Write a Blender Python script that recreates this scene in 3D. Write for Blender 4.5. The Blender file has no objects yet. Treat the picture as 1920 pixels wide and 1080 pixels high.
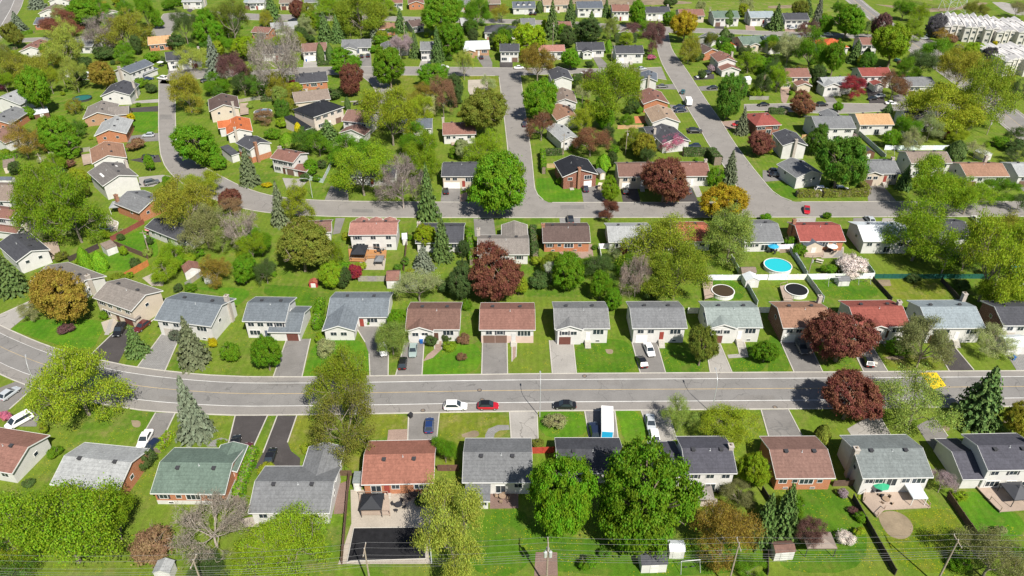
import bpy, bmesh, math, random
import numpy as np
from mathutils import Vector
random.seed(3)
scene=bpy.context.scene
# ------------------------------------------------------------------ camera, sky, sun, exposure
cam=bpy.data.cameras.new('camera'); cam.lens=26.25; cam.sensor_width=36; cam.clip_end=8000; cam.clip_start=1
co=bpy.data.objects.new('camera',cam); co.location=(0,0,104.0); co.rotation_euler=(0.98444,0,0); scene.collection.objects.link(co); scene.camera=co
SUN=Vector((.40,-.76,1.0)).normalized()           # direction towards the sun
wd=bpy.data.worlds.new('World'); scene.world=wd; wd.use_nodes=True; wt_=wd.node_tree
sky=wt_.nodes.new('ShaderNodeTexSky'); sky.sky_type='NISHITA'; sky.sun_disc=False
sky.sun_elevation=math.asin(SUN.z); sky.sun_rotation=math.atan2(SUN.x,SUN.y)
bg=wt_.nodes['Background']; bg.inputs['Strength'].default_value=.058; wt_.links.new(sky.outputs[0],bg.inputs['Color'])
sl=bpy.data.lights.new('sun','SUN'); sl.energy=5.0; sl.angle=math.radians(.5); sl.color=(1,.945,.85)
so=bpy.data.objects.new('sun',sl); so.rotation_euler=SUN.to_track_quat('Z','Y').to_euler(); scene.collection.objects.link(so)
vs=scene.view_settings; vs.view_transform='Standard'; vs.look='None'; vs.gamma=1; vs.exposure=.6; vs.use_curve_mapping=False

# ------------------------------------------------------------------ survey of the place, in metres (x east, y away from camera)
HOUSES_=[
{'p':(-93.4,98.18,-0.196),'b':[(0.0,0.0,10.95,9.67,3.0,'x','back')],'r':'rb','w':'W','v':1,'l':'white bungalow with reddish brown roof, first from the left in bottom row','n':'bungalow'},
{'p':(-73.8,93.97,-0.125),'b':[(0.0,0.0,12.81,10.17,3.2,'x','back')],'r':'lg','w':'B','l':'orange brick bungalow with pale grey roof, second from the left in bottom row','n':'bungalow'},
{'p':(-55.9,93.01,-0.013),'b':[(0.0,0.0,12.93,10.77,3.2,'x','backB'),(4.38,2.93,5.06,6.49,3.2,'y','')],'r':'gr','w':'B','base':'W','l':'orange brick bungalow with green roof, third from the left in bottom row','n':'bungalow'},
{'p':(-37.46,88.71,0.0),'b':[(0.0,0.0,13.66,10.47,3.2,'x','back'),(3.23,5.87,6.58,8.28,3.2,'y','')],'r':'g','w':'W','l':'white bungalow with grey roof, fourth from the left in bottom row','n':'bungalow'},
{'p':(-20.22,95.28,0.028),'b':[(0.0,0.0,12.7,10.55,3.0,'x','backP')],'r':'sal','w':'B','l':'orange brick bungalow with salmon red roof, fifth from the left in bottom row','n':'bungalow'},
{'p':(-2.56,95.34,0.0),'b':[(0.0,0.0,12.3,10.74,3.4,'x','back'),(-3.39,-6.81,4.4,3.8,2.4,'s','sun')],'r':'g','w':'W','l':'white bungalow with grey roof, sixth from the left in bottom row','n':'bungalow'},
{'p':(14.06,96.84,0.0),'b':[(0.0,0.0,12.09,8.78,3.0,'x','back')],'r':'dg','w':'W','l':'white bungalow with charcoal roof, seventh from the left in bottom row','n':'bungalow'},
{'p':(34.69,94.89,0.008),'b':[(0.0,0.0,8.96,8.99,5.2,'x','2b'),(-6.8,1.26,5.04,8.78,2.8,'x','win')],'r':'dg2','w':'W','ch':[(0.97,0.5)],'l':'white two-storey house with slate grey roof, eighth from the left in bottom row','n':'two_storey_house'},
{'p':(51.66,96.09,0.007),'b':[(0.0,0.0,10.51,10.29,3.4,'x','backB')],'r':'rb2','w':'B','l':'orange brick bungalow with dusty brown roof, ninth from the left in bottom row','n':'bungalow'},
{'p':(67.1,95.15,0.02),'b':[(0.0,0.0,12.43,10.4,4.6,'x','backU')],'r':'gg','w':'W','ch':[(0.02,0.45)],'l':'white split-level house with green-grey roof, tenth from the left in bottom row','n':'split_level_house'},
{'p':(88.09,95.45,0.025),'b':[(0.0,0.0,10.3,8.84,5.4,'x','2b'),(-6.39,0.93,4.27,9.98,2.8,'x','')],'r':'dg2','w':'W','ch':[(0.97,0.6)],'l':'white two-storey house with slate grey roof, eleventh from the left in bottom row','n':'two_storey_house'},
{'p':(-129.01,170.11,0.847),'b':[(0.0,0.0,8.28,13.5,4.0,'y','gab')],'r':'dg','w':'W','l':'white gabled house with charcoal roof, first from the left in main road row','n':'gabled_house'},
{'p':(-110.53,156.06,-0.48),'b':[(0.0,0.0,14.56,10.66,3.0,'x','win')],'r':'tg','w':'W','ch':[(0.97,0.6)],'l':'white bungalow with taupe grey roof, second from the left in main road row','n':'bungalow'},
{'p':(-90.74,146.16,-0.449),'b':[(0.0,0.0,12.69,9.26,5.2,'x','2f'),(2.06,-3.8,9.07,1.63,2.6,'s','')],'r':'tg','w':'C','l':'beige two-storey house with taupe grey roof, third from the left in main road row','n':'two_storey_house'},
{'p':(-72.99,140.95,-0.193),'b':[(0.0,0.0,14.04,11.31,4.6,'x','fr')],'r':'bg','w':'W','ch':[(0.97,0.75)],'l':'white split-level house with blue-grey roof, fourth from the left in main road row','n':'split_level_house'},
{'p':(-55.63,140.34,-0.025),'b':[(0.0,0.0,9.75,9.74,5.0,'x','2f'),(4.41,-0.63,7.39,10.29,2.7,'x','gar')],'r':'bg','w':'W','l':'white two-storey house with blue-grey roof, fifth from the left in main road row','n':'two_storey_house'},
{'p':(-35.76,145.08,0.0),'b':[(0.0,0.0,14.08,10.4,3.0,'x','fdoor'),(-3.29,-5.92,7.38,9,3.0,'y','gabw')],'r':'bg','w':'W','l':'white bungalow with blue-grey roof, sixth from the left in main road row','n':'bungalow'},
{'p':(-17.81,139.71,0.0),'b':[(0.0,0.0,12.23,10.77,3.6,'x','fr2'),(-2.86,-2.82,6.15,6.42,3.6,'y','gabW')],'r':'br','w':'W','l':'white bungalow with brown roof, seventh from the left in main road row','n':'bungalow'},
{'p':(-1.06,139.0,0.0),'b':[(0.0,0.0,12.56,10.65,4.0,'x','g2')],'r':'rb','w':'W','base':'P','l':'white split-level house with reddish brown roof, eighth from the left in main road row','n':'split_level_house'},
{'p':(15.62,138.87,0.01),'b':[(0.0,0.0,12.34,10.53,4.4,'x','frr'),(-2.83,-2.5,6.11,6.53,4.4,'y','gabG')],'r':'g3','w':'W','l':'white split-level house with weathered grey roof, ninth from the left in main road row','n':'split_level_house'},
{'p':(32.93,139.0,0.01),'b':[(0.0,0.0,12.28,10.54,4.4,'x','fr')],'r':'g','w':'W','l':'white split-level house with grey roof, tenth from the left in main road row','n':'split_level_house'},
{'p':(49.9,139.18,0.0),'b':[(0.0,0.0,12.28,10.31,4.4,'x','frr'),(-2.79,-2.6,6.48,6.06,4.4,'y','gabG')],'r':'gg2','w':'W','l':'white split-level house with mottled green-grey roof, eleventh from the left in main road row','n':'split_level_house'},
{'p':(66.06,139.11,0.016),'b':[(0.0,0.0,11.35,10.36,4.4,'x','fr')],'r':'br2','w':'W','sw':'R','ch':[(0.97,0.85)],'l':'white split-level house with tan-brown roof, twelfth from the left in main road row','n':'split_level_house'},
{'p':(83.01,139.51,0.024),'b':[(0.0,0.0,12.32,10.44,4.4,'x','frr'),(-1.18,-2.96,4.75,6.18,4.4,'y','gabw')],'r':'red2','w':'W','ch':[(0.97,0.6)],'l':'white split-level house with brick red roof, thirteenth from the left in main road row','n':'split_level_house'},
{'p':(99.28,139.28,0.014),'b':[(0.0,0.0,12.71,11.05,4.4,'x','fr')],'r':'bg2','w':'W','ch':[(0.98,0.9)],'l':'white split-level house with light blue-grey roof, fourteenth from the left in main road row','n':'split_level_house'},
{'p':(116.52,139.67,0.0),'b':[(0.0,0.0,12.75,9.86,4.4,'x','fr')],'r':'dg','w':'W','sw':'R','ch':[(0.97,0.6)],'l':'white split-level house with charcoal roof, fifteenth from the left in main road row','n':'split_level_house'},
{'p':(-93.38,181.09,-0.554),'b':[(0.0,0.0,17,6.69,3.0,'x','back')],'r':'dg','w':'W','l':'white bungalow with charcoal roof, first from the left in lower middle-street row','n':'bungalow'},
{'p':(-56.43,182.83,0.133),'b':[(0.0,0.0,12.38,7.2,3.0,'x','back')],'r':'rb2','w':'W','l':'white bungalow with dusty brown roof, second from the left in lower middle-street row','n':'bungalow'},
{'p':(-37.5,178.96,0.017),'b':[(0.0,0.0,12.92,8.31,5.0,'x','2b'),(-4.05,3.13,3.47,3.84,5.0,'y',''),(-0.21,3.06,3.47,3.84,5.0,'y',''),(3.63,3.0,3.47,3.84,5.0,'y','')],'r':'sal2','w':'W','l':'white two-storey house with pinkish brown roof, third from the left in lower middle-street row','n':'two_storey_house'},
{'p':(-19.5,179.18,0.0),'b':[(0.0,0.0,12.88,11.16,3.2,'x','back')],'r':'dg','w':'W','ch':[(0.03,0.6)],'l':'white bungalow with charcoal roof, fourth from the left in lower middle-street row','n':'bungalow'},
{'p':(-2.32,172.79,0.01),'b':[(0.0,0.0,13.6,10.45,3.2,'x','back'),(3.09,5.92,7.16,10.0,3.2,'y','')],'r':'tg','w':'W','ch':[(0.0,0.9)],'l':'white bungalow with taupe grey roof, fifth from the left in lower middle-street row','n':'bungalow'},
{'p':(14.67,179.39,0.011),'b':[(0.0,0.0,12.84,10.88,3.2,'x','backB')],'r':'br3','w':'B','ch':[(0.02,0.5)],'l':'orange brick bungalow with dark brown roof, sixth from the left in lower middle-street row','n':'bungalow'},
{'p':(31.93,179.43,0.012),'b':[(0.0,0.0,12.03,10.81,3.2,'x','back')],'r':'lg','w':'W','l':'white bungalow with pale grey roof, seventh from the left in lower middle-street row','n':'bungalow'},
{'p':(47.94,180.0,0.0),'b':[(0.0,0.0,11.85,11.09,3.2,'x','back')],'r':'red3','w':'W','l':'white bungalow with rust red roof, eighth from the left in lower middle-street row','n':'bungalow'},
{'p':(67.6,180.31,0.034),'b':[(0.0,0.0,10.61,12.5,3.2,'x','back')],'r':'g','w':'W','l':'white bungalow with grey roof, ninth from the left in lower middle-street row','n':'bungalow'},
{'p':(83.72,179.95,0.012),'b':[(0.0,0.0,12.44,10.85,3.2,'x','backB')],'r':'red','w':'B','ch':[(0.04,0.7)],'l':'orange brick bungalow with red roof, tenth from the left in lower middle-street row','n':'bungalow'},
{'p':(100.37,178.57,0.0),'b':[(0.0,0.0,13.0,11.0,4.0,'x','back')],'r':'wh','w':'W','l':'white split-level house with whitish roof, eleventh from the left in lower middle-street row','n':'split_level_house'},
{'p':(118.94,179.19,0.025),'b':[(0.0,0.0,8.69,9.21,5.0,'x','2b')],'r':'dg','w':'W','ch':[(0.03,0.6)],'l':'white two-storey house with charcoal roof, twelfth from the left in lower middle-street row','n':'two_storey_house'},
{'p':(-72.75,227.26,-0.413),'b':[(0.0,0.0,9.13,8.23,5.0,'x','2f'),(4.56,-1.55,9.3,4.76,2.6,'x','gar')],'r':'rb','w':'W','ch':[(0.03,0.6)],'l':'white two-storey house with reddish brown roof, first from the left in upper middle-street row','n':'two_storey_house'},
{'p':(-44.99,219.8,-0.056),'b':[(0.0,0.0,17,9.37,3.0,'x','fr2')],'r':'dg','w':'W','l':'white bungalow with charcoal roof, second from the left in upper middle-street row','n':'bungalow'},
{'p':(-16.39,218.15,0.0),'b':[(0.0,0.0,11.2,10.76,4.4,'x','g2')],'r':'dg','w':'C','l':'beige split-level house with charcoal roof, third from the left in upper middle-street row','n':'split_level_house'},
{'p':(20.21,218.88,0.197),'b':[(0.0,0.0,11.41,11.36,4.4,'y','gabF')],'r':'bk','w':'R2','ch':[(0.46,0.0)],'l':'red brick gabled house with black roof, fourth from the left in upper middle-street row','n':'gabled_house'},
{'p':(39.92,217.95,0.014),'b':[(0.0,0.0,13.71,10.93,4.4,'x','fr')],'r':'br','w':'C','l':'beige split-level house with brown roof, fifth from the left in upper middle-street row','n':'split_level_house'},
{'p':(55.98,220.15,0.016),'b':[(0.0,0.0,12.59,11.14,3.6,'x','fr2')],'r':'rb','w':'W','ch':[(0.97,0.6)],'l':'white bungalow with reddish brown roof, sixth from the left in upper middle-street row','n':'bungalow'},
{'p':(91.71,218.99,0.298),'b':[(0.0,0.0,9.95,10.79,4.0,'y','gab')],'r':'g','w':'W','l':'white gabled house with grey roof, seventh from the left in upper middle-street row','n':'gabled_house'},
{'p':(116.58,220.96,0.026),'b':[(0.0,0.0,11.36,11.06,4.0,'x','frr'),(-3.22,-2.67,5.98,7.23,4.0,'y','gabG')],'r':'g','w':'C','ch':[(0.98,0.6)],'l':'beige split-level house with grey roof, eighth from the left in upper middle-street row','n':'split_level_house'},
{'p':(134.12,225.79,0.023),'b':[(0.0,0.0,13.36,9.87,5.2,'x','2f')],'r':'tb','w':'W','l':'white two-storey house with taupe brown roof, ninth from the left in upper middle-street row','n':'two_storey_house'},
{'p':(148.63,218.94,0.021),'b':[(0.0,0.0,13.69,10.92,4.0,'x','fr')],'r':'br2','w':'W','ch':[(0.8,0.9)],'l':'white split-level house with tan-brown roof, tenth from the left in upper middle-street row','n':'split_level_house'},
{'p':(164.96,218.97,0.0),'b':[(0.0,0.0,13.33,10.69,4.0,'x','fr')],'r':'lg','w':'W','l':'white split-level house with pale grey roof, eleventh from the left in upper middle-street row','n':'split_level_house'},
{'p':(-163.14,321.04,1.207),'b':[(0.0,0.0,13.91,9.06,5.0,'x','2f'),(4.26,-2.29,8.59,4.68,2.6,'s','')],'r':'bg3','w':'W','ch':[(0.0,0.6)],'l':'white two-storey house with dark blue-grey roof, first from the top in left crescent column','n':'two_storey_house'},
{'p':(-157.86,294.72,0.14),'b':[(0.0,0.0,11.18,13.5,4.0,'y','gab')],'r':'dg','w':'W','ch':[(0.97,0.6)],'l':'white gabled house with charcoal roof, second from the top in left crescent column','n':'gabled_house'},
{'p':(-155.75,272.92,0.306),'b':[(0.0,0.0,10.9,13.5,3.2,'y','gab'),(6.7,-1.02,6.94,9.31,3.0,'x','')],'r':'tg','w':'B2','l':'tan brick gabled house with taupe grey roof, third from the top in left crescent column','n':'gabled_house'},
{'p':(-143.16,255.68,0.234),'b':[(0.0,0.0,10.61,13.5,3.4,'y','gab')],'r':'lg','w':'B','l':'orange brick gabled house with pale grey roof, fourth from the top in left crescent column','n':'gabled_house'},
{'p':(-135.31,233.26,0.49),'b':[(0.0,0.0,10.4,13.5,3.2,'y','gab')],'r':'br2','w':'W','l':'white gabled house with tan-brown roof, fifth from the top in left crescent column','n':'gabled_house'},
{'p':(-124.23,213.18,0.753),'b':[(0.0,0.0,10.58,13.5,5.0,'y','')],'r':'tg2','w':'W','ch':[(0.97,0.6)],'sky':1,'l':'white gabled house with dark taupe roof, sixth from the top in left crescent column','n':'gabled_house'},
{'p':(-109.43,197.74,1.016),'b':[(0.0,0.0,10.1,11.69,3.4,'y','gab')],'r':'g','w':'B','ch':[(0.1,0.95)],'l':'orange brick gabled house with grey roof, seventh from the top in left crescent column','n':'gabled_house'},
{'p':(-196.04,284.43,-0.156),'b':[(0.0,0.0,14.33,9,3.6,'y','gab')],'r':'lg','w':'W','l':'white gabled house with pale grey roof, first from the top in far left edge','n':'gabled_house'},
{'p':(-187.59,266.01,0.0),'b':[(0.0,0.0,9.94,13.5,3.4,'y','gab')],'r':'g','w':'B','ch':[(0.03,0.6)],'l':'orange brick gabled house with grey roof, second from the top in far left edge','n':'gabled_house'},
{'p':(-178.77,248.61,-0.473),'b':[(0.0,0.0,14.43,9,3.4,'y','')],'r':'rb2','w':'W','l':'white gabled house with dusty brown roof, third from the top in far left edge','n':'gabled_house'},
{'p':(-153.25,203.81,-0.024),'b':[(0.0,0.0,10.96,12.5,3.6,'x','win')],'r':'tb','w':'W','l':'white bungalow with taupe brown roof, fourth from the top in far left edge','n':'bungalow'},
{'p':(-146.22,189.91,-0.211),'b':[(0.0,0.0,12.54,6.5,4.0,'x','win'),(5.81,-6.03,11.35,3.56,2.6,'x','')],'r':'rb','w':'W','ch':[(0.97,0.6)],'l':'white split-level house with reddish brown roof, fifth from the top in far left edge','n':'split_level_house'},
{'p':(-110.41,277.17,0.36),'b':[(0.0,0.0,10.84,13.5,4.6,'y','gab')],'r':'br3','w':'C','ch':[(0.8,0.0)],'l':'beige gabled house with dark brown roof, first from the left in inner crescent cluster','n':'gabled_house'},
{'p':(-98.81,256.98,0.359),'b':[(0.0,0.0,8.83,13.5,3.4,'y','gab'),(-4.64,4.23,4.55,7.6,3.4,'x','')],'r':'or','w':'W','ch':[(0.35,0)],'l':'white gabled house with bright orange roof, second from the left in inner crescent cluster','n':'gabled_house'},
{'p':(-87.57,237.89,0.814),'b':[(0.0,0.0,8.16,9,5.0,'y',''),(-6.88,4.15,3.0,6.93,2.8,'s','')],'r':'dg','w':'W','base':'B','ch':[(0.28,-0.02)],'l':'white gabled house with charcoal roof, third from the left in inner crescent cluster','n':'gabled_house'},
{'p':(-84.96,312.62,0.266),'b':[(0.0,0.0,13.03,12.5,3.2,'x','backB')],'r':'dg','w':'B','l':'orange brick bungalow with charcoal roof, fifth from the left in inner crescent cluster','n':'bungalow'},
{'p':(-80.09,290.09,0.334),'b':[(0.0,0.0,13.86,12.5,3.2,'x','')],'r':'tb','w':'C','ch':[(0.4,0.5)],'l':'beige bungalow with taupe brown roof, fourth from the left in inner crescent cluster','n':'bungalow'},
{'p':(-72.36,269.64,0.878),'b':[(0.0,0.0,14.35,12.5,5.6,'h','2f'),(-10.59,-1.26,3.38,12.01,2.6,'s','')],'r':'bk','w':'C2','l':'pinkish beige hipped house with black roof, sixth from the left in inner crescent cluster','n':'hipped_house'},
{'p':(-55.22,262.73,-0.254),'b':[(0.0,0.0,10.4,11.67,5.0,'x','2b'),(1.5,-9.27,9.81,5.74,3.0,'y','gar2')],'r':'rb2','w':'W','l':'white two-storey house with dusty brown roof, seventh from the left in inner crescent cluster','n':'two_storey_house'},
{'p':(-33.85,255.86,0.035),'b':[(0.0,0.0,10.8,9.97,5.0,'x','2b')],'r':'bg3','w':'W','l':'white two-storey house with dark blue-grey roof, eighth from the left in inner crescent cluster','n':'two_storey_house'},
{'p':(-18.96,254.64,0.073),'b':[(0.0,0.0,11.71,11.72,3.6,'x','back')],'r':'rb','w':'W','ch':[(0.02,0.8)],'l':'white bungalow with reddish brown roof, ninth from the left in inner crescent cluster','n':'bungalow'},
{'p':(20.18,310.45,0.098),'b':[(0.0,0.0,8.77,13.5,5.0,'y','')],'r':'dg','w':'W','l':'white gabled house with charcoal roof, first from the top in central street column','n':'gabled_house'},
{'p':(20.42,287.69,0.032),'b':[(0.0,0.0,9.23,13.5,3.6,'y','gab')],'r':'tb','w':'W','l':'white gabled house with taupe brown roof, second from the top in central street column','n':'gabled_house'},
{'p':(19.05,269.62,0.233),'b':[(0.0,0.0,8.7,13.5,3.6,'y','')],'r':'br2','w':'W','l':'white gabled house with tan-brown roof, third from the top in central street column','n':'gabled_house'},
{'p':(17.81,249.98,0.364),'b':[(0.0,0.0,7.35,13.5,3.6,'y','gab')],'r':'lg','w':'W','l':'white gabled house with pale grey roof, fourth from the top in central street column','n':'gabled_house'},
{'p':(57.38,310.41,-0.145),'b':[(0.0,0.0,7.1,10.63,4.4,'y','')],'r':'bg3','w':'W','ch':[(0.5,0)],'l':'white gabled house with dark blue-grey roof, fourth from the top in right street column','n':'gabled_house'},
{'p':(55.33,286.71,0.073),'b':[(0.0,0.0,10.2,13.5,3.6,'y','')],'r':'rb','w':'B','l':'orange brick gabled house with reddish brown roof, fifth from the top in right street column','n':'gabled_house'},
{'p':(55.71,266.6,0.063),'b':[(0.0,0.0,10.43,13.5,3.8,'y','')],'r':'tan','w':'W','l':'white gabled house with sand roof, sixth from the top in right street column','n':'gabled_house'},
{'p':(54.97,248.08,0.25),'b':[(0.0,0.0,10.43,13.5,3.6,'y',''),(-4.54,4.44,6.04,11.82,3.2,'x','')],'r':'dg','w':'W','ch':[(0.03,0.6)],'l':'white gabled house with charcoal roof, seventh from the top in right street column','n':'gabled_house'},
{'p':(97.22,375.83,-0.632),'b':[(0.0,0.0,8.04,9.3,3.4,'y','')],'r':'g','w':'W','l':'white gabled house with grey roof, first from the top in right street column','n':'gabled_house'},
{'p':(90.14,354.63,0.434),'b':[(0.0,0.0,9.12,12.57,3.4,'y','')],'r':'br3','w':'B','l':'orange brick gabled house with dark brown roof, second from the top in right street column','n':'gabled_house'},
{'p':(94.47,334.78,0.089),'b':[(0.0,0.0,8.74,11.56,5.0,'y',''),(0.21,-6.62,8.59,8.68,2.8,'y','gab')],'r':'rb','w':'W','ch':[(0.97,0.6)],'l':'white gabled house with reddish brown roof, third from the top in right street column','n':'gabled_house'},
{'p':(91.75,262.61,0.132),'b':[(0.0,0.0,9.82,12.5,4.0,'h','back')],'r':'red','w':'R2','l':'red brick hipped house with red roof, first from the left in lower east lane','n':'hipped_house'},
{'p':(95.08,241.21,0.027),'b':[(0.0,0.0,8.5,11.13,5.0,'y','')],'r':'dg','w':'W','ch':[(0.5,0)],'l':'white gabled house with charcoal roof, second from the left in lower east lane','n':'gabled_house'},
{'p':(114.38,257.06,0.035),'b':[(0.0,0.0,14.18,12.5,5.0,'x','2b'),(2.99,5.73,6.75,9,5.0,'y','')],'r':'g','w':'W','l':'white two-storey house with grey roof, third from the left in lower east lane','n':'two_storey_house'},
{'p':(131.67,262.66,0.021),'b':[(0.0,0.0,12.61,11.46,4.0,'x','back')],'r':'ot','w':'W','l':'white split-level house with orange-tan roof, fourth from the left in lower east lane','n':'split_level_house'},
{'p':(151.04,265.76,0.0),'b':[(0.0,0.0,13.6,11.37,4.0,'x','back')],'r':'dg','w':'W','l':'white split-level house with charcoal roof, fifth from the left in lower east lane','n':'split_level_house'},
{'p':(118.55,313.5,0.029),'b':[(0.0,0.0,12.17,11.41,5.0,'x','2f'),(2.08,-6.06,6.34,8.59,2.8,'y','')],'r':'rb','w':'C','l':'beige two-storey house with reddish brown roof, first from the left in upper east lane','n':'two_storey_house'},
{'p':(133.28,305.41,0.109),'b':[(0.0,0.0,12.29,9.85,4.2,'x','fr'),(-3.28,-3.25,7.56,6.95,4.2,'y','gabw')],'r':'lg','w':'W','l':'white split-level house with pale grey roof, second from the left in upper east lane','n':'split_level_house'},
{'p':(152.34,313.94,0.04),'b':[(0.0,0.0,13.19,10.91,5.2,'x','2f'),(-0.46,-6.44,4.97,6.88,2.8,'y','')],'r':'red','w':'W','l':'white two-storey house with red roof, third from the left in upper east lane','n':'two_storey_house'},
{'p':(167.0,304.46,0.043),'b':[(0.0,0.0,11.64,11.4,4.2,'x','fr')],'r':'g','w':'W','l':'white split-level house with grey roof, fourth from the left in upper east lane','n':'split_level_house'},
{'p':(-92.23,352.68,0.225),'b':[(0.0,0.0,11.39,12.5,4.5,'x','g2')],'r':'rb2','w':'W','l':'white split-level house with dusty brown roof, first from the left in back street row','n':'split_level_house'},
{'p':(-74.45,363.66,0.097),'b':[(0.0,0.0,13.72,12.5,3.2,'x','fr2'),(-3.1,-5.39,7.69,9,3.2,'y','gabw')],'r':'g','w':'W','l':'white bungalow with grey roof, second from the left in back street row','n':'bungalow'},
{'p':(-58.97,358.81,0.096),'b':[(0.0,0.0,7,11.34,3.2,'y','gab'),(6.66,0.73,7.49,9.88,3.2,'x','')],'r':'g2','w':'W','l':'white gabled house with dark grey roof, third from the left in back street row','n':'gabled_house'},
{'p':(-39.22,352.99,0.066),'b':[(0.0,0.0,7,12.5,5.0,'x','2f')],'r':'g','w':'W','l':'white two-storey house with grey roof, fourth from the left in back street row','n':'two_storey_house'},
{'p':(-16.99,361.01,0.11),'b':[(0.0,0.0,11.94,12.5,3.2,'x','fr2'),(-3.82,-4.99,5.28,9.7,3.2,'y','gab')],'r':'wh','w':'B2','ch':[(0.98,0.7)],'l':'tan brick bungalow with whitish roof, fifth from the left in back street row','n':'bungalow'},
{'p':(-1.13,350.32,0.0),'b':[(0.0,0.0,8.97,11.38,5.0,'x','2f')],'r':'dg','w':'W','l':'white two-storey house with charcoal roof, sixth from the left in back street row','n':'two_storey_house'},
{'p':(18.32,353.05,0.052),'b':[(0.0,0.0,12.26,9.67,4.0,'x','fr')],'r':'sal2','w':'W','l':'white split-level house with pinkish brown roof, seventh from the left in back street row','n':'split_level_house'},
{'p':(36.76,358.38,0.05),'b':[(0.0,0.0,13.05,11.85,3.4,'x','fr2'),(-2.03,-4.65,4.95,9,3.4,'y','gab')],'r':'dg','w':'W','l':'white bungalow with charcoal roof, eighth from the left in back street row','n':'bungalow'},
{'p':(53.68,348.8,0.032),'b':[(0.0,0.0,13.08,11.43,4.6,'x','fr')],'r':'dg','w':'W','l':'white split-level house with charcoal roof, ninth from the left in back street row','n':'split_level_house'},
{'p':(-110.3,353.04,0.145),'b':[(0.0,0.0,11.68,12.49,3.2,'x','fr2')],'r':'dg','w':'W','l':'white bungalow with charcoal roof, first from the left in far street lower row','n':'bungalow'},
{'p':(-117.54,396.86,0.298),'b':[(0.0,0.0,14.02,12.5,3.0,'x','back')],'r':'lg','w':'W','l':'white bungalow with pale grey roof, second from the left in far street lower row','n':'bungalow'},
{'p':(-64.92,396.32,0.109),'b':[(0.0,0.0,9.43,12.5,3.2,'h','backB')],'r':'br2','w':'B','ch':[(0.03,0.6)],'l':'orange brick hipped house with tan-brown roof, third from the left in far street lower row','n':'hipped_house'},
{'p':(-51.27,400.93,0.54),'b':[(0.0,0.0,7.18,11.29,3.2,'x','back')],'r':'br3','w':'W','l':'white bungalow with dark brown roof, fourth from the left in far street lower row','n':'bungalow'},
{'p':(-23.59,404.76,0.175),'b':[(0.0,0.0,7.67,12.5,3.2,'x','backB')],'r':'lg','w':'B','l':'orange brick bungalow with pale grey roof, fifth from the left in far street lower row','n':'bungalow'},
{'p':(-6.03,389.77,0.0),'b':[(0.0,0.0,16.08,12.5,3.2,'h','back')],'r':'dg','w':'W','l':'white hipped house with charcoal roof, sixth from the left in far street lower row','n':'hipped_house'},
{'p':(8.04,404.17,0.104),'b':[(0.0,0.0,7.67,11.72,3.2,'x','')],'r':'g','w':'W','l':'white bungalow with grey roof, seventh from the left in far street lower row','n':'bungalow'},
{'p':(26.97,398.22,0.076),'b':[(0.0,0.0,7,10.58,3.2,'x','back')],'r':'rb','w':'W','l':'white bungalow with reddish brown roof, eighth from the left in far street lower row','n':'bungalow'},
{'p':(58.45,386.72,-0.372),'b':[(0.0,0.0,7,9,3.2,'y','')],'r':'tb','w':'W','l':'white gabled house with taupe brown roof, ninth from the left in far street lower row','n':'gabled_house'},
{'p':(-146.13,448.81,0.072),'b':[(0.0,0.0,8.95,9.48,4.0,'x','2f')],'r':'lg','w':'W','l':'white split-level house with pale grey roof, first from the left in top street row','n':'split_level_house'},
{'p':(-127.23,449.03,0.11),'b':[(0.0,0.0,11.74,10.6,4.0,'x','fr')],'r':'tb','w':'C','l':'beige split-level house with taupe brown roof, second from the left in top street row','n':'split_level_house'},
{'p':(-115.37,450.17,0.087),'b':[(0.0,0.0,7.5,9.63,4.0,'x','fr')],'r':'g','w':'W','l':'white split-level house with grey roof, third from the left in top street row','n':'split_level_house'},
{'p':(-66.4,448.96,0.143),'b':[(0.0,0.0,7,11.49,4.0,'x','fr')],'r':'rb','w':'W','l':'white split-level house with reddish brown roof, fourth from the left in top street row','n':'split_level_house'},
{'p':(-55.32,449.46,0.142),'b':[(0.0,0.0,9.09,9.57,3.2,'y','gab')],'r':'rb','w':'B','l':'orange brick gabled house with reddish brown roof, fifth from the left in top street row','n':'gabled_house'},
{'p':(-27.28,445.28,0.0),'b':[(0.0,0.0,7,11.36,4.0,'x','fr')],'r':'g','w':'W','l':'white split-level house with grey roof, sixth from the left in top street row','n':'split_level_house'},
{'p':(-10.35,447.18,0.094),'b':[(0.0,0.0,7,11.4,4.0,'x','')],'r':'tb','w':'K','l':'brown split-level house with taupe brown roof, seventh from the left in top street row','n':'split_level_house'},
{'p':(6.52,440.31,0.048),'b':[(0.0,0.0,12.91,12.5,3.4,'x','fr2')],'r':'bg3','w':'W','dorm':1,'l':'white bungalow with dark blue-grey roof, eighth from the left in top street row','n':'bungalow'},
{'p':(24.86,444.88,0.082),'b':[(0.0,0.0,15.52,12.5,4.0,'x','fr')],'r':'tan','w':'C','l':'beige split-level house with sand roof, ninth from the left in top street row','n':'split_level_house'},
{'p':(42.82,433.41,0.042),'b':[(0.0,0.0,14.36,12.5,5.0,'x','2f')],'r':'bg3','w':'W','ch':[(0.97,0.6)],'l':'white two-storey house with dark blue-grey roof, tenth from the left in top street row','n':'two_storey_house'},
{'p':(59.1,425.93,0.0),'b':[(0.0,0.0,9.6,12.5,5.0,'x','2f')],'r':'rb','w':'W','ch':[(0.97,0.6)],'l':'white two-storey house with reddish brown roof, eleventh from the left in top street row','n':'two_storey_house'},
{'p':(79.12,425.46,0.044),'b':[(0.0,0.0,13.49,11.27,4.2,'x','fr')],'r':'dg','w':'W','ch':[(0.97,0.6)],'l':'white split-level house with charcoal roof, twelfth from the left in top street row','n':'split_level_house'},
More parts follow.
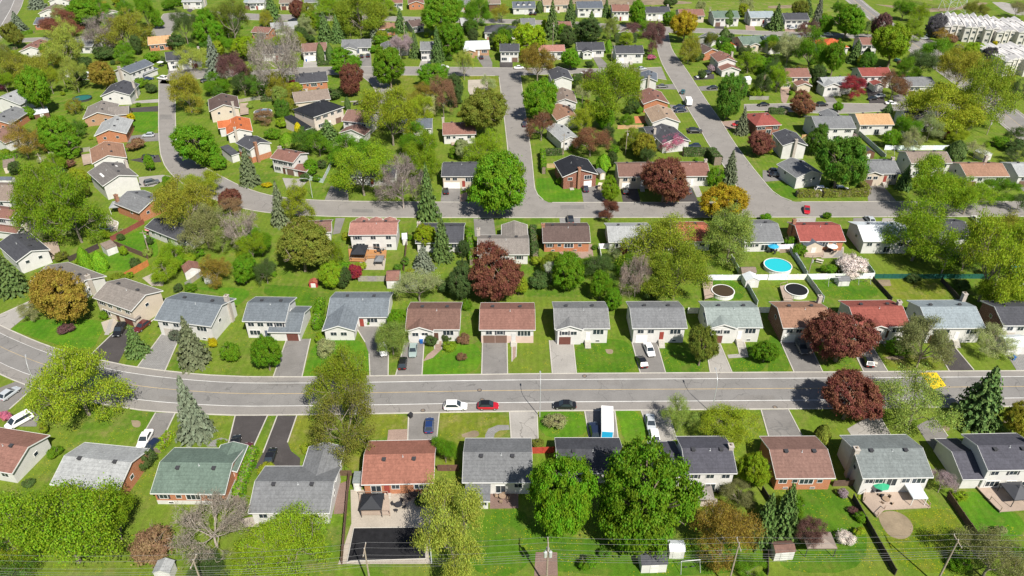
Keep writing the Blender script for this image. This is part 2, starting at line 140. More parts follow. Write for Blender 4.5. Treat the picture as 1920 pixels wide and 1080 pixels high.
{'p':(96.98,421.87,0.021),'b':[(0.0,0.0,13.7,12.15,3.6,'x','fr2')],'r':'rb','w':'C','l':'beige bungalow with reddish brown roof, thirteenth from the left in top street row','n':'bungalow'},
{'p':(113.51,414.35,0.04),'b':[(0.0,0.0,13.9,12.5,4.4,'x','fr')],'r':'gr','w':'W','l':'white split-level house with green roof, fourteenth from the left in top street row','n':'split_level_house'},
{'p':(132.72,414.4,0.042),'b':[(0.0,0.0,13.24,11.47,4.4,'x','fr')],'r':'bg2','w':'W','ch':[(0.03,0.6)],'l':'white split-level house with light blue-grey roof, fifteenth from the left in top street row','n':'split_level_house'},
{'p':(149.37,409.24,0.021),'b':[(0.0,0.0,13.14,11.95,4.6,'x','2f')],'r':'dg','w':'W','l':'white split-level house with charcoal roof, sixteenth from the left in top street row','n':'split_level_house'},
{'p':(-254.52,430.35,0.205),'b':[(0.0,0.0,11.65,13.5,3.2,'y','gab')],'r':'tb','w':'W','l':'white gabled house with taupe brown roof, third from the left in upper left corner','n':'gabled_house'},
{'p':(-262.62,456.21,0.113),'b':[(0.0,0.0,11.74,10.01,3.2,'y','gab')],'r':'rb','w':'W','ch':[(0.97,0.6)],'l':'white gabled house with reddish brown roof, fourth from the left in upper left corner','n':'gabled_house'},
{'p':(-247.01,406.93,0.08),'b':[(0.0,0.0,7,11.63,3.0,'x','win')],'r':'bg3','w':'B','l':'orange brick bungalow with dark blue-grey roof, second from the left in upper left corner','n':'bungalow'},
{'p':(-224.57,427.84,0.929),'b':[(0.0,0.0,7.4,13.5,3.4,'y','gab')],'r':'rb','w':'W','l':'white gabled house with reddish brown roof, sixth from the left in upper left corner','n':'gabled_house'},
{'p':(-225.54,358.39,0.19),'b':[(0.0,0.0,11.38,13.5,3.2,'y','gab')],'r':'rb','w':'W','l':'white gabled house with reddish brown roof, first from the left in upper left corner','n':'gabled_house'},
{'p':(-206.32,364.59,0.034),'b':[(0.0,0.0,13.09,11.64,3.2,'x','back')],'r':'g','w':'W','l':'white bungalow with grey roof, fifth from the left in upper left corner','n':'bungalow'},
{'p':(-192.25,367.45,0.445),'b':[(0.0,0.0,7.88,12.5,3.2,'x','backB')],'r':'tb','w':'B','l':'orange brick bungalow with taupe brown roof, seventh from the left in upper left corner','n':'bungalow'},
{'p':(-171.27,369.53,0.334),'b':[(0.0,0.0,10.44,12.5,3.2,'x','back')],'r':'ot','w':'B','l':'orange brick bungalow with orange-tan roof, eighth from the left in upper left corner','n':'bungalow'},
{'p':(-148.9,339.96,0.365),'b':[(0.0,0.0,14.53,12.5,4.6,'x','2f')],'r':'dg','w':'W','ch':[(0.98,0.6)],'l':'white split-level house with charcoal roof, ninth from the left in upper left corner','n':'split_level_house'},
{'p':(-125.86,388.31,-0.259),'b':[(0.0,0.0,9.74,9.39,3.2,'x','backB')],'r':'rb','w':'B','l':'orange brick bungalow with reddish brown roof, twelfth from the left in upper left corner','n':'bungalow'},
{'p':(-183.87,452.13,0.058),'b':[(0.0,0.0,11.23,10.92,4.0,'x','fr')],'r':'lg','w':'W','ch':[(0.97,0.6)],'l':'white split-level house with pale grey roof, tenth from the left in upper left corner','n':'split_level_house'},
{'p':(-149.31,450.37,0.0),'b':[(0.0,0.0,7.99,10.63,4.0,'x','fr')],'r':'bg2','w':'W','l':'white split-level house with light blue-grey roof, eleventh from the left in upper left corner','n':'split_level_house'},
{'p':(152.64,362.98,0.033),'b':[(0.0,0.0,13.52,12.5,3.4,'h','back')],'r':'or2','w':'W','l':'white hipped house with orange-red roof, fourth from the left in upper right corner','n':'hipped_house'},
{'p':(168.47,361.12,0.0),'b':[(0.0,0.0,7.64,11.35,5.0,'x','2b')],'r':'rb','w':'W','l':'white two-storey house with reddish brown roof, fifth from the left in upper right corner','n':'two_storey_house'},
{'p':(123.28,363.93,0.269),'b':[(0.0,0.0,7,12.5,5.0,'x','')],'r':'bg3','w':'W','l':'white two-storey house with dark blue-grey roof, second from the left in upper right corner','n':'two_storey_house'},
{'p':(135.51,370.03,0.075),'b':[(0.0,0.0,9.22,11.58,3.4,'x','')],'r':'bg3','w':'W','l':'white bungalow with dark blue-grey roof, third from the left in upper right corner','n':'bungalow'},
{'p':(114.18,365.77,0.222),'b':[(0.0,0.0,12.25,12.5,4.2,'x','frr'),(-0.8,-1.02,5.19,13.5,4.2,'y','gabw')],'r':'gr','w':'C','l':'beige split-level house with green roof, first from the left in upper right corner','n':'split_level_house'}]
POLYS=[
('driveway','asphg',[(-71.65,111.16),(-67.68,111.16),(-67.29,101.32),(-71.65,101.32)],[((-67.68,111.16),(-67.29,101.32)),((-71.65,101.32),(-71.65,111.16))]),
('driveway','asphd',[(-55.38,110.27),(-48.92,110.43),(-49.34,100.15),(-53.97,100.15)],[((-48.92,110.43),(-49.34,100.15)),((-53.97,100.15),(-55.38,110.27))]),
('driveway','asphd',[(-46.97,110.34),(-43.08,110.34),(-43.07,102.97),(-41.85,100.71),(-39.68,98.89),(-39.14,96.34),(-47.54,96.34),(-47.03,100.3)],[((-43.08,110.34),(-43.07,102.97)),((-47.03,100.3),(-46.97,110.34))]),
('driveway','asphg',[(-20.77,111.07),(-14.61,111.07),(-14.53,103.39),(-20.07,103.39)],[((-14.61,111.07),(-14.53,103.39)),((-20.07,103.39),(-20.77,111.07))]),
('driveway','conc',[(-0.51,111.67),(5.03,111.67),(5.03,103.81),(-0.15,103.81)],[((5.03,111.67),(5.03,103.81)),((-0.15,103.81),(-0.51,111.67))]),
('driveway','asphg',[(14.65,111.62),(20.72,111.72),(20.48,103.81),(14.94,103.81)],[((20.72,111.72),(20.48,103.81)),((14.94,103.81),(14.65,111.62))]),
('driveway','conc',[(26.01,111.95),(31.44,111.95),(31.76,103.81),(27.29,101.94)],[((31.44,111.95),(31.76,103.81)),((27.29,101.94),(26.01,111.95))]),
('driveway','asphg',[(50.31,111.98),(55.85,112.13),(56.25,104.06),(49.65,104.06)],[((55.85,112.13),(56.25,104.06)),((49.65,104.06),(50.31,111.98))]),
('driveway','conc',[(65.66,106.6),(73.55,111.53),(73.45,104.88),(65.85,104.66)],[((73.55,111.53),(73.45,104.88))]),
('driveway','asphg',[(79.68,107.48),(84.26,109.93),(84.48,104.66),(80.03,100.3),(79.68,102.77)],[((84.26,109.93),(84.48,104.66))]),
('driveway','asphd',[(-93.46,129.62),(-92.01,137.63),(-87.27,140.69),(-84.46,143.84),(-86.62,138.23),(-86.5,131.2),(-86.02,126.49)],[((-93.46,129.62),(-92.01,137.63)),((-84.46,143.84),(-86.62,138.23)),((-86.62,138.23),(-86.5,131.2))]),
('driveway','pav',[(-81.31,125.37),(-80.59,138.23),(-76.04,135.83),(-74.79,123.94)],[((-81.31,125.37),(-80.59,138.23)),((-76.04,135.83),(-74.79,123.94))]),
('driveway','conc',[(-122.76,141.94),(-123.87,143.84),(-122.28,145.0),(-117.82,151.12),(-115.81,143.52),(-116.63,139.08)],[((-122.28,145.0),(-117.82,151.12)),((-117.82,151.12),(-115.81,143.52))]),
('driveway','asphg',[(-108.16,117.97),(-105.18,120.63),(-100.23,118.86),(-101.64,112.22),(-102.73,108.59)],[((-100.23,118.86),(-101.64,112.22)),((-102.73,108.59),(-108.16,117.97))]),
('driveway','asphg',[(-97.3,107.26),(-98.86,107.26),(-97.49,112.22),(-94.6,110.39),(-93.57,107.26)],[((-98.86,107.26),(-97.49,112.22))]),
('driveway','asphg',[(-50.94,122.01),(-51.4,135.53),(-45.99,135.53),(-44.8,122.01)],[((-50.94,122.01),(-51.4,135.53)),((-45.99,135.53),(-44.8,122.01))]),
('driveway','asphg',[(-36.43,140.07),(-31.43,140.69),(-27.45,130.07),(-26.49,122.58),(-30.33,122.47),(-31.77,130.07),(-33.35,134.36)],[((-31.43,140.69),(-27.45,130.07)),((-27.45,130.07),(-26.49,122.58)),((-30.33,122.47),(-31.77,130.07)),((-33.35,134.36),(-36.43,140.07))]),
('driveway','asphg',[(-24.88,122.68),(-24.24,134.65),(-19.99,135.24),(-19.27,122.68)],[((-24.88,122.68),(-24.24,134.65)),((-19.99,135.24),(-19.27,122.68))]),
('driveway','asphg',[(-6.5,123.1),(-6.7,135.24),(-1.15,135.24),(-0.95,123.25)],[((-6.5,123.1),(-6.7,135.24)),((-1.15,135.24),(-0.95,123.25))]),
('driveway','pinkp',[(-19.54,127.42),(-18.76,129.79),(-17.35,131.76),(-17.86,137.63),(-16.03,137.63),(-15.72,131.76),(-17.43,128.68)],[((-17.35,131.76),(-17.86,137.63)),((-16.03,137.63),(-15.72,131.76))]),
('driveway','pinkp',[(0.0,135.83),(1.08,134.65),(0.87,128.95),(0.0,127.42)],[((1.08,134.65),(0.87,128.95)),((0.0,127.42),(0.0,135.83))]),
('driveway','conc',[(8.65,123.25),(8.49,134.95),(13.87,135.24),(13.83,123.25)],[((8.65,123.25),(8.49,134.95)),((13.87,135.24),(13.83,123.25))]),
('driveway','asphg',[(27.56,123.41),(27.17,135.83),(32.8,135.83),(33.0,123.52)],[((27.56,123.41),(27.17,135.83)),((32.8,135.83),(33.0,123.52))]),
('driveway','conc',[(42.61,123.52),(43.5,131.2),(47.05,134.65),(47.34,123.57)],[((42.61,123.52),(43.5,131.2)),((47.05,134.65),(47.34,123.57))]),
('driveway','conc',[(51.31,137.63),(53.13,137.63),(52.09,128.95),(47.72,128.51),(47.74,129.73),(50.56,130.07)],[((53.13,137.63),(52.09,128.95)),((50.56,130.07),(51.31,137.63))]),
('driveway','asphg',[(60.67,123.73),(61.03,135.53),(67.29,136.13),(66.88,123.78)],[((60.67,123.73),(61.03,135.53)),((67.29,136.13),(66.88,123.78))]),
('driveway','asphg',[(75.69,123.88),(76.11,128.95),(81.06,133.49),(80.93,124.04)],[((75.69,123.88),(76.11,128.95)),((81.06,133.49),(80.93,124.04))]),
('driveway','asphd',[(94.27,124.3),(94.97,130.07),(99.49,134.65),(99.73,124.52)],[((94.27,124.3),(94.97,130.07)),((99.49,134.65),(99.73,124.52))]),
('driveway','pav',[(108.91,124.46),(109.62,128.95),(115.1,131.2),(115.36,124.52)],[((115.1,131.2),(115.36,124.52))]),
('driveway','asphg',[(-139.51,256.01),(-129.35,259.06),(-126.38,251.54),(-137.07,250.32)],[]),
('driveway','asphd',[(-129.83,235.04),(-121.64,239.52),(-118.2,233.29),(-123.87,232.64)],[]),
('driveway','conc',[(-121.05,221.36),(-113.81,223.18),(-110.82,222.17),(-113.47,214.49),(-117.49,214.02)],[]),
('driveway','conc',[(-74.27,220.86),(-65.54,219.86),(-66.63,210.53),(-70.81,212.59)],[]),
('driveway','asphg',[(-57.31,204.16),(-57.46,214.97),(-51.36,211.65),(-49.79,204.16)],[]),
('driveway','asphg',[(-21.75,203.27),(-22.02,214.49),(-16.37,214.49),(-15.72,203.27)],[]),
('driveway','asphg',[(-51.65,193.55),(-48.91,193.55),(-48.66,184.51),(-50.58,183.75)],[]),
('driveway','asphg',[(-11.24,193.23),(-5.38,193.23),(-4.49,182.61),(-10.41,182.61)],[]),
('driveway','pinkp',[(-15.8,203.27),(-16.12,208.86),(-14.15,210.71),(-13.55,207.03),(-14.58,203.27)],[]),
('driveway','asphg',[(21.79,203.27),(21.8,215.46),(28.99,215.46),(29.11,203.45)],[]),
('driveway','asphd',[(33.73,203.45),(34.25,214.49),(39.44,214.49),(39.24,203.45)],[]),
('driveway','asphd',[(50.91,203.62),(51.15,211.65),(56.73,214.49),(56.75,203.8)],[]),
('driveway','conc',[(56.91,216.42),(59.23,217.4),(58.83,207.49),(56.88,207.03)],[]),
('driveway','pav',[(13.87,193.55),(20.03,193.88),(19.76,190.39),(13.89,190.39)],[]),
('driveway','asphg',[(108.6,204.16),(112.37,215.46),(117.66,215.46),(117.29,204.51)],[]),
('driveway','asphg',[(82.71,226.69),(89.03,226.48),(87.47,219.17),(80.25,217.89)],[]),
('driveway','conc',[(83.29,193.55),(89.26,193.88),(87.77,190.63),(82.09,190.63)],[]),
('driveway','asphg',[(100.01,193.55),(106.39,193.88),(104.88,190.63),(98.7,190.63)],[]),
('driveway','asphg',[(159.14,215.46),(160.41,208.86),(164.77,216.42),(162.91,218.38)],[]),
('driveway','conc',[(108.6,193.55),(112.12,193.55),(110.68,190.63),(107.01,190.63)],[]),
('driveway','asphd',[(-151.86,284.79),(-140.18,287.35),(-137.78,281.25),(-149.96,280.37)],[]),
('driveway','conc',[(-153.65,292.72),(-143.19,295.55),(-141.8,291.48),(-152.73,289.94)],[]),
('driveway','asphg',[(-154.75,334.47),(-150.73,335.44),(-145.28,317.73),(-146.2,311.59)],[]),
('driveway','asphd',[(-185.76,442.74),(-188.46,458.84),(-184.16,455.54),(-181.81,438.1)],[]),
('driveway','conc',[(-94.03,334.08),(-96.45,346.05),(-90.28,346.05),(-87.86,336.03)],[]),
('driveway','asphg',[(-69.58,338.39),(-72.64,354.85),(-67.57,360.27),(-63.82,338.39)],[]),
('driveway','conc',[(-42.26,337.99),(-42.36,348.53),(-38.2,348.53),(-38.51,337.99)],[]),
('driveway','asphg',[(-16.63,352.72),(-11.47,359.18),(-9.1,344.41),(-8.92,336.03),(-12.79,336.42)],[]),
('driveway','asphd',[(-5.54,336.03),(-5.74,350.61),(0.31,350.61),(0.3,336.03)],[]),
('driveway','asphg',[(37.96,352.72),(41.09,355.93),(43.97,340.38),(43.1,334.47),(39.36,334.86)],[]),
('driveway','conc',[(47.74,342.38),(53.51,344.41),(53.07,335.44),(47.41,335.44)],[]),
('driveway','asphg',[(61.01,312.46),(69.1,314.2),(70.04,306.99),(60.24,307.66)],[]),
('driveway','asphg',[(62.83,288.87),(68.92,287.35),(69.03,280.37),(62.69,279.21)],[]),
('driveway','asphd',[(64.61,263.74),(70.05,263.74),(69.79,258.55),(64.03,258.29)],[]),
('driveway','asphd',[(79.53,324.63),(89.44,327.79),(87.9,320.97),(79.0,319.17)],[]),
('driveway','asphg',[(78.81,310.73),(86.91,312.81),(86.19,305.98),(78.97,305.31)],[]),
('driveway','pinkp',[(78.69,270.48),(86.79,272.13),(84.16,263.74),(79.02,262.95)],[]),
('driveway','pinkp',[(124.86,410.57),(129.64,411.12),(127.08,397.77),(122.07,398.55)],[]),
('driveway','asphd',[(108.45,410.57),(113.57,411.12),(111.65,403.02),(106.74,403.02)],[]),
('driveway','pinkp',[(113.7,311.59),(119.18,312.46),(112.37,295.87),(108.82,287.8),(108.71,292.72)],[]),
('driveway','asphg',[(127.98,299.88),(131.89,300.37),(130.74,290.4),(125.81,287.8)],[]),
('driveway','asphd',[(149.66,309.88),(156.14,309.88),(149.19,288.87),(143.12,289.94)],[]),
('driveway','asphg',[(156.34,299.07),(161.32,302.33),(159.41,289.94),(152.81,288.87)],[]),
('driveway','pinkp',[(143.85,403.82),(149.54,405.15),(146.93,394.67),(141.41,394.67)],[]),
('driveway','asphg',[(201.72,382.2),(210.28,384.03),(212.52,377.4),(201.3,359.18),(189.29,345.43),(186.97,352.72)],[]),
('patio','beige',[(-28.89,91.29),(-13.31,91.54),(-12.76,88.26),(-13.75,83.84),(-27.38,83.78)],[]),
('patio','beige',[(-27.43,83.78),(-13.91,84.17),(-12.98,75.89),(-28.1,75.83)],[]),
('patio','redp',[(-3.93,92.57),(1.14,92.57),(1.1,87.15),(-3.85,87.04)],[]),
('patio','redp',[(-31.35,92.57),(-29.27,93.68),(-28.98,86.02),(-30.86,85.85)],[]),
('patio','pinkp',[(-24.19,106.38),(-20.38,106.6),(-20.01,103.39),(-24.02,103.39)],[]),
('patio','beige',[(-40.61,170.4),(-33.76,171.09),(-33.36,165.06),(-40.05,165.06)],[]),
('patio','pinkp',[(12.12,177.8),(22.1,178.52),(21.86,171.09),(13.54,170.4)],[]),
('patio','beige',[(83.96,175.28),(91.17,177.07),(88.85,171.29),(82.81,170.88)],[]),
('patio','beige',[(-94.97,161.14),(-92.0,164.95),(-88.8,160.4),(-88.26,157.46),(-91.06,157.46)],[]),
('patio','beige',[(-96.72,141.94),(-94.64,143.52),(-91.61,141.31),(-92.56,137.63),(-94.29,138.23)],[]),
('patio','beige',[(32.11,89.31),(36.3,89.31),(35.9,87.56),(32.03,87.56)],[]),
('patio','beige',[(-47.22,84.84),(-43.61,85.51),(-42.95,83.18),(-45.1,83.18)],[]),
('patio','beige',[(-44.9,76.46),(-43.1,76.46),(-43.03,73.67),(-44.54,73.67)],[]),
('patio','beige',[(-141.81,189.99),(-140.37,191.6),(-133.13,183.75),(-134.95,182.23)],[]),
('patio','clay',[(46.97,276.06),(50.65,276.63),(50.46,269.11),(46.48,268.7)],[]),
('patio','beige',[(-121.7,195.71),(-120.11,196.55),(-113.68,189.99),(-112.33,186.05),(-113.88,185.28)],[]),
('patio','redp',[(3.89,78.12),(7.4,78.12),(7.3,73.67),(3.52,73.67)],[]),
('patio','pav',[(-5.21,104.88),(-4.65,106.6),(-2.8,107.7),(-0.62,107.7),(-0.46,106.38),(-2.47,106.17),(-3.38,105.3),(-3.51,103.94),(-5.19,103.94)],[]),
('patio','pav',[(-58.16,101.85),(-57.77,103.39),(-56.22,104.24),(-54.86,103.81),(-54.47,102.56),(-56.05,101.85)],[]),
('patio','conc',[(-95.24,143.2),(-94.45,143.52),(-92.65,137.02),(-93.74,137.02)],[]),
('patio','beige',[(-19.08,319.52),(-10.43,320.43),(-9.99,303.98),(-16.29,295.87),(-18.39,305.65)],[]),
('patio','pav',[(89.55,175.64),(90.54,176.35),(88.72,171.43),(85.86,171.43)],[]),
('patio','dirt',[(72.65,176.35),(76.16,177.07),(75.64,174.22),(72.53,173.52)],[]),
('patio','dirt',[(93.45,160.4),(96.69,160.4),(95.85,157.46),(93.39,157.32)],[]),
('lawn','lawnb',[(-116.56,138.96),(-115.75,141.61),(-114.24,142.41),(-111.56,142.94),(-107.69,143.2),(-102.63,143.2),(-98.84,142.89),(-96.31,142.27),(-95.04,141.34),(-95.04,140.09),(-94.92,138.63),(-94.36,135.06),(-93.92,132.95),(-95.05,131.95),(-97.74,132.04),(-102.0,133.23),(-115.1,138.39)],[]),
('lawn','lawnd',[(13.84,123.36),(13.93,130.23),(14.47,132.39),(15.52,133.95),(17.07,134.91),(19.13,135.28),(20.99,135.46),(22.65,135.46),(24.11,135.28),(25.37,134.91),(26.32,133.95),(26.96,132.41),(27.3,130.27),(27.32,127.55),(26.5,125.5),(24.82,124.12),(22.29,123.42),(14.69,123.37)],[]),
('lawn','lawnd',[(33.08,123.57),(32.97,127.28),(33.14,128.79),(33.52,130.32),(34.12,131.88),(34.92,133.46),(35.75,134.65),(36.6,135.44),(37.48,135.83),(38.38,135.83),(39.23,135.07),(40.02,133.55),(40.76,131.27),(41.45,128.23),(41.38,125.95),(40.54,124.41),(38.95,123.63),(33.67,123.57)],[]),
('lawn','lawnd',[(47.34,123.57),(47.52,126.42),(47.82,127.31),(48.36,127.95),(49.12,128.33),(50.11,128.47),(50.96,128.99),(51.67,129.87),(52.24,131.14),(52.67,132.78),(53.3,134.01),(54.15,134.83),(55.2,135.24),(56.46,135.24),(57.2,134.52),(57.42,133.07),(57.11,130.9),(56.29,128.01),(55.19,125.83),(53.81,124.38),(52.16,123.63),(47.83,123.57)],[]),
('lawn','lawnd',[(55.05,123.67),(57.43,132.02),(58.28,134.52),(59.03,136.19),(59.68,137.02),(60.22,137.02),(60.61,136.19),(60.84,134.53),(60.9,132.04),(60.81,128.71),(60.39,126.22),(59.64,124.55),(58.56,123.71),(55.4,123.68)],[]),
('lawn','lawnb',[(-19.01,122.79),(-19.26,125.78),(-19.06,127.01),(-18.55,128.28),(-17.74,129.58),(-16.63,130.91),(-15.31,132.02),(-13.78,132.9),(-12.04,133.56),(-10.1,134.0),(-8.6,133.61),(-7.56,132.39),(-6.97,130.34),(-6.82,127.46),(-7.49,125.28),(-8.97,123.8),(-11.26,123.01),(-18.23,122.81)],[]),
('lawn','lawnb',[(-44.65,122.21),(-44.97,130.72),(-44.5,133.28),(-43.43,134.98),(-41.77,135.83),(-39.51,135.83),(-37.61,135.65),(-36.06,135.28),(-34.86,134.74),(-34.02,134.0),(-33.3,133.17),(-32.7,132.25),(-32.23,131.22),(-31.23,127.56),(-30.7,124.66),(-31.4,123.53),(-33.07,122.76),(-35.69,122.34),(-43.75,122.23)],[]),
('lawn','lawny',[(-14.56,111.25),(-5.86,111.48),(-3.24,111.08),(-1.48,110.18),(-0.58,108.77),(-0.54,106.87),(-1.1,105.45),(-2.24,104.48),(-3.97,103.99),(-6.28,103.97),(-8.03,103.51),(-9.21,102.59),(-9.83,101.24),(-9.87,99.43),(-10.12,98.08),(-10.59,97.18),(-11.25,96.73),(-12.13,96.73),(-12.86,97.64),(-13.44,99.45),(-13.86,102.18),(-14.49,110.35)],[]),
('lawn','lawny',[(-42.95,110.34),(-41.06,110.51),(-40.37,110.05),(-39.76,109.05),(-39.23,107.52),(-38.77,105.45),(-38.49,103.7),(-38.39,102.26),(-38.48,101.13),(-38.74,100.31),(-39.13,99.83),(-39.64,99.68),(-40.27,99.85),(-41.02,100.36),(-42.13,101.41),(-42.48,101.97),(-42.7,102.54),(-42.96,104.55),(-42.96,109.91)],[]),
('lawn','lawnd',[(-3.85,86.87),(0.79,86.98),(2.17,86.18),(3.06,84.53),(3.46,82.03),(3.39,78.68),(2.65,76.18),(1.26,74.51),(-0.79,73.67),(-3.49,73.67),(-5.55,74.49),(-6.95,76.14),(-7.71,78.62),(-7.81,81.92),(-7.64,84.4),(-7.17,86.05),(-6.43,86.87),(-4.11,86.87)],[]),
('lawn','lawny',[(-29.14,110.61),(-23.91,110.76),(-22.32,110.53),(-21.24,110.03),(-20.65,109.25),(-20.57,108.19),(-20.75,107.34),(-21.19,106.7),(-21.91,106.28),(-22.88,106.06),(-23.6,105.78),(-24.05,105.43),(-24.25,105.01),(-24.18,104.53),(-24.64,104.16),(-25.63,103.9),(-27.15,103.74),(-29.2,103.68),(-30.65,103.19),(-31.5,102.26),(-31.76,100.88),(-31.42,99.07),(-30.98,97.66),(-30.43,96.65),(-29.77,96.05),(-29.01,95.86),(-28.52,96.66),(-28.3,98.44),(-28.35,101.21),(-29.06,109.67)],[]),
('lawn','lawnb',[(5.48,111.53),(11.11,111.53),(12.84,111.22),(14.05,110.61),(14.75,109.68),(14.92,108.45),(14.9,107.38),(14.69,106.47),(14.3,105.72),(13.71,105.12),(12.8,104.68),(11.58,104.39),(10.03,104.24),(8.15,104.24),(6.76,104.69),(5.84,105.61),(5.4,106.97),(5.47,111.08)],[]),
('lawn','lawnb',[(20.88,111.72),(23.95,111.89),(24.91,111.39),(25.59,110.32),(26.01,108.69),(26.15,106.49),(25.94,104.84),(25.37,103.73),(24.45,103.18),(23.17,103.18),(22.23,103.48),(21.63,104.07),(21.36,104.96),(21.43,106.14),(21.39,108.34),(20.92,111.48)],[]),
('lawn','lawnd',[(51.23,91.47),(57.07,91.47),(58.7,90.39),(59.62,88.24),(59.84,85.01),(59.35,80.7),(57.88,77.48),(55.43,75.32),(51.99,74.25),(47.57,74.25),(44.71,74.74),(43.42,75.74),(43.69,77.23),(45.52,79.22),(47.08,81.29),(48.37,83.45),(49.38,85.68),(51.05,90.89)],[]),
('lawn','lawnf',[(63.23,85.51),(72.88,86.98),(73.93,87.02),(74.75,86.96),(75.36,86.79),(75.85,86.27),(76.23,85.4),(76.5,84.19),(76.66,82.63),(76.58,81.08),(76.27,79.55),(75.73,78.03),(74.95,76.51),(73.59,75.38),(71.66,74.62),(69.14,74.25),(66.04,74.25),(63.84,74.95),(62.52,76.36),(62.09,78.47),(63.11,84.81)],[]),
('lawn','lawnb',[(76.96,89.67),(80.87,90.79),(82.05,90.89),(82.86,90.62),(83.28,90.0),(83.33,89.03),(83.68,88.19),(84.34,87.48),(85.31,86.92),(86.58,86.49),(87.35,85.84),(87.61,84.97),(87.37,83.88),(86.62,82.57),(85.57,81.59),(84.2,80.94),(82.53,80.61),(80.55,80.61),(79.03,81.18),(77.96,82.31),(77.35,84.01),(77.0,89.1)],[]),
('lawn','lawnd',[(0.0,87.22),(2.2,85.73),(3.06,85.06),(4.69,83.49),(5.46,82.59),(7.11,81.84),(9.62,81.23),(13.01,80.77),(21.61,80.22),(30.55,79.98),(35.15,79.98),(38.49,79.58),(40.56,78.8),(41.38,77.61),(40.93,76.04),(38.08,74.85),(32.83,74.06),(25.17,73.67),(15.1,73.67),(7.55,74.52),(2.52,76.21),(0.0,78.75),(0.0,86.37)],[]),
('lawn','lawnb',[(7.75,220.36),(12.09,220.99),(13.58,220.75),(14.82,220.01),(15.82,218.79),(16.58,217.07),(17.42,215.84),(18.33,215.1),(19.33,214.86),(20.4,215.1),(21.18,214.54),(21.68,213.18),(21.89,211.02),(21.82,208.06),(21.14,205.84),(19.86,204.36),(17.97,203.62),(15.49,203.62),(13.42,203.78),(11.75,204.09),(10.5,204.56),(9.66,205.19),(8.98,206.0),(8.48,207.01),(8.14,208.2),(7.85,211.16),(7.77,212.94),(7.75,219.82)],[]),
('lawn','lawnb',[(-109.67,179.99),(-107.47,184.75),(-106.47,185.94),(-105.36,186.41),(-104.14,186.16),(-102.8,185.19),(-101.41,183.74),(-99.98,181.81),(-98.51,179.39),(-96.99,176.48),(-96.04,174.26),(-95.65,172.72),(-95.82,171.86),(-96.56,171.69),(-97.86,172.09),(-99.73,173.08),(-102.17,174.64),(-108.92,179.46)],[]),
('lawn','lawnb',[(-116.27,171.43),(-111.6,174.51),(-109.55,175.04),(-107.34,174.86),(-104.94,173.99),(-102.38,172.42),(-100.45,170.87),(-99.17,169.33),(-98.52,167.82),(-98.51,166.32),(-99.41,165.28),(-101.22,164.7),(-103.93,164.57),(-107.56,164.89),(-110.48,165.52),(-112.7,166.44),(-114.22,167.65),(-116.06,171.05)],[]),
('lawn','lawnb',[(-149.2,279.21),(-142.84,281.96),(-140.32,281.23),(-137.82,278.68),(-135.35,274.3),(-132.91,268.1),(-131.75,263.53),(-131.88,260.6),(-133.29,259.29),(-135.99,259.61),(-138.58,261.04),(-141.08,263.6),(-143.47,267.26),(-148.63,278.02)],[]),
('lawn','lawnd',[(75.25,160.4),(85.55,160.86),(88.61,160.4),(90.63,159.28),(91.59,157.51),(91.5,155.09),(90.51,153.28),(88.62,152.07),(85.83,151.46),(82.14,151.46),(79.28,152.02),(77.27,153.14),(76.09,154.81),(75.33,159.84)],[]),
('lawn','lawny',[(93.45,160.4),(103.31,160.4),(106.19,159.82),(108.0,158.66),(108.74,156.92),(108.41,154.6),(107.27,152.86),(105.31,151.7),(102.53,151.12),(98.94,151.12),(96.24,151.7),(94.43,152.86),(93.52,154.6),(93.46,159.82)],[]),
('lawn','lawnd',[(48.75,160.4),(54.69,160.4),(56.47,159.82),(57.66,158.66),(58.25,156.92),(58.24,154.6),(57.52,152.82),(56.09,151.57),(53.95,150.87),(51.1,150.7),(49.09,151.19),(47.9,152.35),(47.55,154.17),(48.63,159.78)],[]),
('lawn','lawny',[(-157.66,237.26),(-152.08,238.67),(-149.94,238.61),(-147.91,237.92),(-145.98,236.61),(-144.15,234.68),(-142.57,232.77),(-141.22,230.88),(-140.12,229.01),(-139.25,227.17),(-138.91,225.48),(-139.09,223.93),(-139.8,222.52),(-141.03,221.26),(-142.62,220.89),(-144.59,221.41),(-146.91,222.82),(-149.6,225.12),(-151.87,227.39),(-153.72,229.63),(-155.15,231.83),(-157.41,236.72)],[]),
('lawn','lawnd',[(-62.5,158.19),(-53.3,157.28),(-50.54,156.37),(-48.71,154.9),(-47.81,152.87),(-47.83,150.3),(-48.12,148.41),(-48.68,147.2),(-49.5,146.68),(-50.58,146.84),(-51.51,147.33),(-52.27,148.13),(-52.88,149.25),(-53.32,150.69),(-54.15,151.77),(-55.35,152.49),(-56.93,152.85),(-58.88,152.85),(-60.39,153.18),(-61.46,153.85),(-62.07,154.85),(-62.46,157.85)],[]),
('lawn','lawnb',[(-79.62,156.74),(-70.17,156.74),(-67.46,156.18),(-65.82,155.05),(-65.25,153.37),(-65.76,151.12),(-66.3,149.73),(-66.88,149.2),(-67.5,149.53),(-68.16,150.72),(-69.3,151.87),(-70.94,153.0),(-73.07,154.09),(-78.97,156.47)],[]),
('lawn','lawny',[(-55.1,325.0),(-47.16,326.16),(-44.58,324.28),(-42.58,320.05),(-41.17,313.47),(-40.35,304.55),(-40.2,297.86),(-40.73,293.4),(-41.93,291.17),(-43.81,291.17),(-45.51,291.87),(-47.04,293.26),(-48.4,295.36),(-49.59,298.15),(-50.72,301.65),(-51.78,305.88),(-52.77,310.83),(-54.87,323.58)],[]),
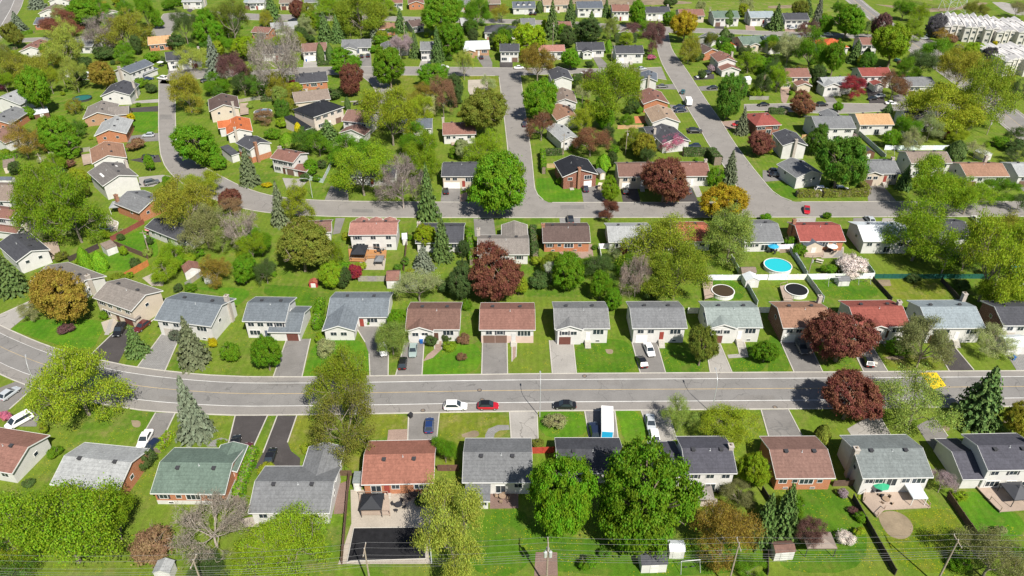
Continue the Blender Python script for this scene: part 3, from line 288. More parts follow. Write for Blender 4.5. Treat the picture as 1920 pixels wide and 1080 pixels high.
('lawn','lawny',[(-18.76,325.0),(-12.16,325.0),(-9.96,324.66),(-8.19,323.97),(-6.86,322.95),(-5.97,321.58),(-5.28,319.27),(-4.8,316.03),(-4.53,311.85),(-4.47,306.74),(-5.24,302.71),(-6.83,299.75),(-9.25,297.87),(-12.5,297.07),(-15.02,298.29),(-16.82,301.53),(-17.89,306.79),(-18.67,323.18)],[]),
('lawn','lawnd',[(81.54,216.42),(84.83,217.65),(86.04,217.65),(87.16,217.17),(88.19,216.21),(89.11,214.76),(89.61,213.16),(89.69,211.41),(89.35,209.5),(88.59,207.43),(87.6,205.94),(86.38,205.02),(84.95,204.67),(83.28,204.89),(82.08,205.76),(81.34,207.27),(81.07,209.43),(81.49,215.72)],[]),
('lawn','lawny',[(82.39,130.63),(89.81,129.58),(92.03,128.98),(93.49,128.2),(94.21,127.23),(94.17,126.08),(93.33,125.21),(91.69,124.61),(89.24,124.3),(85.98,124.26),(83.62,124.63),(82.15,125.41),(81.58,126.61),(82.31,130.23)],[]),
('bare_soil','dirt',[(63.09,85.85),(64.9,86.49),(65.58,86.59),(66.21,86.55),(66.79,86.36),(67.33,86.02),(67.74,85.6),(68.03,85.1),(68.2,84.52),(68.24,83.85),(68.13,83.21),(67.86,82.6),(67.43,82.01),(66.85,81.45),(66.25,81.05),(65.65,80.81),(65.03,80.73),(64.41,80.81),(63.9,81.01),(63.5,81.33),(63.22,81.77),(63.06,82.34),(62.91,83.54),(63.08,85.68)],[]),
('bare_soil','dirt',[(-9.83,105.09),(-7.94,106.04),(-7.34,106.18),(-6.87,106.1),(-6.55,105.8),(-6.38,105.26),(-6.46,104.83),(-6.79,104.52),(-7.37,104.32),(-8.21,104.24),(-9.32,104.32),(-9.6,104.48),(-9.8,105.03)],[]),
('bare_soil','dirt',[(-75.67,109.03),(-74.5,109.03),(-74.09,108.91),(-73.75,108.66),(-73.48,108.29),(-73.27,107.79),(-73.22,107.41),(-73.31,107.16),(-73.55,107.04),(-73.94,107.04),(-74.3,107.16),(-74.64,107.41),(-74.95,107.79),(-75.6,108.91)],[]),
('bare_soil','dirt',[(82.39,128.95),(84.58,129.48),(85.31,129.55),(85.89,129.48),(86.32,129.27),(86.61,128.92),(86.57,128.63),(86.2,128.39),(85.51,128.2),(83.7,128.03),(83.12,128.09),(82.76,128.27),(82.43,128.89)],[]),
('bare_soil','dirt',[(20.89,131.76),(22.0,131.76),(22.32,131.66),(22.51,131.45),(22.59,131.13),(22.54,130.7),(22.42,130.39),(22.22,130.17),(21.94,130.07),(21.59,130.07),(21.32,130.17),(21.12,130.39),(21.0,130.7),(20.9,131.66)],[]),
('bare_soil','dirt',[(84.51,107.48),(85.58,107.48),(85.85,107.38),(85.97,107.19),(85.94,106.91),(85.52,106.24),(84.9,105.95),(84.51,105.95),(84.26,106.05),(84.14,106.24),(84.15,106.52),(84.47,107.38)],[]),
('bare_soil','dirt',[(149.36,453.9),(159.73,455.95),(162.68,456.06),(164.43,455.46),(164.99,454.14),(164.35,452.11),(162.88,450.48),(160.58,449.27),(157.44,448.46),(153.47,448.07),(150.61,448.17),(148.86,448.77),(148.21,449.88),(149.24,453.5)],[]),
('field','field',[(6.37,466.25),(123.82,466.25),(159.55,464.01),(184.02,459.55),(197.24,452.86),(199.2,443.94),(200.24,436.17),(200.35,429.56),(199.53,424.1),(197.79,419.79),(195.77,416.56),(193.46,414.4),(190.87,413.33),(188.0,413.33),(182.7,415.01),(174.97,418.38),(164.81,423.43),(152.22,430.16),(135.22,436.0),(113.82,440.95),(88.0,445.01),(57.77,448.18),(34.72,451.39),(18.85,454.63),(10.15,457.92),(6.75,465.41)],[]),
('field','dirt',[(6.44,471.76),(50.93,473.52),(66.72,473.18),(80.5,471.82),(92.27,469.42),(102.02,465.99),(106.73,463.08),(106.39,460.7),(101.0,458.85),(90.57,457.53),(80.02,456.7),(69.36,456.36),(58.58,456.53),(47.7,457.19),(37.98,458.53),(29.42,460.56),(22.02,463.27),(7.99,470.91)],[]),
('field','field',[(249.71,498.08),(297.16,498.08),(310.16,495.92),(317.17,491.6),(318.2,485.12),(313.24,476.48),(308.08,470.09),(302.72,465.94),(297.16,464.04),(291.39,464.37),(285.75,463.4),(280.23,461.12),(274.84,457.52),(269.56,452.61),(264.4,448.62),(259.36,445.54),(254.44,443.38),(249.64,442.13),(245.42,441.51),(241.79,441.51),(238.74,442.13),(236.27,443.38),(235.49,447.62),(236.4,454.84),(239.0,465.06),(248.64,494.77)],[]),
('field','conc',[(285.2,463.53),(291.14,463.53),(292.87,462.23),(293.96,459.63),(294.39,455.73),(294.18,450.54),(293.59,445.88),(292.61,441.76),(291.24,438.17),(289.49,435.13),(287.7,433.14),(285.85,432.22),(283.96,432.36),(282.03,433.56),(280.96,436.22),(280.75,440.34),(281.4,445.92),(284.82,461.77)],[]),
('field','dirt',[(213.32,458.17),(224.43,443.92),(230.13,440.57),(237.07,439.6),(245.27,440.98),(254.71,444.73),(262.81,448.36),(269.57,451.88),(275.0,455.29),(279.08,458.58),(281.26,460.89),(281.55,462.2),(279.93,462.52),(276.42,461.85),(272.52,460.37),(268.24,458.08),(263.57,454.99),(258.52,451.1),(252.37,448.98),(245.15,448.65),(236.83,450.1),(215.67,457.37)],[])]
ROADL=[
([(-131.29,147.25),(-126.77,144.69),(-122.24,142.12),(-117.72,139.55),(-113.12,137.12),(-108.49,134.74),(-103.77,132.57),(-98.93,130.67),(-94.01,128.98),(-89.04,127.42),(-84.03,126.04),(-78.95,124.91),(-73.83,124.02),(-68.68,123.26),(-63.51,122.66),(-58.33,122.29),(-53.13,122.18),(-47.92,122.17),(-42.72,122.22),(-37.52,122.31),(-32.32,122.41),(-27.12,122.52),(-21.92,122.64),(-16.72,122.78),(-11.52,122.93),(-6.32,123.04),(-1.12,123.15),(4.09,123.22),(9.29,123.29),(14.49,123.35),(19.69,123.4),(24.89,123.44),(30.09,123.48),(35.3,123.52),(40.5,123.56),(45.7,123.6),(50.9,123.65),(56.1,123.69),(61.31,123.73),(66.51,123.78),(71.71,123.83),(76.91,123.89),(82.11,123.94),(87.32,123.99),(92.52,124.05),(97.72,124.1),(102.92,124.16),(108.12,124.21),(113.32,124.27),(118.53,124.32)],[(-119.92,128.51),(-115.69,126.25),(-111.46,124.0),(-107.2,121.78),(-102.83,119.8),(-98.36,118.07),(-93.85,116.46),(-89.25,115.08),(-84.6,113.94),(-79.91,112.9),(-75.21,111.98),(-70.45,111.38),(-65.67,110.97),(-60.88,110.69),(-56.09,110.45),(-51.3,110.43),(-46.51,110.51),(-41.71,110.6),(-36.92,110.69),(-32.12,110.78),(-27.33,110.89),(-22.53,111.0),(-17.74,111.13),(-12.94,111.27),(-8.15,111.41),(-3.36,111.51),(1.44,111.61),(6.23,111.69),(11.03,111.76),(15.82,111.83),(20.62,111.89),(25.42,111.94),(30.21,111.99),(35.01,112.04),(39.8,112.1),(44.6,112.15),(49.39,112.21),(54.19,112.27),(58.98,112.32),(63.78,112.39),(68.57,112.45),(73.37,112.52),(78.17,112.6),(82.96,112.68),(87.76,112.76),(92.55,112.85),(97.35,112.95),(102.14,113.04),(106.93,113.14),(111.73,113.23)],[(0.17,0.16,'line_white'),(0.455,0.14,'line_yellow'),(0.775,0.16,'line_white')],[[(-131.29,147.25),(-117.43,139.4),(-110.37,135.71),(-106.79,133.96),(-103.16,132.33),(-99.45,130.88),(-91.91,128.32),(-84.26,126.1),(-80.38,125.23),(-76.47,124.48),(-68.6,123.25),(-64.64,122.79),(-56.7,122.25),(-44.75,122.2),(3.03,123.21),(118.53,124.32)],[(-119.92,128.51),(-109.36,122.91),(-105.79,121.15),(-102.15,119.54),(-98.44,118.1),(-94.69,116.76),(-90.89,115.57),(-83.17,113.62),(-75.36,112.01),(-71.41,111.51),(-63.48,110.84),(-55.52,110.44),(-51.54,110.43),(-31.63,110.79),(-7.74,111.42),(8.19,111.72),(67.93,112.44),(111.73,113.23)]]),
([(-145.66,319.52),(-143.54,313.67),(-141.42,307.81),(-139.3,301.95),(-137.17,296.09),(-135.01,290.25),(-132.82,284.41),(-130.59,278.59),(-128.31,272.79),(-126.05,266.98),(-123.81,261.17),(-121.61,255.34),(-119.28,249.56),(-116.53,243.97),(-112.8,238.99),(-108.42,234.57),(-103.77,230.42),(-99.09,226.3),(-94.45,222.14),(-89.78,218.02),(-84.92,214.12),(-79.71,210.7),(-74.14,207.94),(-68.14,206.26),(-62.0,205.24),(-55.79,204.69),(-49.57,204.38),(-43.34,204.18),(-37.11,204.03),(-30.88,203.89),(-24.65,203.78),(-18.42,203.7),(-12.19,203.62),(-5.96,203.56),(0.28,203.51),(6.51,203.47),(12.74,203.45),(18.97,203.45),(25.2,203.45),(31.43,203.47),(37.67,203.5),(43.9,203.55),(50.13,203.61),(56.36,203.68),(62.59,203.77),(68.82,203.83),(75.06,203.89),(81.29,203.92),(87.52,203.96),(93.75,203.99),(99.98,204.02),(106.21,204.04),(112.45,204.06),(118.68,204.07),(124.91,204.09),(131.14,204.1),(137.37,204.11),(143.61,204.13),(149.84,204.14),(156.07,204.16)],[(-153.06,319.52),(-150.73,313.6),(-148.39,307.67),(-146.06,301.74),(-143.73,295.8),(-141.4,289.87),(-139.08,283.93),(-136.78,277.99),(-134.49,272.05),(-132.16,266.11),(-129.79,260.2),(-127.38,254.3),(-124.92,248.42),(-122.35,242.59),(-119.61,236.83),(-116.53,231.25),(-113.01,225.95),(-109.03,220.97),(-104.69,216.3),(-99.98,212.01),(-94.98,208.07),(-89.73,204.46),(-84.17,201.34),(-78.44,198.56),(-72.3,196.9),(-66.03,195.75),(-59.7,195.02),(-53.34,194.56),(-46.98,194.27),(-40.61,194.09),(-34.24,193.96),(-27.86,193.87),(-21.49,193.81),(-15.12,193.79),(-8.75,193.77),(-2.37,193.76),(4.0,193.76),(10.37,193.77),(16.75,193.79),(23.12,193.82),(29.49,193.85),(35.87,193.88),(42.24,193.9),(48.61,193.93),(54.99,193.96),(61.36,193.99),(67.73,194.02),(74.1,194.06),(80.48,194.09),(86.85,194.13),(93.22,194.17),(99.6,194.21),(105.97,194.25),(112.34,194.29),(118.71,194.34),(125.09,194.38),(131.46,194.42),(137.83,194.46),(144.21,194.5),(150.58,194.54)],[],[[(-144.3,315.77),(-136.11,293.24),(-130.47,278.28),(-120.35,252.21),(-118.78,248.53),(-117.01,244.95),(-114.79,241.65),(-112.32,238.51),(-109.51,235.67),(-106.59,232.94),(-91.65,219.67),(-88.61,217.08),(-85.49,214.58),(-82.2,212.33),(-78.8,210.24),(-75.21,208.47),(-71.44,207.19),(-67.58,206.17),(-63.64,205.51),(-59.68,205.03),(-55.7,204.68),(-47.71,204.32),(-31.74,203.91),(-3.77,203.54)],[(12.22,203.45),(40.19,203.52),(64.16,203.78)],[(88.14,203.97),(156.07,204.16)],[(-153.06,319.52),(-132.66,267.38),(-126.65,252.55),(-121.86,241.55),(-120.13,237.94),(-116.31,230.92),(-114.1,227.59),(-111.74,224.36),(-109.24,221.24),(-106.54,218.29),(-103.74,215.43),(-100.78,212.74),(-94.53,207.76),(-91.23,205.5),(-87.83,203.4),(-84.35,201.44),(-80.75,199.68),(-77.06,198.19),(-73.2,197.14),(-69.28,196.34),(-65.34,195.67),(-61.37,195.21),(-53.4,194.56),(-37.41,194.02),(-21.41,193.81),(10.59,193.77),(62.59,193.99),(150.58,194.54)]]),
([(-153.06,319.52),(-151.0,314.76),(-151.73,318.87),(-152.07,324.04),(-151.74,329.22),(-148.88,333.41),(-144.08,335.16),(-138.9,335.45),(-133.72,335.19),(-128.58,334.5),(-123.49,333.44),(-118.36,332.67),(-113.17,332.55),(-108.11,333.6),(-103.19,335.29),(-98.22,336.77),(-93.07,337.42),(-87.88,337.7),(-82.69,337.9),(-77.5,338.03),(-72.31,338.13),(-67.11,338.19),(-61.92,338.19),(-56.73,338.18),(-51.53,338.12),(-46.34,338.03),(-41.15,337.91),(-35.95,337.79),(-30.76,337.66),(-25.57,337.52),(-20.38,337.36),(-15.18,337.19),(-9.99,336.99),(-4.8,336.77),(0.38,336.54),(5.57,336.29),(10.76,336.03),(15.95,335.78),(21.14,335.56),(26.33,335.39),(31.52,335.27),(36.72,335.25),(41.91,335.32),(47.1,335.48),(52.29,335.73),(57.47,336.15),(62.62,336.79),(67.75,337.6)],[(-145.13,318.09),(-143.12,313.44),(-141.12,308.79),(-139.26,306.21),(-140.2,311.17),(-140.08,316.22),(-137.69,320.49),(-133.19,322.71),(-128.24,323.74),(-123.19,323.94),(-118.15,323.55),(-113.1,323.19),(-108.08,323.68),(-103.37,325.48),(-98.51,326.82),(-93.47,327.28),(-88.41,327.16),(-83.35,326.94),(-78.29,326.71),(-73.23,326.47),(-68.17,326.28),(-63.11,326.18),(-58.05,326.13),(-52.98,326.11),(-47.92,326.09),(-42.86,326.02),(-37.79,325.89),(-32.73,325.74),(-27.67,325.56),(-22.61,325.33),(-17.55,325.17),(-12.49,325.15),(-7.43,325.28),(-2.37,325.5),(2.68,325.89),(7.72,326.42),(12.74,327.02),(17.78,327.5),(22.84,327.81),(27.89,327.67),(32.91,327.02),(37.96,326.58),(43.01,326.22),(48.06,325.86),(53.08,325.18),(57.99,323.99),(62.61,321.95),(67.05,319.52)],[],[[(-151.9,321.44),(-151.98,325.41),(-151.65,329.36),(-149.4,332.64),(-146.01,334.46),(-142.16,335.27),(-138.18,335.41),(-134.21,335.22),(-130.26,334.73),(-122.43,333.28),(-118.5,332.69),(-114.52,332.58),(-110.59,333.09),(-106.74,334.07),(-102.98,335.36),(-99.16,336.49),(-95.24,337.14),(-91.28,337.52),(-83.33,337.88),(-71.39,338.14),(-63.43,338.19),(-51.49,338.12),(-43.53,337.97),(-15.67,337.2),(24.1,335.46),(36.03,335.25),(43.99,335.38),(51.95,335.71),(55.92,336.02),(59.87,336.45),(67.75,337.6)],[(-145.13,318.09),(-141.96,310.75),(-140.03,307.28),(-139.76,308.83),(-140.17,312.78),(-139.81,316.71),(-137.86,320.19),(-134.41,322.11),(-130.61,323.24),(-126.67,323.8),(-122.68,323.9),(-114.71,323.3),(-110.73,323.42),(-106.83,324.16),(-103.09,325.56),(-99.24,326.61),(-95.28,327.11),(-91.3,327.23),(-67.34,326.27),(-43.37,326.03),(-15.42,325.16),(-7.43,325.28)],[(4.53,326.08),(16.45,327.37),(20.43,327.66),(24.42,327.77),(28.41,327.61),(32.38,327.09),(36.35,326.72),(48.31,325.83),(52.27,325.29),(56.17,324.43),(59.93,323.13),(63.54,321.44),(67.05,319.52)]]),
([(-5.89,326.86),(-5.59,321.6),(-5.29,316.34),(-4.99,311.08),(-4.69,305.82),(-4.39,300.56),(-4.1,295.31),(-3.81,290.05),(-3.53,284.79),(-3.25,279.53),(-2.97,274.27),(-2.7,269.01),(-2.43,263.75),(-2.17,258.49),(-1.92,253.23),(-1.67,247.97),(-1.43,242.7),(-1.19,237.44),(-0.98,232.18),(-0.81,226.92),(-0.67,221.65),(-0.58,216.38),(-0.64,211.12),(-1.39,205.94),(-4.84,202.04)],[(3.56,329.87),(3.73,324.49),(3.9,319.11),(4.07,313.73),(4.24,308.36),(4.41,302.98),(4.59,297.6),(4.77,292.22),(4.95,286.85),(5.13,281.47),(5.32,276.09),(5.52,270.71),(5.72,265.34),(5.93,259.96),(6.15,254.58),(6.38,249.21),(6.57,243.83),(6.71,238.45),(6.82,233.07),(6.9,227.69),(6.95,222.31),(7.06,216.93),(7.28,211.56),(8.54,206.39),(12.11,202.39)],[],[[(-5.67,322.92),(-3.04,275.62),(-1.67,248.03),(-0.85,228.31),(-0.59,216.47),(-0.63,212.52),(-1.01,208.6),(-2.23,205.0)],[(3.68,325.96),(5.08,282.96),(6.56,243.88),(6.84,232.15),(7.07,216.51),(7.24,212.61),(7.96,208.78),(9.51,205.31)]]),
([(75.99,405.69),(75.23,400.56),(74.48,395.43),(73.73,390.3),(72.97,385.17),(72.24,380.04),(71.57,374.9),(70.95,369.76),(70.38,364.61),(69.91,359.44),(69.51,354.28),(69.22,349.1),(69.01,343.92),(68.87,338.74),(68.82,333.56),(68.87,328.38),(68.99,323.19),(69.08,318.01),(69.14,312.83),(69.18,307.65),(69.19,302.46),(69.2,297.28),(69.22,292.1),(69.27,286.91),(69.35,281.73),(69.45,276.55),(69.57,271.37),(69.64,266.18),(69.67,261.0),(69.62,255.82),(69.59,250.64),(69.71,245.45),(70.0,240.28),(70.41,235.11),(70.71,229.94),(70.92,224.76),(71.06,219.58),(71.14,214.4),(71.08,209.21),(69.29,204.5),(64.61,202.39)],[(81.93,402.49),(81.23,397.44),(80.53,392.38),(79.84,387.33),(79.14,382.28),(78.54,377.22),(78.02,372.15),(77.69,367.06),(77.48,361.97),(77.44,356.87),(77.7,351.77),(77.93,346.68),(78.12,341.59),(78.28,336.49),(78.39,331.39),(78.45,326.29),(78.5,321.19),(78.53,316.09),(78.56,311.0),(78.56,305.9),(78.56,300.8),(78.58,295.7),(78.65,290.6),(78.78,285.5),(78.98,280.41),(79.16,275.31),(79.23,270.21),(79.21,265.11),(79.11,260.02),(79.06,254.92),(79.1,249.82),(79.22,244.72),(79.43,239.63),(79.68,234.53),(79.96,229.44),(80.29,224.35),(80.66,219.27),(81.08,214.19),(81.77,209.14),(84.34,204.89),(88.95,202.74)],[],[[(74.25,393.86),(71.98,378.09),(70.56,366.23),(69.52,354.32),(68.97,342.39),(68.85,330.44),(69.16,310.52),(69.28,286.62),(69.64,266.71),(69.6,250.78),(69.86,242.81),(70.42,234.87),(70.83,226.91),(71.13,214.96),(71.1,210.98),(70.3,207.14),(68.24,204.02)],[(80.84,394.57),(79.2,382.69),(78.29,374.75),(77.68,366.78),(77.46,358.8),(77.54,354.8),(78.08,342.83),(78.4,330.84),(78.65,290.88),(79.17,274.91),(79.22,270.91),(79.06,254.93),(79.17,246.93),(79.46,238.95),(80.12,226.98),(81.01,215.02),(81.51,211.06),(82.84,207.38),(85.33,204.43)]]),
([(-176.62,442.74),(-170.51,441.15),(-164.4,439.55),(-158.3,437.96),(-152.15,436.52),(-145.96,435.27),(-139.72,434.29),(-133.44,433.64),(-127.14,433.32),(-120.83,432.96),(-114.53,432.58),(-108.23,432.19),(-101.93,431.78),(-95.62,431.37),(-89.32,430.96),(-83.02,430.52),(-76.73,430.07),(-70.43,429.59),(-64.13,429.09),(-57.84,428.57),(-51.55,428.02),(-45.26,427.46),(-38.98,426.86),(-32.69,426.25),(-26.41,425.61),(-20.13,424.96),(-13.85,424.29),(-7.57,423.6),(-1.3,422.89),(4.98,422.16),(11.25,421.41),(17.51,420.58),(23.76,419.71),(29.98,418.65),(36.17,417.41),(42.27,415.77),(48.35,414.06),(54.47,412.54),(60.63,411.14),(66.81,409.85),(73.01,408.66),(79.23,407.56),(85.47,406.55),(91.71,405.62),(97.96,404.68),(104.19,403.69),(110.42,402.63),(116.63,401.51),(122.83,400.33),(129.06,399.29),(135.31,398.38),(141.58,397.59),(147.85,396.9),(154.14,396.29),(160.42,395.61),(166.68,394.85),(172.94,394.01),(179.19,393.07),(185.43,392.09),(191.66,391.11)],[(-170.79,425.84),(-164.71,424.93),(-158.63,424.01),(-152.55,423.1),(-146.45,422.29),(-140.34,421.59),(-134.22,421.03),(-128.08,420.64),(-121.94,420.4),(-115.79,420.21),(-109.65,420.07),(-103.5,419.97),(-97.35,419.87),(-91.2,419.8),(-85.05,419.73),(-78.9,419.59),(-72.76,419.42),(-66.61,419.18),(-60.47,418.9),(-54.33,418.55),(-48.19,418.17),(-42.06,417.71),(-35.93,417.2),(-29.8,416.68),(-23.68,416.14),(-17.55,415.58),(-11.43,415.0),(-5.31,414.4),(0.81,413.79),(6.92,413.15),(13.04,412.51),(19.13,411.69),(25.21,410.78),(31.26,409.66),(37.22,408.16),(42.98,406.02),(48.78,403.96),(54.62,402.06),(60.51,400.27),(66.44,398.65),(72.46,397.39),(78.54,396.47),(84.66,395.91),(90.8,395.65),(96.94,395.31),(103.07,394.81),(109.18,394.15),(115.27,393.31),(121.34,392.29),(127.42,391.36),(133.51,390.51),(139.61,389.73),(145.72,389.01),(151.83,388.32),(157.93,387.59),(164.03,386.8),(170.12,385.96),(176.2,385.05),(182.28,384.11),(188.36,383.18)],[],[[(-176.62,442.74),(-161.29,438.74),(-153.59,436.85),(-145.82,435.25),(-137.98,434.11),(-134.04,433.7),(-106.35,432.07),(-82.62,430.5),(-70.76,429.62),(-51.01,427.98),(-27.34,425.71),(-15.52,424.47),(4.17,422.25),(19.9,420.25),(27.73,419.03),(35.52,417.54),(46.99,414.44),(54.67,412.49),(66.29,409.96),(77.98,407.78),(105.39,403.48),(128.8,399.33),(140.58,397.72),(160.28,395.62),(168.15,394.65),(179.92,392.96),(191.66,391.11)],[(-170.79,425.84),(-151.08,422.9),(-143.17,421.91),(-135.23,421.12),(-127.27,420.61),(-115.32,420.2),(-83.43,419.7),(-71.48,419.37),(-59.53,418.85),(-43.61,417.82),(-23.75,416.15),(0.06,413.87),(11.96,412.62),(23.8,410.99),(31.65,409.56),(35.51,408.59),(39.31,407.38),(46.8,404.66),(54.37,402.14),(58.18,400.98),(65.85,398.81),(73.66,397.21)],[(81.57,396.19),(85.54,395.87),(97.48,395.27),(109.39,394.12),(133.04,390.58),(164.7,386.71),(188.36,383.18)]]),
([(92.68,289.02),(98.07,289.36),(103.46,289.7),(108.84,290.04),(114.23,290.39),(119.62,290.67),(125.01,290.79),(130.41,290.69),(135.79,290.3),(141.17,289.9),(146.57,289.68),(151.96,289.63),(157.36,289.74),(162.75,289.96),(168.14,290.27),(173.53,290.48),(178.93,290.43),(184.29,289.85),(189.63,289.02)],[(90.82,281.83),(96.21,282.16),(101.6,281.94),(106.95,281.2),(112.27,280.27),(117.62,279.5),(122.99,279.01),(128.39,279.14),(133.76,279.67),(139.11,280.41),(144.44,281.28),(149.79,282.03),(155.15,282.66),(160.54,283.11),(165.93,283.35),(171.33,283.31),(176.71,282.84),(182.01,281.84),(187.28,280.66)],[],[[(92.68,289.02),(115.95,290.48),(123.72,290.76),(131.48,290.61),(143.11,289.82),(150.88,289.64),(158.65,289.8),(174.18,290.48),(178.06,290.43),(181.93,290.1),(185.79,289.62)],[(90.82,281.83),(94.7,282.07),(98.59,282.07),(102.46,281.82),(117.83,279.48),(121.7,279.13),(125.59,279.07),(129.47,279.24),(133.34,279.63),(137.19,280.14),(144.87,281.34),(152.58,282.36),(160.32,283.09),(164.2,283.27),(168.09,283.33),(171.97,283.25),(175.85,282.91),(179.68,282.28),(183.49,281.51)]]),
([(201.49,486.07),(201.04,480.98),(200.6,475.9),(200.16,470.81),(199.72,465.72),(199.28,460.63),(198.84,455.54),(198.4,450.45),(197.95,445.36),(197.51,440.27),(197.08,435.19),(196.64,430.1),(196.2,425.01),(195.77,419.92),(195.34,414.83),(194.91,409.74),(194.49,404.65),(194.06,399.56),(193.65,394.47),(193.23,389.38),(192.84,384.28),(192.46,379.19),(192.11,374.1),(191.77,369.0),(191.47,363.9),(191.2,358.8),(190.95,353.7),(190.71,348.6),(190.48,343.49),(190.25,338.39),(190.02,333.29),(189.8,328.19),(189.58,323.08),(189.25,317.99),(188.9,312.89),(188.43,307.8),(187.92,302.72),(187.33,297.65),(186.66,292.59),(185.95,287.53),(185.29,282.46),(184.66,277.39),(184.08,272.32),(183.53,267.24),(183.02,262.16),(182.58,257.07),(182.15,251.98),(181.71,246.89),(181.27,241.8)],[(212.06,486.07),(211.5,481.33),(210.95,476.59),(210.4,471.85),(209.84,467.11),(209.29,462.37),(208.74,457.63),(208.2,452.89),(207.76,448.14),(207.33,443.39),(206.96,438.63),(206.65,433.87),(206.35,429.11),(206.18,424.34),(206.02,419.57),(205.95,414.8),(205.94,410.03),(205.93,405.26),(205.93,400.48),(205.92,395.71),(205.92,390.94),(205.92,386.17),(205.92,381.4),(205.93,376.62),(205.89,371.85),(205.81,367.08),(205.67,362.31),(205.49,357.54),(205.27,352.78),(205.02,348.01),(204.74,343.25),(204.42,338.49),(204.04,333.73),(203.62,328.98),(203.15,324.23),(202.63,319.49),(202.07,314.75),(201.46,310.01),(200.81,305.29),(200.2,300.55),(199.62,295.82),(199.09,291.08),(198.58,286.33),(198.15,281.58),(197.74,276.83),(197.41,272.06),(197.08,267.3),(196.75,262.54),(196.42,257.78)],[(0.5,0.2,'line_yellow'),(0.1,0.15,'line_white'),(0.9,0.15,'line_white')],[[(201.49,486.07),(195.03,411.22),(192.79,383.63),(191.47,363.9),(189.63,324.4),(189.15,316.51),(188.87,312.56),(188.12,304.69),(186.7,292.91)],[(184.64,277.23),(182.97,261.5),(181.27,241.8)],[(212.06,486.07),(208.4,454.69),(207.29,442.9),(206.47,431.08),(206.01,419.24),(205.96,415.29),(205.92,375.8),(205.83,367.9),(205.43,356.06),(204.54,340.29),(203.93,332.42),(202.76,320.63),(199.78,297.12),(198.49,285.35),(197.79,277.48),(196.42,257.78)]]),
([(-307.08,498.08),(-304.84,493.4),(-302.6,488.72),(-300.36,484.04),(-298.12,479.36),(-295.88,474.68),(-293.65,470.0),(-291.42,465.32),(-289.21,460.63),(-287.01,455.93),(-284.84,451.22),(-282.8,446.45),(-280.84,441.65),(-278.92,436.83),(-277.03,432.01),(-275.15,427.17),(-273.27,422.33),(-271.39,417.5),(-269.48,412.68),(-267.57,407.86),(-265.65,403.04),(-263.7,398.23),(-261.81,393.4),(-259.96,388.56),(-258.16,383.7),(-256.42,378.81),(-254.72,373.91),(-253.05,369.0),(-251.38,364.09),(-249.71,359.18)],[(-327.32,498.08),(-325.28,493.2),(-323.23,488.32),(-321.18,483.45),(-319.13,478.57),(-317.09,473.7),(-315.02,468.83),(-312.95,463.96),(-310.85,459.11),(-308.71,454.28),(-306.48,449.48),(-304.19,444.71),(-301.89,439.95),(-299.55,435.21),(-297.18,430.48),(-294.8,425.76),(-292.4,421.05),(-290.0,416.34),(-287.59,411.63),(-285.21,406.91),(-282.85,402.18),(-280.52,397.43),(-278.2,392.68),(-275.92,387.91),(-273.64,383.13),(-271.4,378.34),(-269.16,373.55),(-266.93,368.76),(-264.69,363.97),(-262.45,359.18)],[(0.25,0.2,'line_white'),(0.6,0.2,'line_white')],[[(-307.08,498.08),(-286.66,455.19),(-285.01,451.59),(-281.92,444.31),(-260.16,389.07),(-256.11,377.91),(-249.71,359.18)],[(-327.32,498.08),(-313.59,465.46),(-310.47,458.24),(-307.22,451.08),(-298.64,433.39),(-286.19,408.85),(-279.21,394.75),(-274.11,384.11),(-262.45,359.18)]]),
([(-250.79,384.15),(-245.26,385.61),(-239.6,386.41),(-233.91,386.91),(-228.24,387.65),(-222.61,388.66),(-216.95,389.42),(-211.26,390.02),(-205.57,390.56),(-199.88,391.11)],[(-247.05,377.4),(-241.56,378.79),(-235.91,379.28),(-230.24,379.34),(-224.57,379.56),(-218.92,380.08),(-213.28,380.77),(-207.66,381.56),(-202.05,382.37),(-196.43,383.18)],[],[[(-250.79,384.15),(-246.96,385.16),(-243.08,385.92),(-239.16,386.45),(-235.22,386.79),(-231.29,387.25),(-227.37,387.81),(-223.48,388.5),(-215.63,389.55),(-199.88,391.11)],[(-247.05,377.4),(-243.25,378.36),(-239.38,378.98),(-235.46,379.28),(-227.61,379.44),(-223.69,379.64),(-219.78,380.0),(-211.98,380.96),(-196.43,383.18)]]),
([(-185.47,437.8),(-191.24,437.8),(-195.95,435.41),(-194.96,429.81),(-193.01,424.39),(-190.82,419.06),(-189.09,413.59),(-188.84,407.86),(-188.71,402.11),(-187.29,396.54),(-185.37,391.11)],[(-176.88,430.56),(-182.02,430.56),(-184.58,426.96),(-183.34,422.0),(-181.65,417.15),(-180.05,412.26),(-178.63,407.33),(-177.42,402.34),(-176.55,397.28),(-175.8,392.19),(-175.07,387.11)],[],[[(-185.47,437.8),(-189.27,437.8),(-192.87,436.97),(-195.89,435.06),(-195.23,431.32),(-194.2,427.68),(-192.9,424.11),(-191.45,420.59),(-190.18,417.02),(-189.08,413.39),(-188.68,402.0),(-187.74,398.32),(-186.63,394.69),(-185.37,391.11)],[(-176.88,430.56),(-180.77,430.56),(-183.56,428.4),(-184.07,424.9),(-183.04,421.14),(-180.54,413.76),(-179.41,410.04),(-177.46,402.5),(-176.19,394.82),(-175.07,387.11)]]),
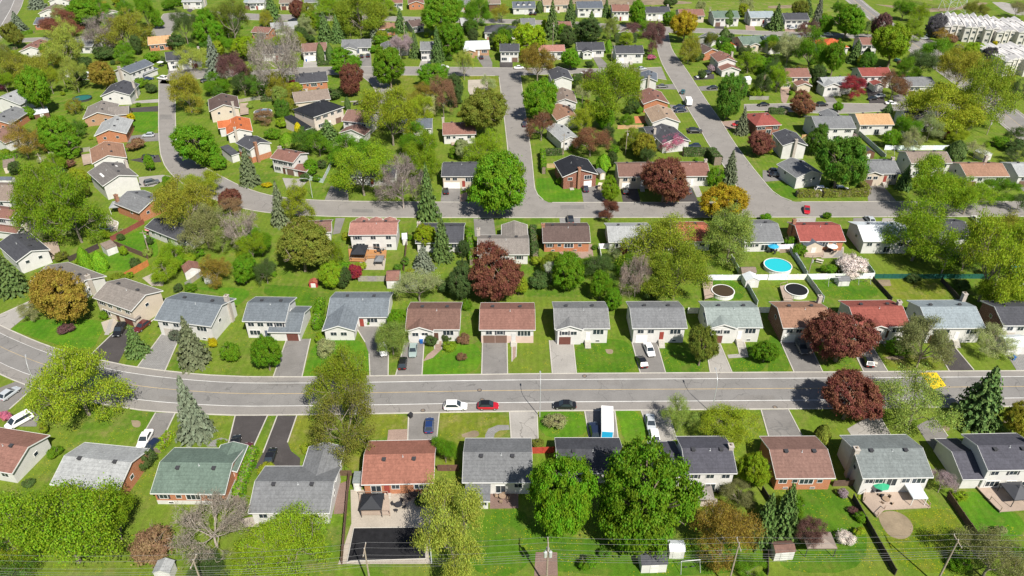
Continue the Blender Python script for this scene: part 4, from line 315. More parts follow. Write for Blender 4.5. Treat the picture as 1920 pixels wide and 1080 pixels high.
([(-66.78,326.11),(-63.91,321.07),(-61.16,315.97),(-58.85,310.66),(-56.96,305.18),(-55.73,299.55),(-57.56,294.39),(-63.02,292.82),(-68.77,292.1)],[(-61.13,326.11),(-58.03,321.79),(-55.04,317.4),(-52.42,312.77),(-50.12,307.98),(-47.79,303.2),(-45.39,298.46),(-42.93,293.74),(-40.48,289.02)],[],[[(-66.78,326.11),(-61.22,316.08),(-59.69,312.57),(-58.29,309.02),(-57.04,305.4),(-56.2,301.68),(-56.28,298.0),(-57.56,294.39),(-61.24,293.33),(-64.97,292.58),(-68.77,292.1)],[(-61.13,326.11),(-56.67,319.8),(-54.56,316.56),(-52.66,313.19),(-47.57,302.77),(-40.48,289.02)]])]
MARKS=[
([(87.55,123.53),(91.26,123.61),(91.23,119.29),(87.77,118.11)],'line_hump'),
([(-26.68,117.78),(-18.93,118.11),(-18.64,116.29),(-26.2,115.97)],'road_lane'),
([(18.13,121.34),(22.68,121.51),(22.79,119.63),(18.17,119.46)],'asphg'),
([(-51.93,120.65),(-45.24,121.0),(-44.69,119.63),(-51.0,119.29)],'asphg'),
([(46.32,116.29),(54.09,116.46),(54.12,114.67),(46.32,114.51)],'asphg'),
([(-72.8,116.29),(-67.59,115.64),(-67.67,114.35),(-72.79,115.15)],'asphg'),
([(14.5,201.69),(21.75,201.69),(21.71,199.26),(14.53,199.26)],'asphg'),
([(-47.9,199.26),(-41.46,198.92),(-41.3,196.88),(-47.53,197.22)],'asphg'),
([(-136.21,277.77),(-131.67,277.77),(-129.74,272.69),(-134.41,272.69)],'asphg')]
MANHOLES=[
(-6.79,117.95,'round manhole cover on the yellow centre line'),
(-6.13,114.99,'round manhole cover above the red car'),
(-17.97,111.82,'rusty manhole cover beside the lower kerb'),
(15.5,122.47,'drain cover at the upper kerb'),
(53.34,112.76,'manhole cover near the lower kerb at right')]
TERRACE=[
(232.1,392.0,-0.322,24.48,26,6.5,8,'upper left white terrace with peaked roof edges'),
(249.31,385.97,-0.15,19.71,26,6.0,6,'upper right white terrace with dark glazed entrance'),
(224.53,337.14,0.045,21.64,22.75,6.5,7,'lower white terrace with peaked roof edge')]
SHEDS_=[
(22.55,75.71,0.041,4.28,3.14,2.2,'x','dg','W','garden_shed','charcoal-roofed garden shed in front of the ~7.0~','shed'),
(26.73,77.88,0.0,2.6,2.23,2.0,'x','wh','W','garden_shed','whitish-roofed garden shed in front of the ~7.0~','shed'),
(-54.98,73.8,0.0,2.77,2.37,2.2,'y','lg','W','garden_shed','pale grey-roofed garden shed in front of the ~2.0~','shed'),
(-27.55,92.13,0.0,1.45,2.47,2.2,'s','gg','W','garden_shed','green-grey-roofed garden shed left of the ~4.0~','shed'),
(43.95,77.55,0.087,3.46,2.18,2.2,'x','br','W','garden_shed','brown-roofed garden shed in front of the ~7.0~','shed'),
(-82.55,162.9,0.536,4.14,4.05,2.2,'y','rb','W','garden_shed','reddish brown-roofed garden shed behind the ~2.1~','shed'),
(-76.88,159.17,-0.178,2.07,1.91,2.0,'y','wh','W','garden_shed','whitish-roofed garden shed behind the ~3.1~','shed'),
(-29.94,158.77,0.043,3.33,5,2.4,'x','rb','W','garden_shed','reddish brown-roofed garden shed behind the ~5.1~','shed'),
(-25.3,156.91,0.0,3.08,2.03,1.6,'x','lg','W','garden_shed','pale grey-roofed garden shed behind the ~5.1~','shed'),
(-49.97,157.51,0.0,2.3,1.75,1.4,'y','red3','R3','playhouse','rust red-roofed red playhouse behind the ~4.1~','playhouse'),
(60.17,158.09,0.06,3.62,3.13,2.2,'y','wh','W','garden_shed','whitish-roofed garden shed behind the ~11.1~','shed'),
(60.35,161.79,0.039,3.86,2.79,2.2,'x','tb','C','garden_shed','taupe brown-roofed garden shed in front of the ~8.2~','shed'),
(83.64,158.54,0.048,3.04,2.55,1.6,'x','g','W','playhouse','grey-roofed small play cabin behind the ~12.1~','playhouse'),
(-108.73,174.02,0.854,2.99,3.38,2.2,'s','tb','W','garden_shed','taupe brown-roofed garden shed in front of the ~0.2~','shed'),
(-29.6,179.09,0.152,1.45,2.74,2.0,'s','wh','W','garden_shed','whitish-roofed garden shed right of the ~2.2~','shed'),
(106.34,365.21,0.13,3.47,4.9,2.2,'y','or2','W','garden_shed','orange-red-roofed garden shed left of the ~0.15~','shed'),
(160.05,236.46,0.314,3.6,4.23,2.2,'y','wh','W','garden_shed','whitish-roofed garden shed behind the ~10.3~','shed'),
(81.07,175.38,0.096,5.13,4.25,2.3,'y','bg3','C','garden_shed','dark blue-grey-roofed garden shed in front of the ~9.2~','shed'),
(109.34,248.85,-0.262,4.65,4.46,2.4,'y','g','W','garden_shed','grey-roofed garden shed in front of the ~2.9~','shed'),
(-52.58,220.53,0.0,1.49,2.73,2.2,'y','g','W','garden_shed','grey-roofed garden shed left of the ~1.3~','shed'),
(28.57,221.16,0.339,2.11,3.49,2.2,'y','g','C','garden_shed','grey-roofed garden shed right of the ~3.3~','shed'),
(-193.97,324.71,0.0,2.44,4.02,2.2,'x','wh','W','garden_shed','left-hand whitish-roofed garden shed left of the ~0.4~','shed'),
(-184.59,321.33,0.0,3.46,3.51,2.2,'x','wh','W','garden_shed','right-hand whitish-roofed garden shed left of the ~0.4~','shed'),
(120.73,238.33,0.13,4.32,5,2.3,'y','dg','K','garden_shed','charcoal-roofed garden shed behind the ~7.3~','shed'),
(126.68,156.79,0.107,3.37,2.12,2.2,'x','rb','W','garden_shed','reddish brown-roofed garden shed behind the ~14.1~','shed'),
(100.23,314.91,0.339,2.65,3.62,2.2,'x','wh','W','garden_shed','whitish-roofed garden shed left of the ~0.10~','shed'),
(111.67,131.96,0.069,5.51,4.54,2.2,'x','wh','W','car_shelter','white fabric car shelter in front of the ~14.1~','car shelter'),
(-165.32,227.02,0.474,3.41,5,2.2,'s','tb','C','garden_shed','taupe brown-roofed garden shed in front of the ~2.5~','shed'),
(-160.33,216.37,0.0,4.21,2.45,2.0,'x','bg3','W','garden_shed','dark blue-grey-roofed garden shed behind the ~3.5~','shed'),
(-180.35,275.33,0.574,5.16,5,2.2,'s','wh','K','garden_shed','whitish-roofed garden shed right of the ~1.5~','shed')]
GAZ_=[
(-24.12,86.86,0.018,3.76,3.58,2.2,'bk','gazebo','black square-topped garden gazebo in front of the ~4.0~','gazebo'),
(33.48,88.79,-0.032,3.25,3.18,2.2,'tg','gazebo','grey tent-topped garden gazebo in front of the ~7.0~','gazebo'),
(88.25,89.01,0.092,3.76,3.89,2.4,'dg','gazebo','charcoal peaked garden gazebo in front of the ~10.0~','gazebo'),
(-40.76,171.71,0.0,3.98,5,2.3,'bk','gazebo','black peaked screen gazebo in front of the ~2.2~','gazebo'),
(50.08,78.69,0.0,4.84,3.24,2.4,'tb','gazebo','tan-roofed wooden shelter in front of the ~8.0~','gazebo'),
(-35.05,168.46,0.0,2.27,3.04,1.5,'g','covered_table','grey covered patio table in front of the ~2.2~','table'),
(70.56,89.06,0.026,2.62,3.54,2.4,'wh','patio_canopy','white flat patio canopy in front of the ~9.0~','canopy'),
(-116.79,198.08,0.167,4.07,4.15,2.3,'lg','patio_canopy','pale corrugated patio canopy left of the ~6.4~','canopy')]
DECKS=[
([(63.03,91.57),(67.65,92.49),(71.63,92.49),(72.75,86.97),(64.44,86.45),(62.58,84.93),(61.49,88.36)],0.5,'deck','weathered grey-pink deck with octagon corner'),
([(83.06,91.94),(87.92,92.12),(92.89,89.95),(90.94,86.63),(84.32,86.05),(83.74,88.53)],0.5,'deck','pale timber deck under the charcoal gazebo'),
([(-27.08,89.68),(-21.83,89.68),(-20.91,85.35),(-25.93,85.35)],0.6,'deck','grey timber deck under the black gazebo'),
([(-44.59,175.32),(-34.04,174.61),(-33.68,170.77),(-38.61,170.43),(-39.04,168.73),(-43.17,169.07)],0.4,'deck_orange','orange stained deck behind the white house'),
([(48.17,158.27),(50.77,158.27),(49.45,151.52),(47.1,150.49)],0.9,'deck','pale deck beside the brown pool'),
([(67.11,156.1),(69.11,156.82),(68.5,149.81),(66.19,149.81)],0.9,'deck','pale deck beside the black pool'),
([(-21.94,251.92),(-15.71,251.31),(-15.5,247.07),(-21.37,247.07)],0.5,'deck','brown timber deck behind dusty roofed bungalow'),
([(-129.28,178.22),(-125.61,178.96),(-120.57,171.13),(-122.54,169.42)],0.6,'deck','tan timber deck beside the charcoal gable'),
([(-108.24,288.17),(-105.28,288.93),(-101.53,277.06),(-104.44,275.64)],0.8,'deck','grey deck beside the beige gable'),
([(-147.41,238.13),(-144.75,239.27),(-140.66,231.51),(-142.79,229.9)],0.6,'deck','pinkish deck behind the tan-brown house'),
([(79.24,175.49),(85.18,175.84),(83.41,171.28),(78.41,171.28)],0.3,'deck','grey deck below the solar roofed shed')]
POOLS_=[
(69.42,165.68,3.51,'turq','round','turquoise round white-rimmed pool in front of the ~8.2~','swimming_pool','pool'),
(52.27,153.67,2.74,'brown','round','brown-covered round pool with white wall behind the ~10.1~','swimming_pool','pool'),
(70.63,154.17,2.75,'black','round','black-covered round pool beside pale deck behind the ~11.1~','swimming_pool','pool'),
(131.4,163.15,2.58,'turq','round','turquoise round white-rimmed pool in front of the ~11.2~','swimming_pool','pool'),
(-116.28,189.41,2.49,'blue','ground','bright blue in-ground pool in front of the ~6.4~','swimming_pool','pool'),
(-96.22,277.97,3.35,'bluec','round','empty blue oval pool with white wall right of the ~0.6~','swimming_pool','pool'),
(-174.25,294.79,3.51,'teal','tramp','green-netted trampoline left of the ~1.4~','trampoline','trampoline'),
(102.38,378.53,2.33,'tealc','round','covered teal round pool right of the ~0.8~','swimming_pool','pool')]
COVERPOOL=([(-26.84,82.94),(-15.02,83.1),(-14.7,81.49),(-14.01,76.83),(-26.15,76.38),(-26.73,76.05)],'black covered in-ground pool behind the salmon roofed bungalow')
FENCES_=[
('white',1.6,[(48.39,160.25),(58.7,160.25)],'white panel fence in front of the ~7.2~'),
('white',1.6,[(58.65,168.88),(58.78,160.55)],'white panel fence in front of the ~8.2~, second from left'),
('pale',1.6,[(59.05,160.03),(59.52,148.75)],'pale grey panel fence behind the ~11.1~'),
('white',1.6,[(62.5,160.4),(65.54,160.4)],'rightmost white panel fence in front of the ~8.2~'),
('white',1.6,[(42.09,145.65),(44.48,145.65)],'white panel fence behind the ~10.1~'),
('white',1.6,[(59.13,145.91),(61.59,145.91)],'white panel fence behind the ~11.1~'),
('white',1.7,[(65.5,160.25),(75.27,160.47),(92.68,160.99)],'white panel fence in front of the ~9.2~'),
('pale',1.7,[(75.9,171.71),(75.77,161.74)],'right-hand pale grey panel fence in front of the ~9.2~'),
('pale',1.7,[(75.41,160.4),(76.11,150.3)],'pale grey panel fence behind the ~12.1~'),
('pale',1.6,[(93.05,168.24),(93.06,162.05)],'pale grey panel fence in front of the ~10.2~'),
('teal',1.4,[(92.96,160.99),(106.23,160.92),(122.45,160.92)],'dark teal mesh fence in front of the ~10.2~'),
('dark',1.2,[(92.09,160.03),(93.02,150.78)],'dark wooden fence behind the ~13.1~'),
('dark',1.3,[(109.36,159.66),(109.53,150.3)],'dark wooden fence behind the ~14.1~'),
('dark',1.5,[(59.99,89.03),(60.96,73.81)],'dark wooden fence in front of the ~9.0~'),
('brown',1.6,[(76.93,89.49),(77.51,80.36)],'brown wooden fence in front of the ~9.0~'),
('brown',1.5,[(57.69,92.13),(63.18,92.35)],'brown wooden fence left of the ~9.0~'),
('dark',1.2,[(42.2,79.04),(40.71,73.81)],'dark wooden fence in front of the ~7.0~'),
('brown',1.6,[(-29.6,94.24),(-27.44,75.71)],'brown wooden fence right of the ~3.0~'),
('brown',1.4,[(-31.57,94.62),(-29.26,94.62)],'brown wooden fence behind the ~3.0~'),
('brown',1.6,[(-13.6,95.77),(-9.82,95.77)],'brown wooden fence right of the ~4.0~'),
('pale',1.2,[(-14.39,83.51),(-12.99,76.01)],'pale grey panel fence in front of the ~4.0~'),
('red',1.6,[(3.73,100.1),(7.91,100.3)],'bright red fence left of the ~6.0~'),
('dark',1.4,[(44.57,90.92),(45.29,87.56)],'dark wooden fence in front of the ~8.0~'),
('redb',1.6,[(-111.16,179.85),(-106.28,189.99)],'reddish brown fence in front of the ~6.4~'),
('brown',1.6,[(-109.29,177.65),(-97.26,170.61)],'brown wooden fence in front of the ~0.2~'),
('dark',1.6,[(-117.52,169.04),(-112.93,175.99)],'dark wooden fence right of the ~0.1~'),
('greyw',1.5,[(-158.61,238.39),(-146.47,242.73)],'weathered grey fence in front of the ~3.4~'),
('redb',0.9,[(-141.85,216.62),(-135.2,220.56)],'reddish brown fence in front of the ~4.4~'),
('orw',1.8,[(-99.2,160.77),(-95.69,167.13)],'orange cedar fence right of the ~1.1~'),
('greyw',1.5,[(-82.09,156.74),(-79.94,162.5)],'weathered grey fence behind the ~2.1~'),
('greyw',1.6,[(-39.11,159.66),(-32.18,159.66)],'weathered grey fence behind the ~5.1~'),
('pale',1.5,[(-65.09,219.17),(-60.38,217.2),(-60.32,231.77)],'pale grey panel fence right of the ~0.3~'),
('brown',1.5,[(-28.13,164.4),(-29.32,182.99)],'brown wooden fence right of the ~2.2~'),
('tanw',1.6,[(11.29,228.57),(16.22,228.78)],'tan wooden fence behind the ~3.3~'),
('white',1.6,[(23.7,175.99),(26.48,176.14)],'right-hand white panel fence left of the ~6.2~'),
('white',1.6,[(23.83,175.49),(23.69,169.38)],'left-hand white panel fence left of the ~6.2~'),
('tanw',1.5,[(39.12,262.95),(48.58,263.48)],'tan wooden fence left of the ~5.8~'),
('white',1.5,[(58.49,170.4),(58.78,164.21)],'leftmost white panel fence in front of the ~8.2~'),
('pale',1.7,[(126.08,260.09),(126.85,235.93)],'pale grey panel fence right of the ~2.9~'),
('pale',1.6,[(141.58,257.78),(142.42,246.72)],'pale grey panel fence in front of the ~3.9~'),
('white',1.7,[(129.88,243.66),(144.21,243.66),(159.09,243.66)],'white panel fence behind the ~8.3~'),
('pale',1.6,[(75.46,174.57),(75.92,163.76)],'left-hand pale grey panel fence in front of the ~9.2~'),
('white',1.5,[(69.85,175.49),(78.88,176.21)],'white panel fence right of the ~8.2~'),
('tanw',1.5,[(104.21,253.76),(109.43,255.01)],'tan wooden fence left of the ~2.9~'),
('greyw',1.5,[(-103.78,294.29),(-96.89,295.24)],'right-hand weathered grey fence behind the ~0.6~'),
('greyw',1.5,[(96.29,294.61),(103.97,294.61)],'weathered grey fence in front of the ~0.10~'),
('greyw',1.4,[(-109.74,291.17),(-103.76,294.61)],'left-hand weathered grey fence behind the ~0.6~')]
HEDGES_=[
('G',1.6,1.8,[(-48.53,100.15),(-48.27,88.46)],'bright green clipped hedge right of the ~2.0~'),
('Ol',2.2,1.8,[(87.79,207.76),(95.04,207.76)],'olive clipped hedge in front of the ~6.3~'),
('Ol',2.2,2.0,[(95.74,207.76),(109.79,208.4)],'olive clipped hedge right of the ~6.3~'),
('Ol',1.8,2.0,[(110.09,214.49),(110.18,208.86)],'olive clipped hedge in front of the ~7.3~'),
('G',1.4,2.6,[(10.45,238.95),(10.37,223.9)],'bright green clipped hedge behind the ~3.3~'),
('D',1.4,2.2,[(10.9,238.95),(17.67,239.52)],'dark green clipped hedge in front of the ~3.7~'),
('D',2.5,2.5,[(58.65,238.95),(66.89,238.95)],'left-hand dark green clipped hedge right of the ~6.8~'),
('D',2.8,3.0,[(67.81,238.95),(68.67,230.7)],'right-hand dark green clipped hedge right of the ~6.8~'),
('D',1.6,2.2,[(5.87,185.66),(6.21,169.38)],'dark green clipped hedge left of the ~5.2~'),
('G',1.4,2.0,[(-12.11,183.75),(-10.55,167.36)],'bright green clipped hedge right of the ~3.2~'),
('D',3,4,[(51.27,378.59),(61.93,378.59)],'dark green clipped hedge in front of the ~8.12~'),
('G',2,2.5,[(109.1,338.39),(109.83,319.52)],'bright green clipped hedge right of the ~2.8~'),
('D',1.4,1.6,[(26.78,322.24),(32.67,323.16)],'dark green clipped hedge right of the ~0.7~'),
('G',1.8,1.6,[(-174.12,281.39),(-168.23,284.35)],'bright green clipped hedge left of the ~1.4~'),
('G',1.5,1.4,[(-251.76,390.86),(-247.64,395.96)],'bright green clipped hedge in front of the ~1.14~'),
('D',1.5,1.6,[(-248.42,365.84),(-240.01,365.84)],'dark green clipped hedge left of the ~0.14~'),
('D',1.6,1.8,[(-88.8,340.38),(-82.91,340.78)],'dark green clipped hedge in front of the ~0.11~'),
('D',1.5,1.6,[(-101.18,292.72),(-96.54,293.51)],'dark green clipped hedge left of the ~3.6~'),
('D',2,2,[(99.47,279.21),(106.5,278.49)],'dark green clipped hedge behind the ~0.9~'),
('G',1.8,1.6,[(-46.44,150.44),(-45.59,139.45)],'bright green clipped hedge left of the ~5.1~'),
('G',1.6,1.4,[(-174.03,235.6),(-168.75,236.71)],'bright green clipped hedge in front of the ~2.5~'),
('YG',1.6,1.2,[(-66.09,104.88),(-66.89,100.3)],'fresh green clipped hedge behind the ~1.0~')]
TREES_=[
('s','G2',-70.2,76.3,9.64,14.8,',f,1.0'),
('s','YG',-65.1,80.6,4.13,9.1,',f,2.0'),
('s','G3',-77.8,75.5,4.49,8.8,',f,1.0'),
('b','N',-48.8,79.3,6.39,9.8,',f,3.0'),
('k','Br',-58.2,78.7,3.87,4.3,',f,2.0'),
('k','G',-85.5,99.4,1.26,2.1,',r,0.0'),
('k','D',-66.9,96.9,1.89,4.3,',r,1.0'),
('k','Y',-90.7,105.3,1.07,2.6,',b,0.0'),
('s','D',-47.2,72.8,3.21,4.9,',f,3.0'),
('k','K',-100.4,109.1,1.33,2.4,',b,0.0'),
('s','Y',-79.2,75.4,3.24,9.0,',f,1.0'),
('k','D',-87.2,92.4,1.14,1.2,',f,0.0'),
('s','Y',-84.7,110.6,9.21,16.1,',b,0.0'),
('m','Or',-103.7,142.8,7.11,14.6,',l,2.1'),
('k','B',-76.3,135.0,1.52,2.6,',f,3.1'),
('k','Yb',-67.2,132.9,1.33,2.3,',f,3.1'),
('k','G',-61.8,127.5,2.23,5.5,',f,4.1'),
('k','G',-96.4,143.7,1.31,2.1,',l,2.1'),
('s','Pl',-113.3,142.5,2.04,4.5,',f,1.1'),
('k','P',-102.6,138.0,1.82,2.0,',l,2.1'),
('s','Or',-74.2,157.8,3.36,8.5,',b,3.1'),
('m','G',-67.5,159.0,3.57,8.4,',b,3.1'),
('s','YG',-88.1,160.4,3.41,6.3,',b,2.1'),
('k','G',-79.8,154.8,1.57,2.6,',b,2.1'),
('k','D',-83.0,155.0,1.18,2.4,',b,2.1'),
('s','YO',-33.7,112.1,5.97,14.3,',b,4.0'),
('s','Ol',-30.8,100.7,5.39,14.7,',l,4.0'),
('s','Y',114.4,150.7,7.58,21.7,',b,14.1'),
('s','YG',-35.6,76.7,6.27,9.7,'R,f,3.0'),
('s','YL',-9.2,74.4,5.44,18.0,',f,5.0'),
('k','D',-12.0,90.8,1.26,3.2,',r,4.0'),
('k','D',-15.4,87.9,1.52,1.7,',f,4.0'),
('s','YG',-38.6,73.3,4.08,6.3,'L,f,3.0'),
('m','G',8.4,82.5,5.63,18.6,'L,f,6.0'),
('m','G',20.9,81.0,8.19,20.4,'R,f,6.0'),
('s','Or',34.0,77.6,5.03,11.1,',f,7.0'),
('s','L',32.2,105.9,3.19,7.6,',b,7.0'),
('s','Y',41.1,103.5,4.5,7.3,',b,7.0'),
('m','YG',42.6,92.0,3.06,9.0,',r,7.0'),
('s','Gy',39.6,88.3,2.48,3.8,',f,7.0'),
('k','Pl',8.8,107.2,2.4,2.6,',b,6.0'),
('k','G',12.1,75.0,1.39,2.8,',f,6.0'),
('k','Ol',4.7,102.0,1.13,1.9,',b,5.0'),
('s','G',37.5,73.9,2.0,3.1,',f,7.0'),
('m','R',66.0,109.5,5.71,10.3,',b,9.0'),
('s','L',78.1,107.8,6.87,10.6,',b,10.0'),
('m','R',70.9,127.5,6.78,12.1,',f,11.1'),
('s','Gy',87.7,125.5,4.87,11.7,',f,12.1'),
('m','G',85.2,130.4,2.45,3.8,',f,12.1'),
('s','Pl',105.6,130.3,4.17,6.4,',f,13.1'),
('k','W',87.9,163.0,3.25,5.1,'R,f,9.2'),
('m','G',55.0,127.3,2.91,5.8,',f,10.1'),
('s','YG',117.4,148.2,4.89,10.8,',b,14.1'),
('k','D',111.9,155.6,1.97,3.4,',b,14.1'),
('k','G',81.8,163.7,1.84,2.6,'n1,f,9.2'),
('k','D',102.5,159.6,1.81,2.0,',f,10.2'),
('m','OY',96.3,104.9,2.72,7.9,',b,10.0'),
('c','Ol',58.8,102.4,1.5,4.9,',r,8.0'),
('s','P',49.0,79.9,2.46,5.4,',f,8.0'),
('k','W',55.2,80.0,1.5,2.1,',f,8.0'),
('k','P',58.7,86.3,0.96,1.3,',f,8.0'),
('k','G',59.4,84.7,0.95,1.9,'L,f,9.0'),
('k','YG',79.1,89.2,1.32,1.9,',l,10.0'),
('s','Li',75.9,90.7,1.95,4.8,',r,9.0'),
('s','Gy',74.9,73.5,5.18,8.0,'R,f,9.0'),
('k','G',72.2,75.2,1.9,2.1,'R,f,9.0'),
('m','G',82.0,77.1,1.66,2.6,',f,10.0'),
('k','Li',58.3,89.9,0.98,2.0,',r,8.0'),
('k','D',42.9,80.0,1.18,1.7,',f,7.0'),
('s','Gy',76.3,78.3,1.8,3.4,'L,f,9.0'),
('m','G',-52.2,124.4,3.18,10.2,',f,4.1'),
('m','YG',-45.2,156.6,2.95,8.2,',b,5.1'),
('m','D',-42.1,156.6,1.97,6.5,',b,5.1'),
('m','Cr',-40.1,160.4,2.01,5.0,',b,5.1'),
('s','Pl',-22.6,150.7,4.97,7.7,',b,6.1'),
('m','G',-26.3,138.0,2.16,7.1,',l,6.1'),
('s','L',-26.3,129.8,3.63,8.0,',f,6.1'),
('k','Pl',-40.7,129.7,2.0,4.5,',f,5.1'),
('k','G',-45.4,144.9,1.59,4.0,'L,l,5.1'),
('m','D',-12.3,152.1,3.84,10.2,',b,6.1'),
('k','D',-16.7,154.8,1.77,3.5,',b,6.1'),
('k','K',-7.7,154.9,0.98,2.0,',b,7.1'),
('k','D',-18.2,132.8,1.33,2.9,'F,f,6.1'),
('k','D',-15.2,134.5,0.8,2.0,'n1,f,6.1'),
('k','D',-13.7,135.4,0.81,1.6,'E,f,6.1'),
('k','Br',-11.1,134.2,1.52,2.4,',r,6.1'),
('k','Br',-10.9,127.7,1.07,2.0,',f,6.1'),
('m','R',-4.2,151.7,6.46,15.4,',b,7.1'),
('k','YG',-14.3,132.1,1.59,1.8,',f,6.1'),
('k','G',-33.7,140.7,0.74,1.8,',f,5.1'),
('k','G',-45.3,138.8,1.09,2.7,',r,4.1'),
('s','D',-62.0,158.6,2.78,6.7,',b,4.1'),
('k','G',-11.0,147.4,1.33,3.3,'R,b,6.1'),
('k','G',-43.6,139.7,1.28,3.2,'R,l,5.1'),
('k','YG',-43.7,134.1,1.07,2.7,',r,4.1'),
('k','D',6.3,157.1,2.28,4.3,',f,4.2'),
('s','W',9.8,159.0,1.89,6.2,',f,4.2'),
('m','G',13.7,156.0,4.19,10.7,'F,b,8.1'),
('m','G',21.5,151.7,2.88,8.1,'n1,b,8.1'),
('m','G',24.1,146.8,2.45,6.6,'E,b,8.1'),
('s','D',22.5,161.0,3.82,6.5,',f,5.2'),
('b','N',30.3,152.7,3.64,12.0,',b,9.1'),
('s','YO',39.6,151.5,7.23,13.5,',b,9.1'),
('m','Ol',40.6,126.1,3.8,10.0,',f,9.1'),
('s','G',19.5,162.8,2.43,5.4,',f,5.2'),
('k','D',34.1,151.5,2.13,2.3,',b,9.1'),
('k','D',19.1,135.5,1.26,1.4,',f,8.1'),
('s','G2',-129.8,183.5,8.78,19.3,',b,0.1'),
('s','G2',-119.2,179.4,7.72,20.2,',r,0.1'),
('s','YG',-135.0,200.1,6.32,10.8,',b,4.5'),
('s','OY',-90.4,184.5,7.74,16.0,',b,0.2'),
('s','Gy',-83.0,176.5,5.75,11.6,',f,0.2'),
('b','N',-73.9,177.0,5.41,10.4,',l,1.2'),
('m','R',-84.0,199.7,3.17,7.0,',b,0.2'),
('s','Br',-82.7,195.0,3.31,5.7,',b,0.2'),
('s','Y',-95.0,206.6,5.28,8.1,',r,6.4'),
('m','G',-103.3,229.6,7.85,16.2,',l,2.6'),
('m','G',-96.5,227.2,2.85,5.7,',f,2.6'),
('m','G',-118.9,225.8,1.85,6.0,',b,5.4'),
('m','G',-107.9,213.5,1.88,4.4,',b,6.4'),
('k','Br',-131.1,243.6,2.89,3.9,',b,4.4'),
('s','Or',-164.5,236.3,5.6,11.8,',f,2.5'),
('m','G',-155.0,241.2,6.36,13.4,',l,3.4'),
('k','Br',-146.6,229.0,1.88,2.5,',l,4.4'),
('k','YG',-85.7,169.9,2.48,2.7,'R,f,0.2'),
('k','YG',-104.2,172.0,1.07,3.3,'L,f,0.2'),
('k','D',-99.4,177.6,1.1,2.7,'R,f,0.2'),
('k','G',-84.2,171.6,2.14,2.4,'E,f,0.2'),
('k','D',-146.2,219.7,3.21,4.4,',b,3.5'),
('k','G',-87.9,173.8,1.98,2.2,'n2,f,0.2'),
('s','Pl',-130.2,180.1,2.21,3.9,',b,0.1'),
('m','Ol',-53.8,164.5,7.49,14.0,',f,1.2'),
('s','Y',-61.0,190.3,3.98,12.8,',b,1.2'),
('s','YG',-45.7,208.3,8.69,15.9,',f,1.3'),
('b','P2',-32.5,199.6,6.85,16.1,',b,2.2'),
('s','YG',-28.3,220.5,6.13,15.7,',l,2.3'),
('m','YB',-23.4,175.2,3.33,7.6,',f,3.2'),
('s','YG',-8.8,231.1,5.73,11.4,',b,2.3'),
('m','G',-4.2,195.7,8.62,20.5,',b,3.2'),
('k','Yb',-77.4,214.1,1.58,1.7,',f,0.3'),
('k','D',-66.0,218.2,1.49,3.0,',f,0.3'),
('m','G',-64.7,223.0,2.59,5.7,',r,0.3'),
('k','D',-62.9,227.9,1.98,3.4,',r,0.3'),
('m','D',-13.0,171.3,2.04,5.3,',f,3.2'),
('k','G',-12.7,182.7,1.49,3.7,',r,3.2'),
('s','G',-53.9,231.5,6.63,10.2,',b,1.3'),
('k','G',-28.5,180.2,0.92,2.3,',l,3.2'),
('k','G',-60.0,237.9,2.73,4.4,'R,r,0.3'),
('s','YG',-46.4,166.3,2.25,7.4,',f,2.2'),
('k','D',-64.2,163.8,2.59,2.8,'L,f,1.2'),
('k','G',-19.1,237.3,2.5,3.9,'L,f,8.6'),
('s','G',-67.1,172.4,2.66,8.3,',f,1.2'),
('k','OY',-39.6,234.1,0.9,2.2,',b,1.3'),
('k','G',-44.9,164.3,2.76,3.0,',f,2.2'),
('s','R',28.3,192.1,2.41,6.1,',b,6.2'),
('m','R',45.8,203.9,8.55,15.6,',f,4.3'),
('s','K',55.5,242.8,4.03,6.2,',f,6.8'),
('s','RB',26.7,238.3,6.33,9.7,',r,3.7'),
('s','YO',38.5,166.8,8.59,13.7,',f,6.2'),
('s','L',57.0,168.8,6.39,16.0,',f,7.2'),
('m','Go',61.0,192.9,6.33,11.8,',b,8.2'),
('m','R',84.7,238.8,4.53,9.4,',l,1.9'),
('m','YG',29.7,204.2,2.61,8.6,',f,4.3'),
('k','G',15.8,215.7,1.52,3.0,',l,3.3'),
('k','D',61.9,220.9,1.29,3.2,',r,5.3'),
('k','G',34.9,240.6,2.07,3.0,'R,r,3.7'),
('k','R',29.5,171.1,1.6,3.5,',f,6.2'),
('s','Pl',27.1,169.2,1.76,4.9,',f,6.2'),
('k','G',64.1,214.7,2.51,6.3,',r,5.3'),
('k','D',45.9,240.5,3.67,4.0,',l,6.8'),
('s','D',33.4,245.3,2.55,8.4,',r,3.7'),
('k','G',20.8,242.0,1.38,2.8,',f,3.7'),
('k','G',73.6,192.1,1.55,2.4,',b,8.2'),
('m','G3',99.7,210.0,7.6,18.5,',f,6.3'),
('m','G',132.1,246.1,3.14,6.9,',f,3.9'),
('s','YG',123.5,198.8,9.38,14.4,'L,b,11.2'),
('s','YG',133.2,195.8,6.02,10.7,'R,b,11.2'),
('s','Pl',157.0,236.1,3.61,5.6,',b,10.3'),
('s','G',146.9,204.0,4.43,7.1,',f,9.3'),
('s','D',109.8,170.1,3.87,7.0,',f,10.2'),
('s','Li',117.9,172.3,1.97,3.3,',f,11.2'),
('s','YG',106.5,169.7,8.5,15.8,',f,10.2'),
('s','OY',124.1,166.6,6.69,14.7,',f,11.2'),
('s','D',149.9,197.5,2.16,5.8,',f,9.3'),
('k','G',76.2,177.6,1.64,2.8,',l,9.2'),
('k','D',173.4,241.8,2.99,4.9,',b,10.3'),
('k','G',172.0,247.1,2.81,3.5,',f,4.9'),
('s','R',156.3,254.7,2.64,4.1,',f,4.9'),
